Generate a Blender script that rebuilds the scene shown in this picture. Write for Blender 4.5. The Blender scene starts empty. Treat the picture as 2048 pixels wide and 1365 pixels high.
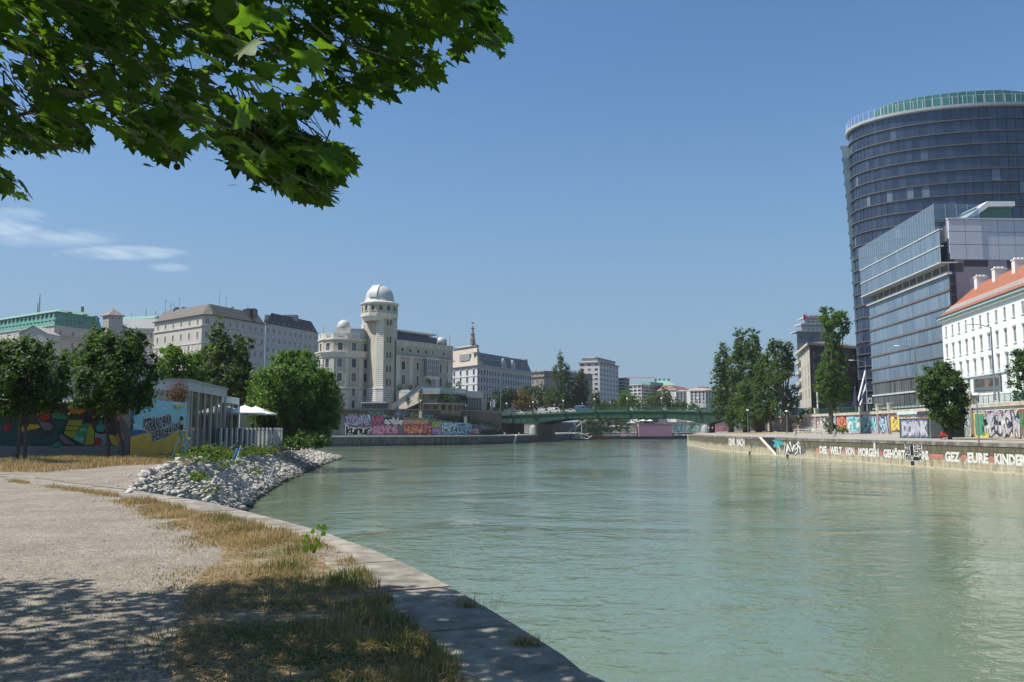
import bpy, math, random
import numpy as np
from mathutils import Vector, Matrix, Euler, noise as mnoise
R = random.Random(11)
rng = np.random.default_rng(5)
scene = bpy.context.scene
col = scene.collection
# ------------------------------------------------------------------ camera
F = 1700.0; TH = math.atan(176.8/1700); CH = 4.6
cs, sn = math.cos(TH), math.sin(TH)
cam = bpy.data.objects.new('camera', bpy.data.cameras.new('camera')); col.objects.link(cam)
cam.location = (0, 0, CH); cam.rotation_euler = (math.pi/2+TH, 0, 0)
cam.data.sensor_width = 36; cam.data.lens = 36*F/2048
cam.data.clip_start = .1; cam.data.clip_end = 6000
scene.camera = cam
# ------------------------------------------------------------------ light
EL, AZ = math.radians(57), math.radians(-99)      # azimuth clockwise from +Y
SUN = Vector((math.sin(AZ)*math.cos(EL), math.cos(AZ)*math.cos(EL), math.sin(EL)))
sun = bpy.data.objects.new('sun', bpy.data.lights.new('sun', 'SUN')); col.objects.link(sun)
sun.data.energy = 4.7; sun.data.angle = math.radians(.5); sun.data.color = (1, .95, .86)
sun.rotation_euler = (-SUN).to_track_quat('-Z', 'Y').to_euler()
w = bpy.data.worlds.new('World'); scene.world = w; w.use_nodes = True
nt = w.node_tree; N = nt.nodes; L = nt.links; N.clear()
out = N.new('ShaderNodeOutputWorld'); bg = N.new('ShaderNodeBackground'); sky = N.new('ShaderNodeTexSky')
sky.sky_type = 'NISHITA'; sky.sun_disc = False; sky.sun_elevation = EL; sky.sun_rotation = AZ % (2*math.pi)
sky.altitude = 200; sky.air_density = 1.0; sky.dust_density = .9; sky.ozone_density = 2.2
bg.inputs['Strength'].default_value = .105
tc = N.new('ShaderNodeTexCoord'); sep = N.new('ShaderNodeSeparateXYZ'); L.new(tc.outputs['Generated'], sep.inputs[0])
def wm(op, a, b=None, c=None):
    n = N.new('ShaderNodeMath'); n.operation = op
    for i, v in enumerate((a, b, c)):
        if v is None: continue
        if isinstance(v, (int, float)): n.inputs[i].default_value = v
        else: L.new(v, n.inputs[i])
    return n.outputs[0]
ymax = wm('MAXIMUM', sep.outputs[1], .05)
a_ = wm('DIVIDE', sep.outputs[0], ymax); e_ = wm('DIVIDE', sep.outputs[2], ymax)
def cloudmask(ca, ce, ra, re):
    d1 = wm('POWER', wm('ABSOLUTE', wm('DIVIDE', wm('SUBTRACT', a_, ca), ra)), 2)
    d2 = wm('POWER', wm('ABSOLUTE', wm('DIVIDE', wm('SUBTRACT', e_, ce), re)), 2)
    return wm('MAXIMUM', wm('SUBTRACT', 1, wm('ADD', d1, d2)), 0)
cmb = N.new('ShaderNodeCombineXYZ'); L.new(wm('MULTIPLY', wm('ADD', a_, wm('MULTIPLY', e_, .6)), 9), cmb.inputs[0]); L.new(wm('MULTIPLY', wm('ADD', e_, wm('MULTIPLY', a_, .22)), 46), cmb.inputs[1])
nz = N.new('ShaderNodeTexNoise'); nz.inputs['Scale'].default_value = 1.0; nz.inputs['Detail'].default_value = 7; nz.inputs['Roughness'].default_value = .62
L.new(cmb.outputs[0], nz.inputs['Vector'])
msk = wm('MAXIMUM', cloudmask(-.60, .247, .05, .02), cloudmask(-.47, .21, .085, .010))
msk = wm('MAXIMUM', msk, wm('MULTIPLY', cloudmask(-.55, .228, .09, .013), .55))
msk = wm('MAXIMUM', msk, wm('MULTIPLY', cloudmask(-.41, .192, .03, .006), .7))
cl = wm('MULTIPLY', wm('SMOOTH_MIN', wm('MAXIMUM', wm('MULTIPLY', wm('SUBTRACT', nz.outputs[0], .36), 3.2), 0), 1, .2), wm('MINIMUM', wm('MULTIPLY', msk, 1.6), 1))
cl = wm('MULTIPLY', cl, .46)
mixc = N.new('ShaderNodeMix'); mixc.data_type = 'RGBA'
L.new(cl, mixc.inputs[0]); mixc.inputs[7].default_value = (7.5, 8.0, 8.4, 1)
hsv = N.new('ShaderNodeHueSaturation'); hsv.inputs['Saturation'].default_value = 1.22
L.new(sky.outputs[0], hsv.inputs['Color'])
hz = N.new('ShaderNodeMapRange'); hz.interpolation_type = 'SMOOTHSTEP'; L.new(sep.outputs[2], hz.inputs[0]); hz.inputs[1].default_value = .0; hz.inputs[2].default_value = .42; hz.inputs[3].default_value = .86; hz.inputs[4].default_value = .12
hm = N.new('ShaderNodeMix'); hm.data_type = 'RGBA'; L.new(hz.outputs[0], hm.inputs[0]); L.new(hsv.outputs[0], hm.inputs[6]); hm.inputs[7].default_value = (1.60, 2.52, 3.60, 1)
L.new(hm.outputs[2], mixc.inputs[6])
L.new(mixc.outputs[2], bg.inputs['Color']); L.new(bg.outputs[0], out.inputs['Surface'])
scene.view_settings.view_transform = 'Standard'; scene.view_settings.look = 'None'
scene.view_settings.exposure = .45; scene.view_settings.gamma = 1
scene.cycles.max_bounces = 6; scene.cycles.transparent_max_bounces = 8
scene.cycles.use_denoising = True

# ------------------------------------------------------------------ pixel helpers (photo pixels -> points in the place)
def ray(px, py):
    u = (px-1024)/F; v = (682.5-py)/F
    return u, cs-v*sn, sn+v*cs
def G(px, py, z):
    r = ray(px, py); t = (z-CH)/r[2]
    return Vector((r[0]*t, r[1]*t, z))
def D(px, py, Y):
    r = ray(px, py); t = Y/r[1]
    return Vector((r[0]*t, Y, CH+r[2]*t))
def Z(py, Y): return D(1024, py, Y).z
def XY(px, Y, py=800):
    p = D(px, py, Y); return (p.x, p.y)
def proj(p):
    d = p[1]*cs+(p[2]-CH)*sn
    return 1024+F*p[0]/d, 682.5-F*(-p[1]*sn+(p[2]-CH)*cs)/d, d

# ------------------------------------------------------------------ materials
HAZE = .00011
MATS = {}
def rgb(h):
    if isinstance(h, str):
        c = [int(h[i:i+2], 16)/255 for i in (0, 2, 4)]
        return tuple(((x+.055)/1.055)**2.4 if x > .04045 else x/12.92 for x in c)
    return h
def mat(name, c, rough=.8, var=.12, scale=.6, bump=0., bscale=30, metal=0., spec=.35, c2=None, stretch=(1, 1, 1), objvar=0., streak=0.):
    if name in MATS: return MATS[name]
    m = bpy.data.materials.new(name); m.use_nodes = True; MATS[name] = m
    n = m.node_tree.nodes; l = m.node_tree.links; p = n['Principled BSDF']
    c = rgb(c); c2 = rgb(c2) if c2 else None
    p.inputs['Roughness'].default_value = rough; p.inputs['Metallic'].default_value = metal
    p.inputs['Specular IOR Level'].default_value = spec
    g = n.new('ShaderNodeNewGeometry')
    mp = n.new('ShaderNodeMapping'); mp.inputs['Scale'].default_value = stretch; l.new(g.outputs['Position'], mp.inputs[0])
    t = n.new('ShaderNodeTexNoise'); t.inputs['Scale'].default_value = scale; t.inputs['Detail'].default_value = 6; t.inputs['Roughness'].default_value = .6
    l.new(mp.outputs[0], t.inputs['Vector'])
    r = n.new('ShaderNodeMapRange'); r.inputs[1].default_value = .3; r.inputs[2].default_value = .7; l.new(t.outputs[0], r.inputs[0])
    mx = n.new('ShaderNodeMix'); mx.data_type = 'RGBA'; l.new(r.outputs[0], mx.inputs[0])
    a = tuple(x*(1-var) for x in c); b = c2 or tuple(min(1, x*(1+var)) for x in c)
    mx.inputs[6].default_value = (*a, 1); mx.inputs[7].default_value = (*b, 1)
    last = mx.outputs[2]
    if streak:
        mp2 = n.new('ShaderNodeMapping'); mp2.inputs['Scale'].default_value = (1.3, 1.3, .12); l.new(g.outputs['Position'], mp2.inputs[0])
        t2 = n.new('ShaderNodeTexNoise'); t2.inputs['Scale'].default_value = 1; t2.inputs['Detail'].default_value = 5; l.new(mp2.outputs[0], t2.inputs['Vector'])
        r2 = n.new('ShaderNodeMapRange'); r2.inputs[1].default_value = .45; r2.inputs[2].default_value = .7; r2.inputs[3].default_value = 1; r2.inputs[4].default_value = 1-streak
        l.new(t2.outputs[0], r2.inputs[0])
        v = n.new('ShaderNodeMix'); v.data_type = 'RGBA'; v.blend_type = 'MULTIPLY'; v.inputs[0].default_value = 1
        l.new(last, v.inputs[6]); l.new(r2.outputs[0], v.inputs[7]); last = v.outputs[2]
    if objvar:
        oi = n.new('ShaderNodeObjectInfo'); r3 = n.new('ShaderNodeMapRange'); r3.inputs[3].default_value = 1-objvar; r3.inputs[4].default_value = 1+objvar
        l.new(oi.outputs['Random'], r3.inputs[0])
        v = n.new('ShaderNodeMix'); v.data_type = 'RGBA'; v.blend_type = 'MULTIPLY'; v.inputs[0].default_value = 1
        l.new(last, v.inputs[6]); l.new(r3.outputs[0], v.inputs[7]); last = v.outputs[2]
    l.new(last, p.inputs['Base Color'])
    if bump:
        tb = n.new('ShaderNodeTexNoise'); tb.inputs['Scale'].default_value = bscale; tb.inputs['Detail'].default_value = 4; l.new(mp.outputs[0], tb.inputs['Vector'])
        bn = n.new('ShaderNodeBump'); bn.inputs['Strength'].default_value = min(1, bump); bn.inputs['Distance'].default_value = .6/bscale
        l.new(tb.outputs[0], bn.inputs['Height']); l.new(bn.outputs[0], p.inputs['Normal'])
    return m
def glass(name, c=(.03, .04, .05), c2=(.16, .18, .19), rough=.06, island=False, p0=.35, p1=.95, spec=.6, metal=0.):
    """dark window glazing whose tone differs from pane to pane (curtains, blinds, rooms behind)"""
    if name in MATS: return MATS[name]
    m = bpy.data.materials.new(name); m.use_nodes = True; MATS[name] = m
    n = m.node_tree.nodes; l = m.node_tree.links; p = n['Principled BSDF']
    src = n.new('ShaderNodeObjectInfo').outputs['Random']
    if island:
        a1 = n.new('ShaderNodeMath'); a1.operation = 'MULTIPLY_ADD'; l.new(n.new('ShaderNodeNewGeometry').outputs['Random Per Island'], a1.inputs[0]); a1.inputs[1].default_value = 37.3
        a2 = n.new('ShaderNodeMath'); a2.operation = 'MULTIPLY'; l.new(src, a2.inputs[0]); a2.inputs[1].default_value = 91.7; l.new(a2.outputs[0], a1.inputs[2])
        a3 = n.new('ShaderNodeMath'); a3.operation = 'FRACT'; l.new(a1.outputs[0], a3.inputs[0]); src = a3.outputs[0]; m['pane_random'] = a3.name
    r = n.new('ShaderNodeMapRange'); r.inputs[1].default_value = p0; r.inputs[2].default_value = p1; l.new(src, r.inputs[0])
    mx = n.new('ShaderNodeMix'); mx.data_type = 'RGBA'; l.new(r.outputs[0], mx.inputs[0])
    mx.inputs[6].default_value = (*c, 1); mx.inputs[7].default_value = (*c2, 1); l.new(mx.outputs[2], p.inputs['Base Color'])
    p.inputs['Roughness'].default_value = rough; p.inputs['Specular IOR Level'].default_value = spec; p.inputs['Metallic'].default_value = metal
    return m
def leafmat(name, c1, c2, trans=.35, rough=.55, spec=.2, tcol=1.6):
    if name in MATS: return MATS[name]
    m = bpy.data.materials.new(name); m.use_nodes = True; MATS[name] = m
    n = m.node_tree.nodes; l = m.node_tree.links; p = n['Principled BSDF']; o = n['Material Output']
    g = n.new('ShaderNodeNewGeometry'); mx = n.new('ShaderNodeMix'); mx.data_type = 'RGBA'
    l.new(g.outputs['Random Per Island'], mx.inputs[0]); mx.inputs[6].default_value = (*c1, 1); mx.inputs[7].default_value = (*c2, 1)
    l.new(mx.outputs[2], p.inputs['Base Color']); p.inputs['Roughness'].default_value = rough; p.inputs['Specular IOR Level'].default_value = spec
    t = n.new('ShaderNodeBsdfTranslucent'); v = n.new('ShaderNodeMix'); v.data_type = 'RGBA'; v.blend_type = 'MULTIPLY'; v.inputs[0].default_value = 1
    l.new(mx.outputs[2], v.inputs[6]); v.inputs[7].default_value = (tcol*1.25, tcol*1.25, tcol*.35, 1); l.new(v.outputs[2], t.inputs[0])
    s = n.new('ShaderNodeMixShader'); s.inputs[0].default_value = trans; l.new(p.outputs[0], s.inputs[1]); l.new(t.outputs[0], s.inputs[2]); l.new(s.outputs[0], o.inputs[0])
    return m
def masonry(name, c, c2, mortar, bw=1.0, bh=.4, msize=.02, dirt=None, dirtz=(0, 1), stain=.5, bump=.4):
    """block courses laid out in the wall's own metres (UV), with a darker weathered zone between two heights and run-down stains"""
    if name in MATS: return MATS[name]
    m = bpy.data.materials.new(name); m.use_nodes = True; MATS[name] = m
    n = m.node_tree.nodes; l = m.node_tree.links; p = n['Principled BSDF']; p.inputs['Roughness'].default_value = .85; p.inputs['Specular IOR Level'].default_value = .2
    uv = n.new('ShaderNodeUVMap')
    b = n.new('ShaderNodeTexBrick'); l.new(uv.outputs[0], b.inputs['Vector']); b.inputs['Scale'].default_value = 1
    b.inputs['Brick Width'].default_value = bw; b.inputs['Row Height'].default_value = bh; b.inputs['Mortar Size'].default_value = msize
    b.inputs['Color1'].default_value = (*rgb(c), 1); b.inputs['Color2'].default_value = (*rgb(c2), 1); b.inputs['Mortar'].default_value = (*rgb(mortar), 1)
    mp = n.new('ShaderNodeMapping'); mp.inputs['Scale'].default_value = (1.4, .35, 1); l.new(uv.outputs[0], mp.inputs[0])
    t = n.new('ShaderNodeTexNoise'); t.inputs['Scale'].default_value = 1; t.inputs['Detail'].default_value = 8; t.inputs['Roughness'].default_value = .7; l.new(mp.outputs[0], t.inputs['Vector'])
    r = n.new('ShaderNodeMapRange'); r.inputs[1].default_value = .4; r.inputs[2].default_value = .68; r.inputs[3].default_value = 1; r.inputs[4].default_value = 1-stain; l.new(t.outputs[0], r.inputs[0])
    v = n.new('ShaderNodeMix'); v.data_type = 'RGBA'; v.blend_type = 'MULTIPLY'; v.inputs[0].default_value = 1; l.new(b.outputs[0], v.inputs[6]); l.new(r.outputs[0], v.inputs[7])
    last = v.outputs[2]
    if dirt:
        s = n.new('ShaderNodeSeparateXYZ'); l.new(uv.outputs[0], s.inputs[0])
        t3 = n.new('ShaderNodeTexNoise'); t3.inputs['Scale'].default_value = .5; t3.inputs['Detail'].default_value = 8; l.new(uv.outputs[0], t3.inputs['Vector'])
        ad = n.new('ShaderNodeMath'); ad.operation = 'MULTIPLY_ADD'; l.new(t3.outputs[0], ad.inputs[0]); ad.inputs[1].default_value = 1.6; l.new(s.outputs[1], ad.inputs[2])
        r4 = n.new('ShaderNodeMapRange'); r4.inputs[1].default_value = dirtz[0]+.8; r4.inputs[2].default_value = dirtz[1]+.8; l.new(ad.outputs[0], r4.inputs[0])
        d = n.new('ShaderNodeMix'); d.data_type = 'RGBA'; d.blend_type = 'MULTIPLY'; l.new(r4.outputs[0], d.inputs[0]); l.new(last, d.inputs[6]); d.inputs[7].default_value = (*dirt, 1); last = d.outputs[2]
    l.new(last, p.inputs['Base Color'])
    bn = n.new('ShaderNodeBump'); bn.inputs['Strength'].default_value = bump; bn.inputs['Distance'].default_value = .05
    sm = n.new('ShaderNodeMath'); sm.operation = 'SUBTRACT'; l.new(t.outputs[0], sm.inputs[0]); l.new(b.outputs['Fac'], sm.inputs[1]); l.new(sm.outputs[0], bn.inputs['Height']); l.new(bn.outputs[0], p.inputs['Normal'])
    return m
def flat(name, c, rough=.6, **k): return mat('paint_'+name, c, rough=rough, var=k.pop('var', .06), **k)

# ------------------------------------------------------------------ objects
def tag(o, label=None, cat=None, group=None, kind=None):
    if label: o['label'] = label
    if cat: o['category'] = cat
    if group: o['group'] = group
    if kind: o['kind'] = kind
    return o
def link(o, parent=None):
    col.objects.link(o)
    if parent is not None:
        o.parent = parent
        if parent.type == 'EMPTY': o.matrix_parent_inverse = base_matrix(parent).inverted()
    return o
def base_matrix(o): return Matrix.Translation(o.location) @ o.rotation_euler.to_matrix().to_4x4()
def thing(name, loc, label, cat, group=None, kind='thing'):
    o = bpy.data.objects.new(name, None); o.location = loc; o.empty_display_size = .5; col.objects.link(o)
    return tag(o, label, cat, group, kind)
class MB:
    def __init__(s): s.v = []; s.f = []; s.m = []; s.uv = []
    def face(s, pts, m=0, uv=None):
        i = len(s.v); s.v += [tuple(p) for p in pts]; s.f.append(tuple(range(i, i+len(pts)))); s.m.append(m); s.uv.append(uv)
    def box(s, x0, y0, z0, x1, y1, z1, m=0, M=None):
        P = [Vector((x, y, z)) for z in (z0, z1) for y in (y0, y1) for x in (x0, x1)]
        if M is not None: P = [M @ p for p in P]
        i = len(s.v); s.v += [tuple(p) for p in P]
        for q in ((0, 2, 3, 1), (4, 5, 7, 6), (0, 1, 5, 4), (2, 6, 7, 3), (0, 4, 6, 2), (1, 3, 7, 5)):
            s.f.append(tuple(i+k for k in q)); s.m.append(m); s.uv.append(None)
    def prism(s, poly, z0, z1, m=0, mt=None, bottom=False):
        n = len(poly); i = len(s.v)
        zb = z0 if hasattr(z0, '__len__') else [z0]*n; zt = z1 if hasattr(z1, '__len__') else [z1]*n
        s.v += [(p[0], p[1], zb[k]) for k, p in enumerate(poly)]+[(p[0], p[1], zt[k]) for k, p in enumerate(poly)]
        for k in range(n):
            k2 = (k+1) % n; s.f.append((i+k, i+k2, i+n+k2, i+n+k)); s.m.append(m); s.uv.append(None)
        s.f.append(tuple(i+n+k for k in range(n))); s.m.append(m if mt is None else mt); s.uv.append(None)
        if bottom: s.f.append(tuple(i+k for k in reversed(range(n)))); s.m.append(m); s.uv.append(None)
    def loft(s, polys, m=0, closed=True, cap=True, ms=None):
        """polys: list of equal-length 3D rings"""
        n = len(polys[0]); i = len(s.v)
        for P in polys: s.v += [tuple(p) for p in P]
        for r in range(len(polys)-1):
            for k in range(n if closed else n-1):
                k2 = (k+1) % n; a = i+r*n
                s.f.append((a+k, a+k2, a+n+k2, a+n+k)); s.m.append(ms[r] if ms else m); s.uv.append(None)
        if cap and closed:
            s.f.append(tuple(i+(len(polys)-1)*n+k for k in range(n))); s.m.append(m); s.uv.append(None)
    def tube(s, pts, r, m=0, seg=6):
        pts = [Vector(p) for p in pts]; rr = r if hasattr(r, '__len__') else [r]*len(pts); rings = []
        for k, p in enumerate(pts):
            d = (pts[min(k+1, len(pts)-1)]-pts[max(k-1, 0)]); d = d.normalized() if d.length > 1e-9 else Vector((0, 0, 1))
            a = d.cross(Vector((0, 0, 1)) if abs(d.z) < .95 else Vector((1, 0, 0))).normalized(); b = d.cross(a)
            rings.append([p+(a*math.cos(t*2*math.pi/seg)+b*math.sin(t*2*math.pi/seg))*rr[k] for t in range(seg)])
        s.loft(rings, m)
    def lathe(s, prof, cx, cy, seg=16, m=0, a0=0, a1=2*math.pi, ms=None):
        full = abs(a1-a0-2*math.pi) < 1e-6; n = seg if full else seg+1
        rings = [[(cx+r*math.cos(a0+(a1-a0)*k/seg), cy+r*math.sin(a0+(a1-a0)*k/seg), z) for k in range(n)] for r, z in prof]
        s.loft(rings, m, closed=full, cap=False, ms=ms)
    def build(s, name, mats, parent=None, smooth=False, loc=None):
        me = bpy.data.meshes.new(name); me.from_pydata(s.v, [], s.f)
        mats = mats if isinstance(mats, (list, tuple)) else [mats]
        for x in mats: me.materials.append(x)
        if len(mats) > 1: me.polygons.foreach_set('material_index', s.m)
        if any(u is not None for u in s.uv):
            ul = me.uv_layers.new(name='UVMap'); k = 0; a = np.zeros((len(me.loops), 2), 'f')
            for f, u in zip(s.f, s.uv):
                if u is not None:
                    for j in range(len(f)): a[k+j] = u[j]
                k += len(f)
            ul.data.foreach_set('uv', a.ravel())
        if smooth: me.polygons.foreach_set('use_smooth', [True]*len(me.polygons))
        me.update()
        o = bpy.data.objects.new(name, me)
        if loc is not None: o.location = loc
        return link(o, parent)
def ccw(poly):
    a = sum(poly[i][0]*poly[(i+1) % len(poly)][1]-poly[(i+1) % len(poly)][0]*poly[i][1] for i in range(len(poly)))
    return list(poly) if a > 0 else list(reversed(poly))
def offset_poly(poly, d):
    """inward offset of a counter-clockwise polygon"""
    n = len(poly); o = []
    for i in range(n):
        p0, p1, p2 = (Vector(poly[(i+k) % n][:2]) for k in (-1, 0, 1))
        e1 = (p1-p0).normalized(); e2 = (p2-p1).normalized(); n1 = Vector((-e1.y, e1.x)); n2 = Vector((-e2.y, e2.x))
        b = (n1+n2); b = b/max(.3, b.dot(n1)) if b.length > 1e-6 else n1
        o.append((p1.x+b.x*d, p1.y+b.y*d))
    return o

# walls as polylines running left to right in the picture; normal (dy,-dx) looks at the camera's side
class Line:
    def __init__(s, pts):
        s.p = [Vector((a[0], a[1])) for a in pts]; s.s = [0]
        for a, b in zip(s.p, s.p[1:]): s.s.append(s.s[-1]+(b-a).length)
        s.L = s.s[-1]
    def at(s, t):
        k = 0
        while k < len(s.p)-2 and t > s.s[k+1]: k += 1
        a, b = s.p[k], s.p[k+1]; d = (b-a).normalized(); q = a+d*(t-s.s[k])
        return q, d, Vector((d.y, -d.x))
    def pos(s, t, z, off=0):
        q, d, n = s.at(t); return Vector((q.x+n.x*off, q.y+n.y*off, z))
    def spx(s, px, py=865):
        r = ray(px, py); k = r[0]/r[1]; best = None
        for i, (a, b) in enumerate(zip(s.p, s.p[1:])):
            fa = a.x-k*a.y; fb = b.x-k*b.y
            if fa*fb <= 0 and fa != fb:
                t = fa/(fa-fb); best = s.s[i]+t*(b-a).length; break
        if best is None:
            ds = [abs(p.x/p.y-k) for p in s.p if p.y > 1]; i = ds.index(min(ds)); best = s.s[i]
        return best
    def z(s, px, py):
        q = s.at(s.spx(px, py))[0]; return Z(py, q.y)
def wallstrip(mb, ln, s0, s1, z0, z1, off=0, m=0, step=4.0, z0b=None, z1b=None):
    ks = sorted(set([s0, s1]+[x for x in ln.s if s0 < x < s1]+list(np.arange(s0, s1, step))))
    for a, b in zip(ks, ks[1:]):
        fa = (a-s0)/(s1-s0); fb = (b-s0)/(s1-s0)
        za0 = z0+(z0b-z0)*fa if z0b is not None else z0; zb0 = z0+(z0b-z0)*fb if z0b is not None else z0
        za1 = z1+(z1b-z1)*fa if z1b is not None else z1; zb1 = z1+(z1b-z1)*fb if z1b is not None else z1
        mb.face([ln.pos(a, za0, off), ln.pos(b, zb0, off), ln.pos(b, zb1, off), ln.pos(a, za1, off)], m, [(a, za0), (b, zb0), (b, zb1), (a, za1)])
def beam(mb, ln, s0, s1, z0, z1, o0, o1, m=0, step=6.0, z0b=None, z1b=None):
    """a bar along the line from height z0 to z1, standing from offset o0 to o1"""
    ks = sorted(set([s0, s1]+[x for x in ln.s if s0 < x < s1]+list(np.arange(s0, s1, step)))); rings = []
    for a in ks:
        f = (a-s0)/(s1-s0); x0 = z0+((z0b-z0)*f if z0b is not None else 0); x1 = z1+((z1b-z1)*f if z1b is not None else 0)
        rings.append([ln.pos(a, x0, o0), ln.pos(a, x0, o1), ln.pos(a, x1, o1), ln.pos(a, x1, o0)])
    i = len(mb.v); mb.loft(rings, m); mb.f.append((i+3, i+2, i+1, i)); mb.m.append(m); mb.uv.append(None)

# lettering as real painted shapes
TXT = {}
def text_shape(s, bold=0., space=1.0):
    k = (s, bold, space)
    if k not in TXT:
        c = bpy.data.curves.new('t', 'FONT'); c.body = s; c.offset = bold; c.space_character = space; c.resolution_u = 3; c.fill_mode = 'BOTH'
        o = bpy.data.objects.new('t', c); col.objects.link(o); bpy.context.view_layer.update()
        me = bpy.data.meshes.new_from_object(o.evaluated_get(bpy.context.evaluated_depsgraph_get()))
        v = [(q.co.x, q.co.y) for q in me.vertices]; f = [tuple(p.vertices) for p in me.polygons]
        bpy.data.objects.remove(o); bpy.data.curves.remove(c); bpy.data.meshes.remove(me)
        v0 = TXT[(s, 0., space)][0] if (s, 0., space) in TXT else v
        TXT[k] = (v, f)
    return TXT[k]
def letters(mb, ln, s0, s1, z0, z1, s, off=.03, m=0, bold=0., wild=0., space=1.0, shear=0., seed=0, grow=0.):
    base, _ = text_shape(s, 0., space); v, f = text_shape(s, bold, space)
    if not base: return
    x0 = min(a[0] for a in base); x1 = max(a[0] for a in base); y0 = min(a[1] for a in base); y1 = max(a[1] for a in base)
    i = len(mb.v)
    for x, y in v:
        tx = (x-x0)/(x1-x0); ty = (y-y0)/(y1-y0)
        if wild:
            tx += wild*.03*math.sin(ty*5+seed+tx*9); ty += wild*.16*math.sin(tx*17+seed*2)+wild*.1*math.sin(tx*41+seed)
        tx += shear*(ty-.5)*.1
        mb.v.append(tuple(ln.pos(s0+(s1-s0)*tx, z0+(z1-z0)*ty, off)))
    for q in f: mb.f.append(tuple(i+k for k in q)); mb.m.append(m); mb.uv.append(None)
def blob(mb, ln, sc, zc, rs, rz, off, m=0, n=22, rough=.25, seed=0, clip=None):
    """an irregular painted patch on a wall"""
    pts = []
    for k in range(n):
        a = 2*math.pi*k/n; r = 1+rough*(math.sin(3*a+seed)+.7*math.sin(5*a+seed*2.3)+.5*math.sin(8*a+seed*1.7))*.6
        z = zc+rz*r*math.sin(a)
        if clip: z = min(max(z, clip[0]), clip[1])
        pts.append(ln.pos(sc+rs*r*math.cos(a), z, off))
    mb.face(pts, m)
# ================================================================== SETTING
QL, QF, QR, ST, SL = 2.95, 2.8, 3.17, 8.4, 10.8     # near quay, far left quay, right quay, right street, left street
# --- water
def water_material():
    m = bpy.data.materials.new('canal_water'); m.use_nodes = True; n = m.node_tree.nodes; l = m.node_tree.links; p = n['Principled BSDF']
    g = n.new('ShaderNodeNewGeometry')
    def nz(scale, det, sx, sy, rot=0., dist=0.):
        mp = n.new('ShaderNodeMapping'); mp.inputs['Scale'].default_value = (sx, sy, 1); mp.inputs['Rotation'].default_value = (0, 0, rot); l.new(g.outputs['Position'], mp.inputs[0])
        t = n.new('ShaderNodeTexNoise'); t.inputs['Scale'].default_value = scale; t.inputs['Detail'].default_value = det; t.inputs['Roughness'].default_value = .55; t.inputs['Distortion'].default_value = dist
        l.new(mp.outputs[0], t.inputs['Vector']); return t.outputs[0]
    a = nz(.55, 3, 1, 1.25, .2, .6); b = nz(2.0, 3, 1, 1.35, -.3, .8); c = nz(.06, 2, 1, 1, .1, 1.2); d = nz(6.5, 2, 1, 1.2, .5)
    def ma(op, x, y):
        q = n.new('ShaderNodeMath'); q.operation = op
        for i, v in enumerate((x, y)):
            if isinstance(v, float): q.inputs[i].default_value = v
            else: l.new(v, q.inputs[i])
        return q.outputs[0]
    amp = ma('MAXIMUM', ma('ADD', ma('MULTIPLY', c, 3.0), -.85), .22)
    h = ma('MULTIPLY', ma('ADD', ma('ADD', ma('MULTIPLY', a, .30), ma('MULTIPLY', b, .085)), ma('MULTIPLY', d, .014)), amp)
    bn = n.new('ShaderNodeBump'); bn.inputs['Strength'].default_value = 1; bn.inputs['Distance'].default_value = WAVE; l.new(h, bn.inputs['Height']); l.new(bn.outputs[0], p.inputs['Normal'])
    mx = n.new('ShaderNodeMix'); mx.data_type = 'RGBA'; l.new(c, mx.inputs[0]); mx.inputs[6].default_value = (.108, .152, .085, 1); mx.inputs[7].default_value = (.148, .198, .12, 1)
    l.new(mx.outputs[2], p.inputs['Base Color']); p.inputs['Roughness'].default_value = .07; p.inputs['IOR'].default_value = 1.42; p.inputs['Specular IOR Level'].default_value = .95
    return m
WAVE = .62
mb = MB(); mb.face([(-200, -60, 0), (170, -60, 0), (170, 620, 0), (-200, 620, 0)])
tag(mb.build('water', water_material()), kind='structure')
# --- the land to the horizon
m_land = mat('far_land', (.12, .13, .10), scale=.02, var=.3)
mb = MB(); mb.face([(-5000, -2000, -.6), (5000, -2000, -.6), (5000, 5500, -.6), (-5000, 5500, -.6)])
tag(mb.build('ground', m_land), kind='structure')

# --- near quay with its stone kerb
KE = [(0, 949), (75, 957), (150, 967), (225, 976), (300, 986), (400, 1001.5), (480, 1019), (560, 1039), (640, 1061), (700, 1082), (790, 1117), (880, 1160), (975, 1212), (1075, 1272), (1148, 1318), (1220, 1365)]
kerb = [G(a, b, QL) for a, b in KE]
kerb = [(-34, 33.5), (-70, 44)][::-1]+[(p.x, p.y) for p in kerb]+[(1.7, 4.4), (2.75, 2.4), (4.2, -.8), (6, -6), (9, -16), (14, -40)]
KL = Line(kerb)
def curve_pts(ln, n):
    """Catmull-Rom resample for a smooth bank"""
    P = ln.p; o = []
    for i in range(len(P)-1):
        p0, p1, p2, p3 = P[max(i-1, 0)], P[i], P[i+1], P[min(i+2, len(P)-1)]
        for k in range(n):
            t = k/n; o.append(.5*((2*p1)+(p2-p0)*t+(2*p0-5*p1+4*p2-p3)*t*t+(3*p1-p0-3*p2+p3)*t**3))
    o.append(P[-1]); return Line(o)
KC = curve_pts(KL, 6)
s = KC.L
m_kerb = mat('kerb_granite', (.20, .18, .15), rough=.9, var=.3, scale=3.5, bump=.7, bscale=70, c2=(.38, .34, .28), streak=.25)
KW = .92
mb = MB(); t = 0.; rk = random.Random(3)
s_near = KC.spx(1220, 1365)
joint_off = 0
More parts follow.
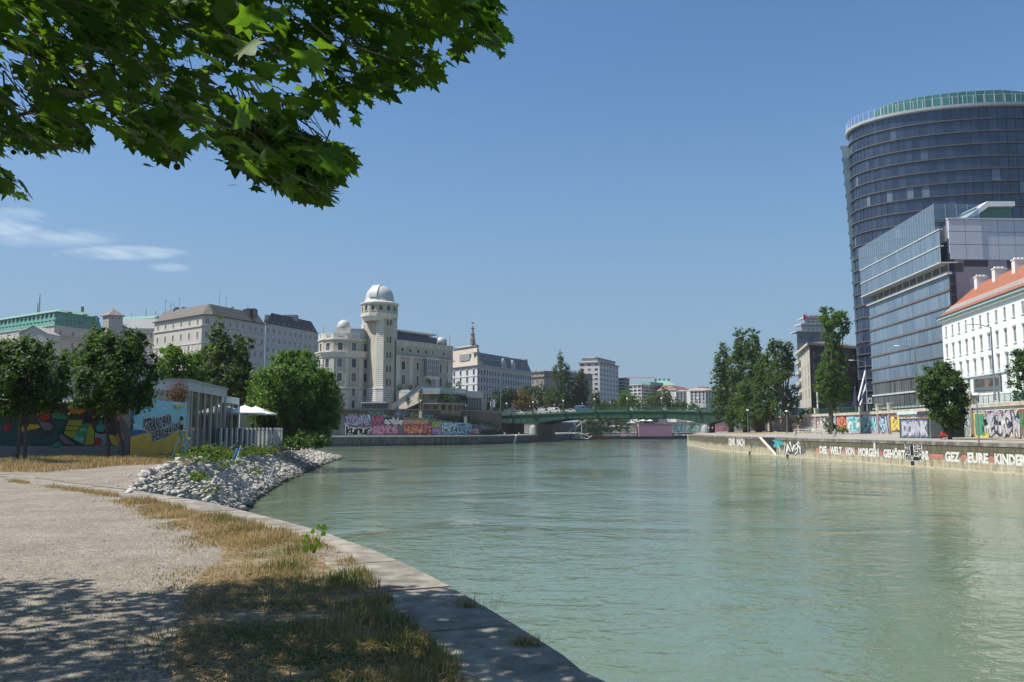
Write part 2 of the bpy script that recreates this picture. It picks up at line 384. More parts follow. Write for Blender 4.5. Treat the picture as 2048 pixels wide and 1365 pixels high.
while t < KC.L-1.5:
    ln_ = 1.75+rk.random()*.35; e = min(t+ln_, KC.L-.01); a, b = t+.016, e-.016
    dz = rk.uniform(-.004, .004); n_ = 4
    ks = [a+(b-a)*i/n_ for i in range(n_+1)]
    top = [[KC.pos(k, QL+dz-.02, .0), KC.pos(k, QL+dz, .03), KC.pos(k, QL+dz, KW), KC.pos(k, QL-.3, KW)] for k in ks]
    rings = [[KC.pos(k, QL-.38, 0)]+r for k, r in zip(ks, top)]
    i = len(mb.v); mb.loft(rings, 0, closed=True, cap=True); mb.f.append(tuple(i+j for j in reversed(range(5)))); mb.m.append(0); mb.uv.append(None)
    t = e
tag(mb.build('kerb', m_kerb), kind='structure')
m_qw = masonry('near_quay_stone', (.22, .21, .18), (.27, .25, .21), (.12, .11, .1), 1.1, .42, .012, stain=.4)
mb = MB(); wallstrip(mb, KC, 0, KC.L, -1, QL-.37, .06)
tag(mb.build('quay_wall', m_qw), 'near quay wall of weathered stone under the curved kerb at the photographer\'s feet', 'quay wall', kind='thing')
# gravel square inside the kerb
inner = [KC.pos(k, QL-.02, KW-.01) for k in np.linspace(0, KC.L, 160)]
def gravel(name, c, c2, sc=1.):
    m = bpy.data.materials.new(name); m.use_nodes = True; n = m.node_tree.nodes; l = m.node_tree.links; p = n['Principled BSDF']; p.inputs['Roughness'].default_value = .95; p.inputs['Specular IOR Level'].default_value = .1
    g = n.new('ShaderNodeNewGeometry')
    vo = n.new('ShaderNodeTexVoronoi'); vo.inputs['Scale'].default_value = 42*sc; l.new(g.outputs['Position'], vo.inputs['Vector'])
    t = n.new('ShaderNodeTexNoise'); t.inputs['Scale'].default_value = .7; t.inputs['Detail'].default_value = 9; t.inputs['Roughness'].default_value = .75; l.new(g.outputs['Position'], t.inputs['Vector'])
    t2 = n.new('ShaderNodeTexNoise'); t2.inputs['Scale'].default_value = 9; t2.inputs['Detail'].default_value = 6; t2.inputs['Roughness'].default_value = .8; l.new(g.outputs['Position'], t2.inputs['Vector'])
    mx = n.new('ShaderNodeMix'); mx.data_type = 'RGBA'; mx.inputs[6].default_value = (*c, 1); mx.inputs[7].default_value = (*c2, 1)
    r = n.new('ShaderNodeMapRange'); r.inputs[1].default_value = .35; r.inputs[2].default_value = .65; l.new(t.outputs[0], r.inputs[0]); l.new(r.outputs[0], mx.inputs[0])
    sp = n.new('ShaderNodeSeparateColor'); l.new(vo.outputs['Color'], sp.inputs[0]); rr = n.new('ShaderNodeMapRange'); rr.inputs[3].default_value = .62; rr.inputs[4].default_value = 1.32; l.new(sp.outputs[0], rr.inputs[0])
    rr2 = n.new('ShaderNodeMapRange'); rr2.inputs[1].default_value = .3; rr2.inputs[2].default_value = .7; rr2.inputs[3].default_value = .74; rr2.inputs[4].default_value = 1.2; l.new(t2.outputs[0], rr2.inputs[0])
    mm = n.new('ShaderNodeMath'); mm.operation = 'MULTIPLY'; l.new(rr.outputs[0], mm.inputs[0]); l.new(rr2.outputs[0], mm.inputs[1])
    v = n.new('ShaderNodeMix'); v.data_type = 'RGBA'; v.blend_type = 'MULTIPLY'; v.inputs[0].default_value = 1; l.new(mx.outputs[2], v.inputs[6]); l.new(mm.outputs[0], v.inputs[7]); l.new(v.outputs[2], p.inputs['Base Color'])
    ad = n.new('ShaderNodeMath'); ad.operation = 'MULTIPLY_ADD'; l.new(t2.outputs[0], ad.inputs[0]); ad.inputs[1].default_value = 2.0; l.new(vo.outputs['Distance'], ad.inputs[2])
    bn = n.new('ShaderNodeBump'); bn.inputs['Strength'].default_value = .9; bn.inputs['Distance'].default_value = .015; l.new(ad.outputs[0], bn.inputs['Height']); l.new(bn.outputs[0], p.inputs['Normal'])
    return m
m_gravel = gravel('pale_gravel', (.225, .195, .155), (.33, .295, .245))
mb = MB(); mb.face([(-90, -40, QL-.02)]+[tuple(p) for p in reversed(inner)]+[(-90, 44, QL-.02)])
mb.f[-1] = tuple(reversed(mb.f[-1]))
go = tag(mb.build('gravel_path', m_gravel), kind='structure')
# loose stones on the gravel
def stone_mesh(name, seed, flatn=.6, sub=1, rough=.25, m=None):
    import bmesh
    bm = bmesh.new(); bmesh.ops.create_icosphere(bm, subdivisions=sub, radius=.5); r_ = random.Random(seed)
    ax = (1, r_.uniform(.55, .9), r_.uniform(.4, flatn+.1))
    for v in bm.verts:
        k = 1+r_.uniform(-rough, rough); v.co = Vector((v.co.x*ax[0], v.co.y*ax[1], v.co.z*ax[2]))*k
    me = bpy.data.meshes.new(name); bm.to_mesh(me); bm.free(); me.materials.append(m); return me
# --- bar terrain beyond the kerb, dipping to the tip of the rock bank
def gz(x, y): 
    if y < 40: return QL
    return QL-(min(y, 150)-40)/110*1.25
TOP = [(-9.9, 22.2, QL-.1), (-12.6, 30, 2.9), (-14.9, 38, 2.85), (-16.8, 46, 2.75), (-20.0, 58, 2.55), (-23.8, 77, 2.3), (-27.4, 100, 2.0), (-31.2, 125, 1.75), (-35, 145, 1.2), (-39, 150, .9)]
WAT = [(-7.6, 17.6, .9), (-9.0, 24, .2), (-12.6, 38, 0), (-14.3, 45, 0), (-16.6, 55, 0), (-19.7, 72, 0), (-22.9, 97, 0), (-25.6, 118, 0), (-27.6, 139, 0), (-31, 152, 0)]
m_soil = mat('bar_soil', (.13, .115, .07), scale=.5, var=.3, c2=(.2, .17, .11), bump=.4, bscale=8)
mb = MB(); rows = []
for (tx, ty, tz), (wx, wy, wz) in zip(TOP, WAT):
    lo = .1 if ty < 44 else 0
    rows.append([(-120, ty+6, gz(0, ty)-lo), (-60, ty+4, gz(0, ty)-lo), (tx-8, ty+1, gz(0, ty)-lo), (tx-3, ty, gz(0, ty)-lo), (tx, ty, tz), ((tx+wx)/2, (ty+wy)/2, tz*.5), (wx, wy, wz), (wx+2.2, wy-.8, wz-1.6)])
rows.append([(-120, 162, 1), (-60, 160, 1), (-50, 157, .8), (-44, 155, .6), (-41, 155, .3), (-36, 156, 0), (-33, 157, -.6), (-30, 158, -1.8)])
i = 0; n_ = len(rows[0]); mb.v = [p for r in rows for p in r]
for a in range(len(rows)-1):
    for b in range(n_-1):
        k = a*n_+b; mb.f.append((k, k+1, k+n_+1, k+n_)); mb.m.append(0); mb.uv.append(None)
tag(mb.build('bank_ground', m_soil), kind='structure')
# strip of gravel path between the kerb and the bar
kx = [KC.pos(k, QL+.004, -.005) for k in np.linspace(KC.spx(-200, 940), KC.spx(300, 986), 26)]
far = [G(a, b, QL+.004) for a, b in ((255, 981), (294, 962), (326, 950), (350, 940), (358, 928), (330, 926), (250, 928), (180, 932), (90, 938), (0, 938), (-200, 930))]
mb = MB(); mb.face(kx+far); tag(mb.build('side_path', m_gravel), kind='structure')

# --- rocks of the bank
def rockmat():
    m = mat('bank_limestone', (.27, .25, .215), rough=.9, var=.4, scale=1.3, c2=(.56, .52, .45), bump=.7, bscale=14, objvar=.22)
    n = m.node_tree.nodes; l = m.node_tree.links; p = n['Principled BSDF']; src = p.inputs['Base Color'].links[0].from_socket; g = n.new('ShaderNodeNewGeometry'); s = n.new('ShaderNodeSeparateXYZ'); l.new(g.outputs['Position'], s.inputs[0]); r = n.new('ShaderNodeMapRange'); l.new(s.outputs[2], r.inputs[0]); r.inputs[1].default_value = .05; r.inputs[2].default_value = .55; v = n.new('ShaderNodeMix'); v.data_type = 'RGBA'; l.new(r.outputs[0], v.inputs[0]); v.inputs[6].default_value = (.05, .052, .035, 1); l.new(src, v.inputs[7]); l.new(v.outputs[2], p.inputs['Base Color'])
    return m
m_rock = rockmat()
rmesh = [stone_mesh('boulder', 50+k, .65, 1 if k % 2 else 2, .2 if k % 2 else .13, m_rock) for k in range(9)]
def lerp_row(t):
    k = min(int(t), len(TOP)-2); f = t-k
    a = [TOP[k][i]+(TOP[k+1][i]-TOP[k][i])*f for i in range(3)]; b = [WAT[k][i]+(WAT[k+1][i]-WAT[k][i])*f for i in range(3)]
    return Vector(a), Vector(b)
rocks = []
rr_ = random.Random(77)
for _ in range(17000):
    t = rr_.random()**1.0*(len(TOP)-1.02); a, b = lerp_row(t); u = rr_.random()*1.16-.1
    p = a.lerp(b, u)
    dist = p.y
    dens = (b-a).length*((TOP[min(int(t)+1, 9)][1]-TOP[int(t)][1]))
    if rr_.random() > dens/75*min(1, 30/p.y+.35): continue
    sz = rr_.choice((.24, .3, .35, .42, .5, .6))*rr_.uniform(.8, 1.25)*min(1.5, max(.42, p.y/44))
    p.z += rr_.uniform(-.25, .15)*sz-.03
    if p.y < 24: p.z = min(p.z, QL+.02)
    rocks.append((proj(p)[2]/sz, p, sz))
# small scattered stones on the path edge beside the bank
for _ in range(260):
    q = G(rr_.gauss(345, 45), rr_.gauss(972, 16), QL)
    if KC.at(KC.spx(*proj(q)[:2]))[0].y+.3 < q.y: rocks.append((q.y/.2, q, rr_.uniform(.07, .2)))
rocks.sort(key=lambda r: r[0])
grp = 'boulders of the rock bank'
RV = []
for i, (_, p, sz) in enumerate(rocks):
    eul = Euler((rr_.uniform(-.5, .5), rr_.uniform(-.5, .5), rr_.uniform(0, 6.28)))
    me = rmesh[rr_.randrange(9)]
    if i < 300:
        o = bpy.data.objects.new('boulder', me); o.location = p; o.rotation_euler = eul; o.scale = (sz, sz, sz); col.objects.link(o)
        tag(o, 'pale grey angular boulder among the rocks heaped on the canal bank', 'boulder', grp, 'thing')
    else: RV.append((p, eul, sz, me))
mb = MB()
for p, eul, sz, me in RV:
    if len(me.vertices) > 50: me = rmesh[1]
    M_ = Matrix.Translation(p) @ eul.to_matrix().to_4x4() @ Matrix.Scale(sz, 4); k = len(mb.v)
    mb.v += [tuple(M_ @ v.co) for v in me.vertices]
    for f in me.polygons: mb.f.append(tuple(k+j for j in f.vertices)); mb.m.append(0); mb.uv.append(None)
tag(mb.build('bank_rubble', m_rock), 'grey rubble covering the far part of the rock bank down to the water', 'rubble', kind='stuff')

# --- right quay: wall, coping, promenade, upper wall, street
RP = [G(a, b, 0) for a, b in ((1376, 890), (1417, 898.6), (1460, 903.2), (1503, 907.8), (1579, 914.6), (1700, 924), (1823, 933.6), (1930, 942), (2048, 950.7))]
RW = Line([(p.x, p.y) for p in RP]+[(55.5, 64), (64, 35), (78, 0), (95, -50)])
UW = Line([(77.5, 262), (78.6, 228), (79.5, 187), (76.6, 160), (73.4, 138), (70.3, 117), (68.5, 95), (71, 70), (80, 40), (98, -50)])
UZ = [4.1, 3.95, 3.64, 3.5, 3.4, 3.3, 3.25, 3.2, 3.2, 3.2]
m_prom = mat('promenade_asphalt', (.30, .28, .25), scale=.25, var=.18, c2=(.38, .355, .31), bump=.2, bscale=10)
m_dry = mat('dry_ground', (.34, .27, .13), scale=.4, var=.25, c2=(.45, .37, .2), bump=.3, bscale=6)
m_rq = masonry('canal_wall_stone', (.52, .46, .32), (.44, .40, .30), (.29, .26, .19), .95, .36, .016, dirt=(.33, .335, .31), dirtz=(1.05, 1.7), stain=.6)
t_rq = thing('quay_wall', (RW.p[4].x, RW.p[4].y, 0), 'long canal wall of weathered stone blocks painted with big white words', 'quay wall')
sa, sb = RW.spx(1519, 905), RW.spx(1553, 910)     # the steps cut into the wall
mb = MB()
for a, b in ((0, sa), (sb, RW.L)):
    mb = MB(); wallstrip(mb, RW, a, b, -1, QR-.38, 0)
    if a == 0: mb.build('wall', m_rq, t_rq)
mb.build('wall', m_rq, t_rq); mb = MB()
q0, d0, n0 = RW.at(0); qa = RW.pos(0, 0, 0)
mb.face([(64, 300, -1), (q0.x, q0.y, -1), (q0.x, q0.y, QR-.03), (64, 300, QR)], 0, [(46, -1), (0, -1), (0, QR), (46, QR)]); mb.face([(93, 427, -1), (64, 300, -1), (64, 300, QR), (93, 427, 3.0)], 0, [(0, -1), (40, -1), (40, QR-.38), (0, QR-.38)])
mb.build('end_wall', m_rq, t_rq)
m_cope = mat('quay_coping', (.13, .125, .11), scale=.9, var=.4, c2=(.33, .30, .25), streak=.4, bump=.3, bscale=8)
mb = MB()
for a, b in ((0, sa), (sb, RW.L)):
    t = a
    while t < b-.5:
        e = min(b, t+rk.uniform(2.2, 3.0)); beam(mb, RW, t+.012, e-.012, QR-.4, QR+rk.uniform(-.01, .02), -1.1, .07, 0); t = e
mb.build('coping', m_cope, t_rq)
# pale corner stone and foot ledge
mb = MB(); beam(mb, RW, 0, RW.L, -1, .14, 0, .28); mb.build('foot_ledge', mat('ledge_stone', (.46, .42, .31), scale=.8, var=.2, streak=.3), t_rq)
mb = MB(); beam(mb, RW, .05, 1.6, .15, QR-.02, .0, .1); mb.build('corner_stone', mat('pale_stone', (.6, .58, .52), scale=1), t_rq)
# steps descending along the wall
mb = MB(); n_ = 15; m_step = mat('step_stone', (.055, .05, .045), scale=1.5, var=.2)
L_ = sb-sa
for k in range(n_):
    z1 = QR-.05-k*(QR-.2)/n_; beam(mb, RW, sa+.1+k*(L_-.3)/n_, sa+.1+(k+1)*(L_-.3)/n_, -.6, z1, -2.5, -.3)
mb.build('steps', m_step, t_rq)
mb = MB()
for k in range(n_): z1 = QR-.05-k*(QR-.2)/n_; e = sa+.1+(k+1)*(L_-.3)/n_; beam(mb, RW, e-.32, e+.03, z1-.03, z1+.025, -2.48, -.32)
mb.build('step_treads', mat('tread_stone', (.30, .28, .25), scale=2), t_rq)
mb = MB(); k0, k1 = sa+.1, sb-.4
mb.loft([[RW.pos(k0-.3, QR, .06), RW.pos(k0+.25, QR, .06), RW.pos(k0+.25, QR, -.35), RW.pos(k0-.3, QR, -.35)], [RW.pos(k1-.3, .12, .1), RW.pos(k1+.25, .12, .1), RW.pos(k1+.25, .12, -.35), RW.pos(k1-.3, .12, -.35)]], 0)
mb.build('stair_cheek', mat('cheek_stone', (.62, .58, .47), scale=1.2, var=.12), t_rq)
mb = MB()
mb.loft([[RW.pos(sb-.25, -1, .01), RW.pos(sb+.1, -1, .01), RW.pos(sb+.1, QR-.01, .01), RW.pos(sb-.25, QR-.01, .01)], [RW.pos(sb-.25, -1, -2.1), RW.pos(sb+.1, -1, -2.1), RW.pos(sb+.1, QR-.01, -2.1), RW.pos(sb-.25, QR-.01, -2.1)]], 0)
mb.face([RW.pos(sa, -1, -2.5), RW.pos(sb+.2, -1, -2.5), RW.pos(sb+.2, QR, -2.5), RW.pos(sa, QR, -2.5)], 0, [(sa, -1), (sb, -1), (sb, QR), (sa, QR)])
# wall below the steps (triangular part hidden beneath the flight) and the graffitied triangle above them
mb.face([RW.pos(sa, -1, -.02), RW.pos(sb, -1, -.02), RW.pos(sb, .15, -.02), RW.pos(sa, QR-.02, -.02)], 0, [(0, -1), (6, -1), (6, .15), (0, QR)])
mb.build('stair_wall', m_rq, t_rq)
mb = MB(); p0 = RW.pos(sa+L_*.5, QR+1.0, -.2)
mb.tube([RW.pos(sa+L_*.35, QR+1.05, -1.7), RW.pos(sa+L_*.5, QR+1.05, -1.7), RW.pos(sa+L_*.95, QR-.2, -.1), RW.pos(sa+L_*1.25, .75, .12)], .05)
mb.tube([RW.pos(sa+L_*.35, QR, -1.7), RW.pos(sa+L_*.35, QR+1.05, -1.7)], .05)
mb.build('handrail', mat('galvanised_rail', (.62, .64, .64), rough=.4, var=.05, metal=.3), t_rq)
# dark ladder slot
s1, s2 = RW.spx(1822, 915), RW.spx(1828, 915)
mb = MB(); beam(mb, RW, s1, s2, .0, QR-.05, .005, .03)
mb.build('ladder_slot', mat('slot_dark', (.02, .02, .02)), t_rq)
mb = MB()
for k in range(9): beam(mb, RW, s1+.1, s2-.1, .35+k*.3, .39+k*.3, .04, .09)
mb.tube([RW.pos(s1+.1, .1, .07), RW.pos(s1+.1, 3.0, .07)], .03); mb.tube([RW.pos(s2-.1, .1, .07), RW.pos(s2-.1, 3.0, .07)], .03)
mb.build('ladder', mat('ladder_steel', (.08, .08, .08), metal=.5, rough=.5), t_rq)
# drain outlets
for px in (1503, 1579):
    s = RW.spx(px, 912); mb = MB(); beam(mb, RW, s-.3, s+.3, -.1, .42, .27, .45); mb.build('drain_outlet', MATS['slot_dark'], t_rq)
# painted words
m_wp = mat('white_wall_paint', (.78, .77, .74), scale=3, var=.02, c2=(.50, .48, .42)); m_rp = mat('red_wall_paint', (.50, .13, .11), scale=2, var=.2, c2=(.5, .25, .2))
m_bk = mat('black_spray', (.015, .015, .018)); m_gs = mat('grey_spray', (.11, .115, .125), scale=2, var=.3); m_ts = mat('teal_spray', (.04, .30, .32), scale=2, var=.3)
def word(s_, pa, pb, py, z0, z1, mt=m_wp, off=.02, bold=.05, **k):
    a, b = RW.spx(pa, py), RW.spx(pb, py); mb = MB()
    if k.pop('back', None):
        mbb = MB(); letters(mbb, RW, a, b, z0, z1, s_, off=off-.008, bold=bold+.045, **k); mbb.build('wall_lettering', m_bk, t_rq)
    letters(mb, RW, a, b, z0, z1, s_, off=off, bold=bold, **k); return mb.build('wall_lettering', mt, t_rq)
for s_, pa, pb, py in (('DENK', 1458, 1470.5, 890), ('NACH', 1474, 1489, 890), ('DIE', 1640, 1653.5, 907), ('WELT', 1661, 1684, 907), ('VON', 1691.5, 1709, 910), ('MORGEN', 1717.7, 1757.5, 913), ('GEHÖRT', 1768, 1810.5, 918), ('UNS', 1841, 1857, 921), ('GEZ', 1892, 1919, 925), ('EURE', 1937, 1976.5, 928), ('KINDER', 1991, 2052, 932)):
    if s_ in ('DENK', 'NACH'): word(s_, pa, pb, py, 1.35, 2.75)
    else: word(s_, pa, pb, py, .98, (1.98 if 'Ö' not in s_ else 2.16))
for pa, pb, py in ((1633, 1639, 906), (1655.5, 1661, 907), (1685.5, 1691, 910), (1710.5, 1716, 912), (1759.5, 1765.5, 916), (1860, 1887, 924), (1923.5, 1933, 927), (1978.5, 1988.5, 930)):
    a, b = RW.spx(pa, py), RW.spx(pb, py); mb = MB()
    if b-a < 2: blob(mb, RW, (a+b)/2, 1.45, (b-a)/2, .34, .015, n=16, rough=.12)
    else: beam(mb, RW, a, b, 1.15, 1.68, .004, .016)
    mb.build('red_paint_mark', m_rp, t_rq)
mb = MB(); blob(mb, RW, RW.spx(1591, 905), 1.3, 3.4, 1.0, .012, rough=.3, seed=2, clip=(.45, 2.3)); mb.build('spray_backing', m_gs, t_rq)
word('TAVER', 1567, 1603, 905, .75, 2.35, bold=.02, off=.035, wild=1., space=.9, back=True, seed=3)
word('CPHY', 1502, 1519, 898, 1.0, 2.3, mt=mat('green_grey_spray', (.12, .2, .17)), off=.02, bold=.0, wild=.6, seed=5)
mb = MB(); blob(mb, RW, RW.spx(1556, 897), 2.2, 2.6, .75, .02, rough=.6, seed=1, clip=(1.0, 2.75)); mb.build('spray_backing', m_ts, t_rq)
mb = MB(); blob(mb, RW, RW.spx(1552, 897), 1.9, .8, .8, .016, rough=.6, seed=4, clip=(.5, 2.75)); mb.build('spray_backing', mat('rust_spray', (.24, .1, .08)), t_rq)
# stacked black outlined characters on both sides of the ladder slot
for pa, pb, stack in ((1811.5, 1821.5, ('O', 'RB', 'OI')), (1829.5, 1836.5, ('E', 'S', 'U', 'I')), (1837.5, 1844.5, ('S', 'N', 'A'))):
    hh = 2.35/len(stack)
    for k, ch in enumerate(stack):
        z1 = 3.05-k*hh; a, b = RW.spx(pa, 915), RW.spx(pb, 915); mb = MB(); letters(mb, RW, a, b, z1-hh+.06, z1, ch, off=.035, bold=.09); mb.build('wall_lettering', m_wp, t_rq)
        mb = MB(); letters(mb, RW, a+.06, b-.06, z1-hh+.11, z1-.05, ch, off=.05, bold=.035); mb.build('wall_lettering', m_bk, t_rq)
mb = MB(); a = RW.spx(1750, 900); beam(mb, RW, a-.22, a+.22, 1.95, 2.75, .01, .06); mb.build('white_plate', m_wp, t_rq)
# promenade ground
def loft_ground(A, B, za, zb, name, m, n=60, kind='structure'):
    mb = MB(); ra = [A.pos(t, 0) for t in np.linspace(0, A.L, n)]
    for i in range(n-1):
        pass
    return mb
mb = MB(); n_ = 64; ring = []
for t in sorted(list(np.linspace(0, RW.L, n_))+[sa-.01, sa, sb+.2, sb+.21]):
    p = RW.pos(t, QR-.03, -2.6 if sa <= t <= sb+.2 else -1.05); y = p.y
    # point on the upper wall at the same depth
    xs = None
    for (a, b), (za, zb) in zip(zip(UW.p, UW.p[1:]), zip(UZ, UZ[1:])):
        if (a.y-y)*(b.y-y) <= 0: f = (y-a.y)/(b.y-a.y); xs = a.x+(b.x-a.x)*f; zs = za+(zb-za)*f
    if xs is None: xs, zs = UW.p[0].x, UZ[0]
    m1 = .42
    ring.append([(p.x, y, QR-.03), (p.x+(xs-p.x)*m1, y, QR+(zs-QR)*m1), (xs+.5, y, zs)])
ring.insert(0, [(64, 300, QR), (75, 300, 3.6), (84, 300, 4.1)]); ring.insert(0, [(93, 427, 3.0), (108, 427, 3.6), (130, 427, 4.1)])
for i in range(len(ring)-1):
    a, b = ring[i], ring[i+1]
    mb.face([a[0], b[0], b[1], a[1]], 0); mb.face([a[1], b[1], b[2], a[2]], 0)
tag(mb.build('promenade', m_prom), kind='structure')
# dry verge under the upper wall and the trees
mb = MB()
def verge(t0, t1, w0, w1, n=30):
    ks = np.linspace(t0, t1, n)
    for a, b in zip(ks, ks[1:]):
        def P(t, o, dz):
            p = UW.pos(t, 0, o); y = p.y
            for (u, v), (za, zb) in zip(zip(UW.p, UW.p[1:]), zip(UZ, UZ[1:])):
                if (u.y-y)*(v.y-y) <= 0: z = za+(zb-za)*(y-u.y)/(v.y-u.y); break
            else: z = 3.2
            ee = RW_x(y); f = (p.x-ee)/max(1, UW_x(y)-ee); zz = QR+(z-QR)*f
            return (p.x, p.y, zz+dz)
        wa = w1+.8*math.sin(a*.7)+.5*math.sin(a*2.1); wb = w1+.8*math.sin(b*.7)+.5*math.sin(b*2.1)
        mb.face([P(a, wa, .03), P(b, wb, .03), P(b, w0, .03), P(a, w0, .03)], 0)
def LX(ln, y):
    for u, v in zip(ln.p, ln.p[1:]):
        if (u.y-y)*(v.y-y) <= 0 and u.y != v.y: return u.x+(v.x-u.x)*(y-u.y)/(v.y-u.y)
    return ln.p[0].x
RW_x = lambda y: LX(RW, y); UW_x = lambda y: LX(UW, y)
def RZ(x, y):
    y = min(y, 262)
    for (u, v), (za, zb) in zip(zip(UW.p, UW.p[1:]), zip(UZ, UZ[1:])):
        if (u.y-y)*(v.y-y) <= 0: z = za+(zb-za)*(y-u.y)/(v.y-u.y); break
    else: z = 3.2
    e = RW_x(y); return QR+(z-QR)*min(1, max(0, (x-e)/max(1, UW_x(y)-e)))
verge(UW.s[5]-9, UW.s[6], .1, 7.5); verge(1, UW.s[1]+12, .5, 16)
tag(mb.build('dry_verge', m_dry), kind='structure')
# upper wall
m_uw = mat('plastered_wall', (.42, .36, .36), scale=.4, var=.15, streak=.35)
t_uw = thing('retaining_wall', (UW.p[2].x, UW.p[2].y, 3.5), 'tall pink plastered retaining wall covered in murals with green railing on top', 'retaining wall')
mb = MB()
for k in range(len(UW.p)-1): wallstrip(mb, UW, UW.s[k], UW.s[k+1], 2.6, ST-.45, 0)
mb.build('wall', m_uw, t_uw)
mb = MB(); beam(mb, UW, 0, UW.L, ST-.47, ST+.12, -1.2, .32); mb.build('coping', mat('upper_coping', (.50, .46, .37), scale=.5, var=.2, streak=.3), t_uw)
m_green = mat('railing_green', (.03, .115, .065), rough=.5, var=.1); m_gpanel = mat('railing_mesh', (.02, .07, .045), rough=.6)
m_pier = mat('pier_stone', (.52, .48, .40), scale=1.3, var=.15, streak=.25)
piers = [UW.spx(p, 820) for p in (1632, 1672, 1722, 1757, 1780, 1945)]+[UW.spx(2048, 800)+6]
for s in piers:
    big = abs(s-piers[5]) < .1; mb = MB()
    M_ = lambda s0, s1, z0, z1, o0, o1: beam(mb, UW, s0, s1, z0, z1, o0, o1)
    M_(s-.45, s+.45, ST+.1, ST+1.5, -.5, .42); M_(s-.55, s+.55, ST+1.5, ST+1.72, -.6, .52)
    if big: beam(mb, UW, s-2.2, s-.6, ST+.1, ST+1.2, -.5, .42); beam(mb, UW, s-2.2, s-1.2, ST+1.2, ST+2.0, -.5, .42)
    mb.build('pier', m_pier, t_uw)
    mb = MB(); beam(mb, UW, s-.38, s+.38, RZ(*UW.at(s)[0])-.2, ST-.45, .0, .3); mb.build('pilaster', mat('pilaster_plaster', (.33, .24, .24), scale=.6, var=.3), t_uw)
cuts = sorted(piers)
segs = list(zip([0]+cuts, cuts+[UW.s[7]]))
for a, b in segs:
    if b-a < 2: continue
    a += .6; b -= .6
    mb = MB(); beam(mb, UW, a, b, ST+1.3, ST+1.38, -.04, .04); beam(mb, UW, a, b, ST+.28, ST+.34, -.03, .03)
    n_ = max(2, int((b-a)/1.9))
    for k in range(n_+1):
        t = a+(b-a)*k/n_; beam(mb, UW, max(a, t-.04), min(b, t+.04)+.001, ST+.12, ST+1.29, -.035, .035)
    n2 = int((b-a)/.16)
    for k in range(n2):
        t = a+(b-a)*(k+.5)/n2; q, d, nn = UW.at(t); mb.face([UW.pos(t-.025, ST+.35, 0), UW.pos(t+.025, ST+.35, 0), UW.pos(t+.025, ST+1.29, 0), UW.pos(t-.025, ST+1.29, 0)], 1)
    mb.build('railing', [m_green, m_gpanel], t_uw)
# street level on the right bank
m_asph = mat('asphalt', (.055, .055, .057), scale=.3, var=.15)
mb = MB(); pts = [UW.pos(t, ST, -1.1) for t in np.linspace(0, UW.L, 40)]
mb.face([tuple(p) for p in pts]+[(400, -50, ST), (400, 900, ST), (180, 900, ST), (140, 480, ST), (80, 300, ST)])
mb.f[-1] = tuple(reversed(mb.f[-1])) if False else mb.f[-1]
tag(mb.build('right_street', m_asph), kind='structure')

# --- far left quay
LP = [G(a, b, 0) for a, b in ((480, 894.5), (540, 893.8), (620, 893.3), (700, 892.9), (800, 892.0), (880, 891), (960, 889.6), (1033, 887.2), (1100, 883), (1143, 879.6))]
LW = Line([(-420, 224)]+[(p.x, p.y) for p in LP]+[(30, 400), (33, 440)])
m_lq = masonry('dark_quay_stone', (.20, .21, .19), (.15, .16, .15), (.10, .10, .09), 1.6, .5, .02, dirt=(.45, .5, .45), dirtz=(.9, -.3), stain=.7)
t_lq = thing('quay_wall', (LW.p[5].x, LW.p[5].y, 0), 'low dark stone quay wall with pale coping below the observatory and up to the bridge', 'quay wall')
mb = MB(); wallstrip(mb, LW, 0, LW.L, -1, QF-.3, 0); mb.build('wall', m_lq, t_lq)
mb = MB(); beam(mb, LW, 0, LW.L, QF-.32, QF, -1.6, .22); mb.build('coping', mat('pale_coping', (.56, .54, .48), scale=.5, var=.12), t_lq)
for i, px in enumerate((1012, 1030, 1041)):
    s = LW.spx(px, 880); mb = MB()
    if px == 1030: mb.loft([[LW.pos(s-.2, QF, .25), LW.pos(s+.5, QF, .25), LW.pos(s+.5, QF, .6), LW.pos(s-.2, QF, .6)], [LW.pos(s-2.2, 0, .25), LW.pos(s-1.2, 0, .25), LW.pos(s-1.2, 0, .6), LW.pos(s-2.2, 0, .6)]]); mb.build('landing_ladder', mat('pale_stone', (.6, .58, .52)), t_lq)
    else:
        mb.tube([LW.pos(s, QF, -.5), LW.pos(s, QF+.7, -.5), LW.pos(s, QF+.85, -.5)], [.25, .2, .34], seg=8); mb.build('bollard', m_pier, t_lq)
G1 = Line([(-420, 238), XY(480, 240, 870), XY(600, 241, 870), XY(700, 246, 870), XY(800, 252, 870), XY(880, 258, 870), XY(960, 272, 870), XY(1003, 300, 870)])
mb = MB(); A_ = [LW.pos(t, QF-.01, -1.5) for t in np.linspace(0, LW.spx(1140, 880), 40)]
mb.face([tuple(p) for p in A_]+[(27, 420, QF-.01), (-8, 420, QF-.01), (-8, 300, QF-.01)]+[tuple(G1.pos(t, QF-.01, -2)) for t in np.linspace(G1.L, 0, 16)]+[(-420, 245, QF-.01)])
tag(mb.build('left_promenade', mat('left_promenade_paving', (.36, .34, .30), scale=.3, var=.12)), kind='structure')
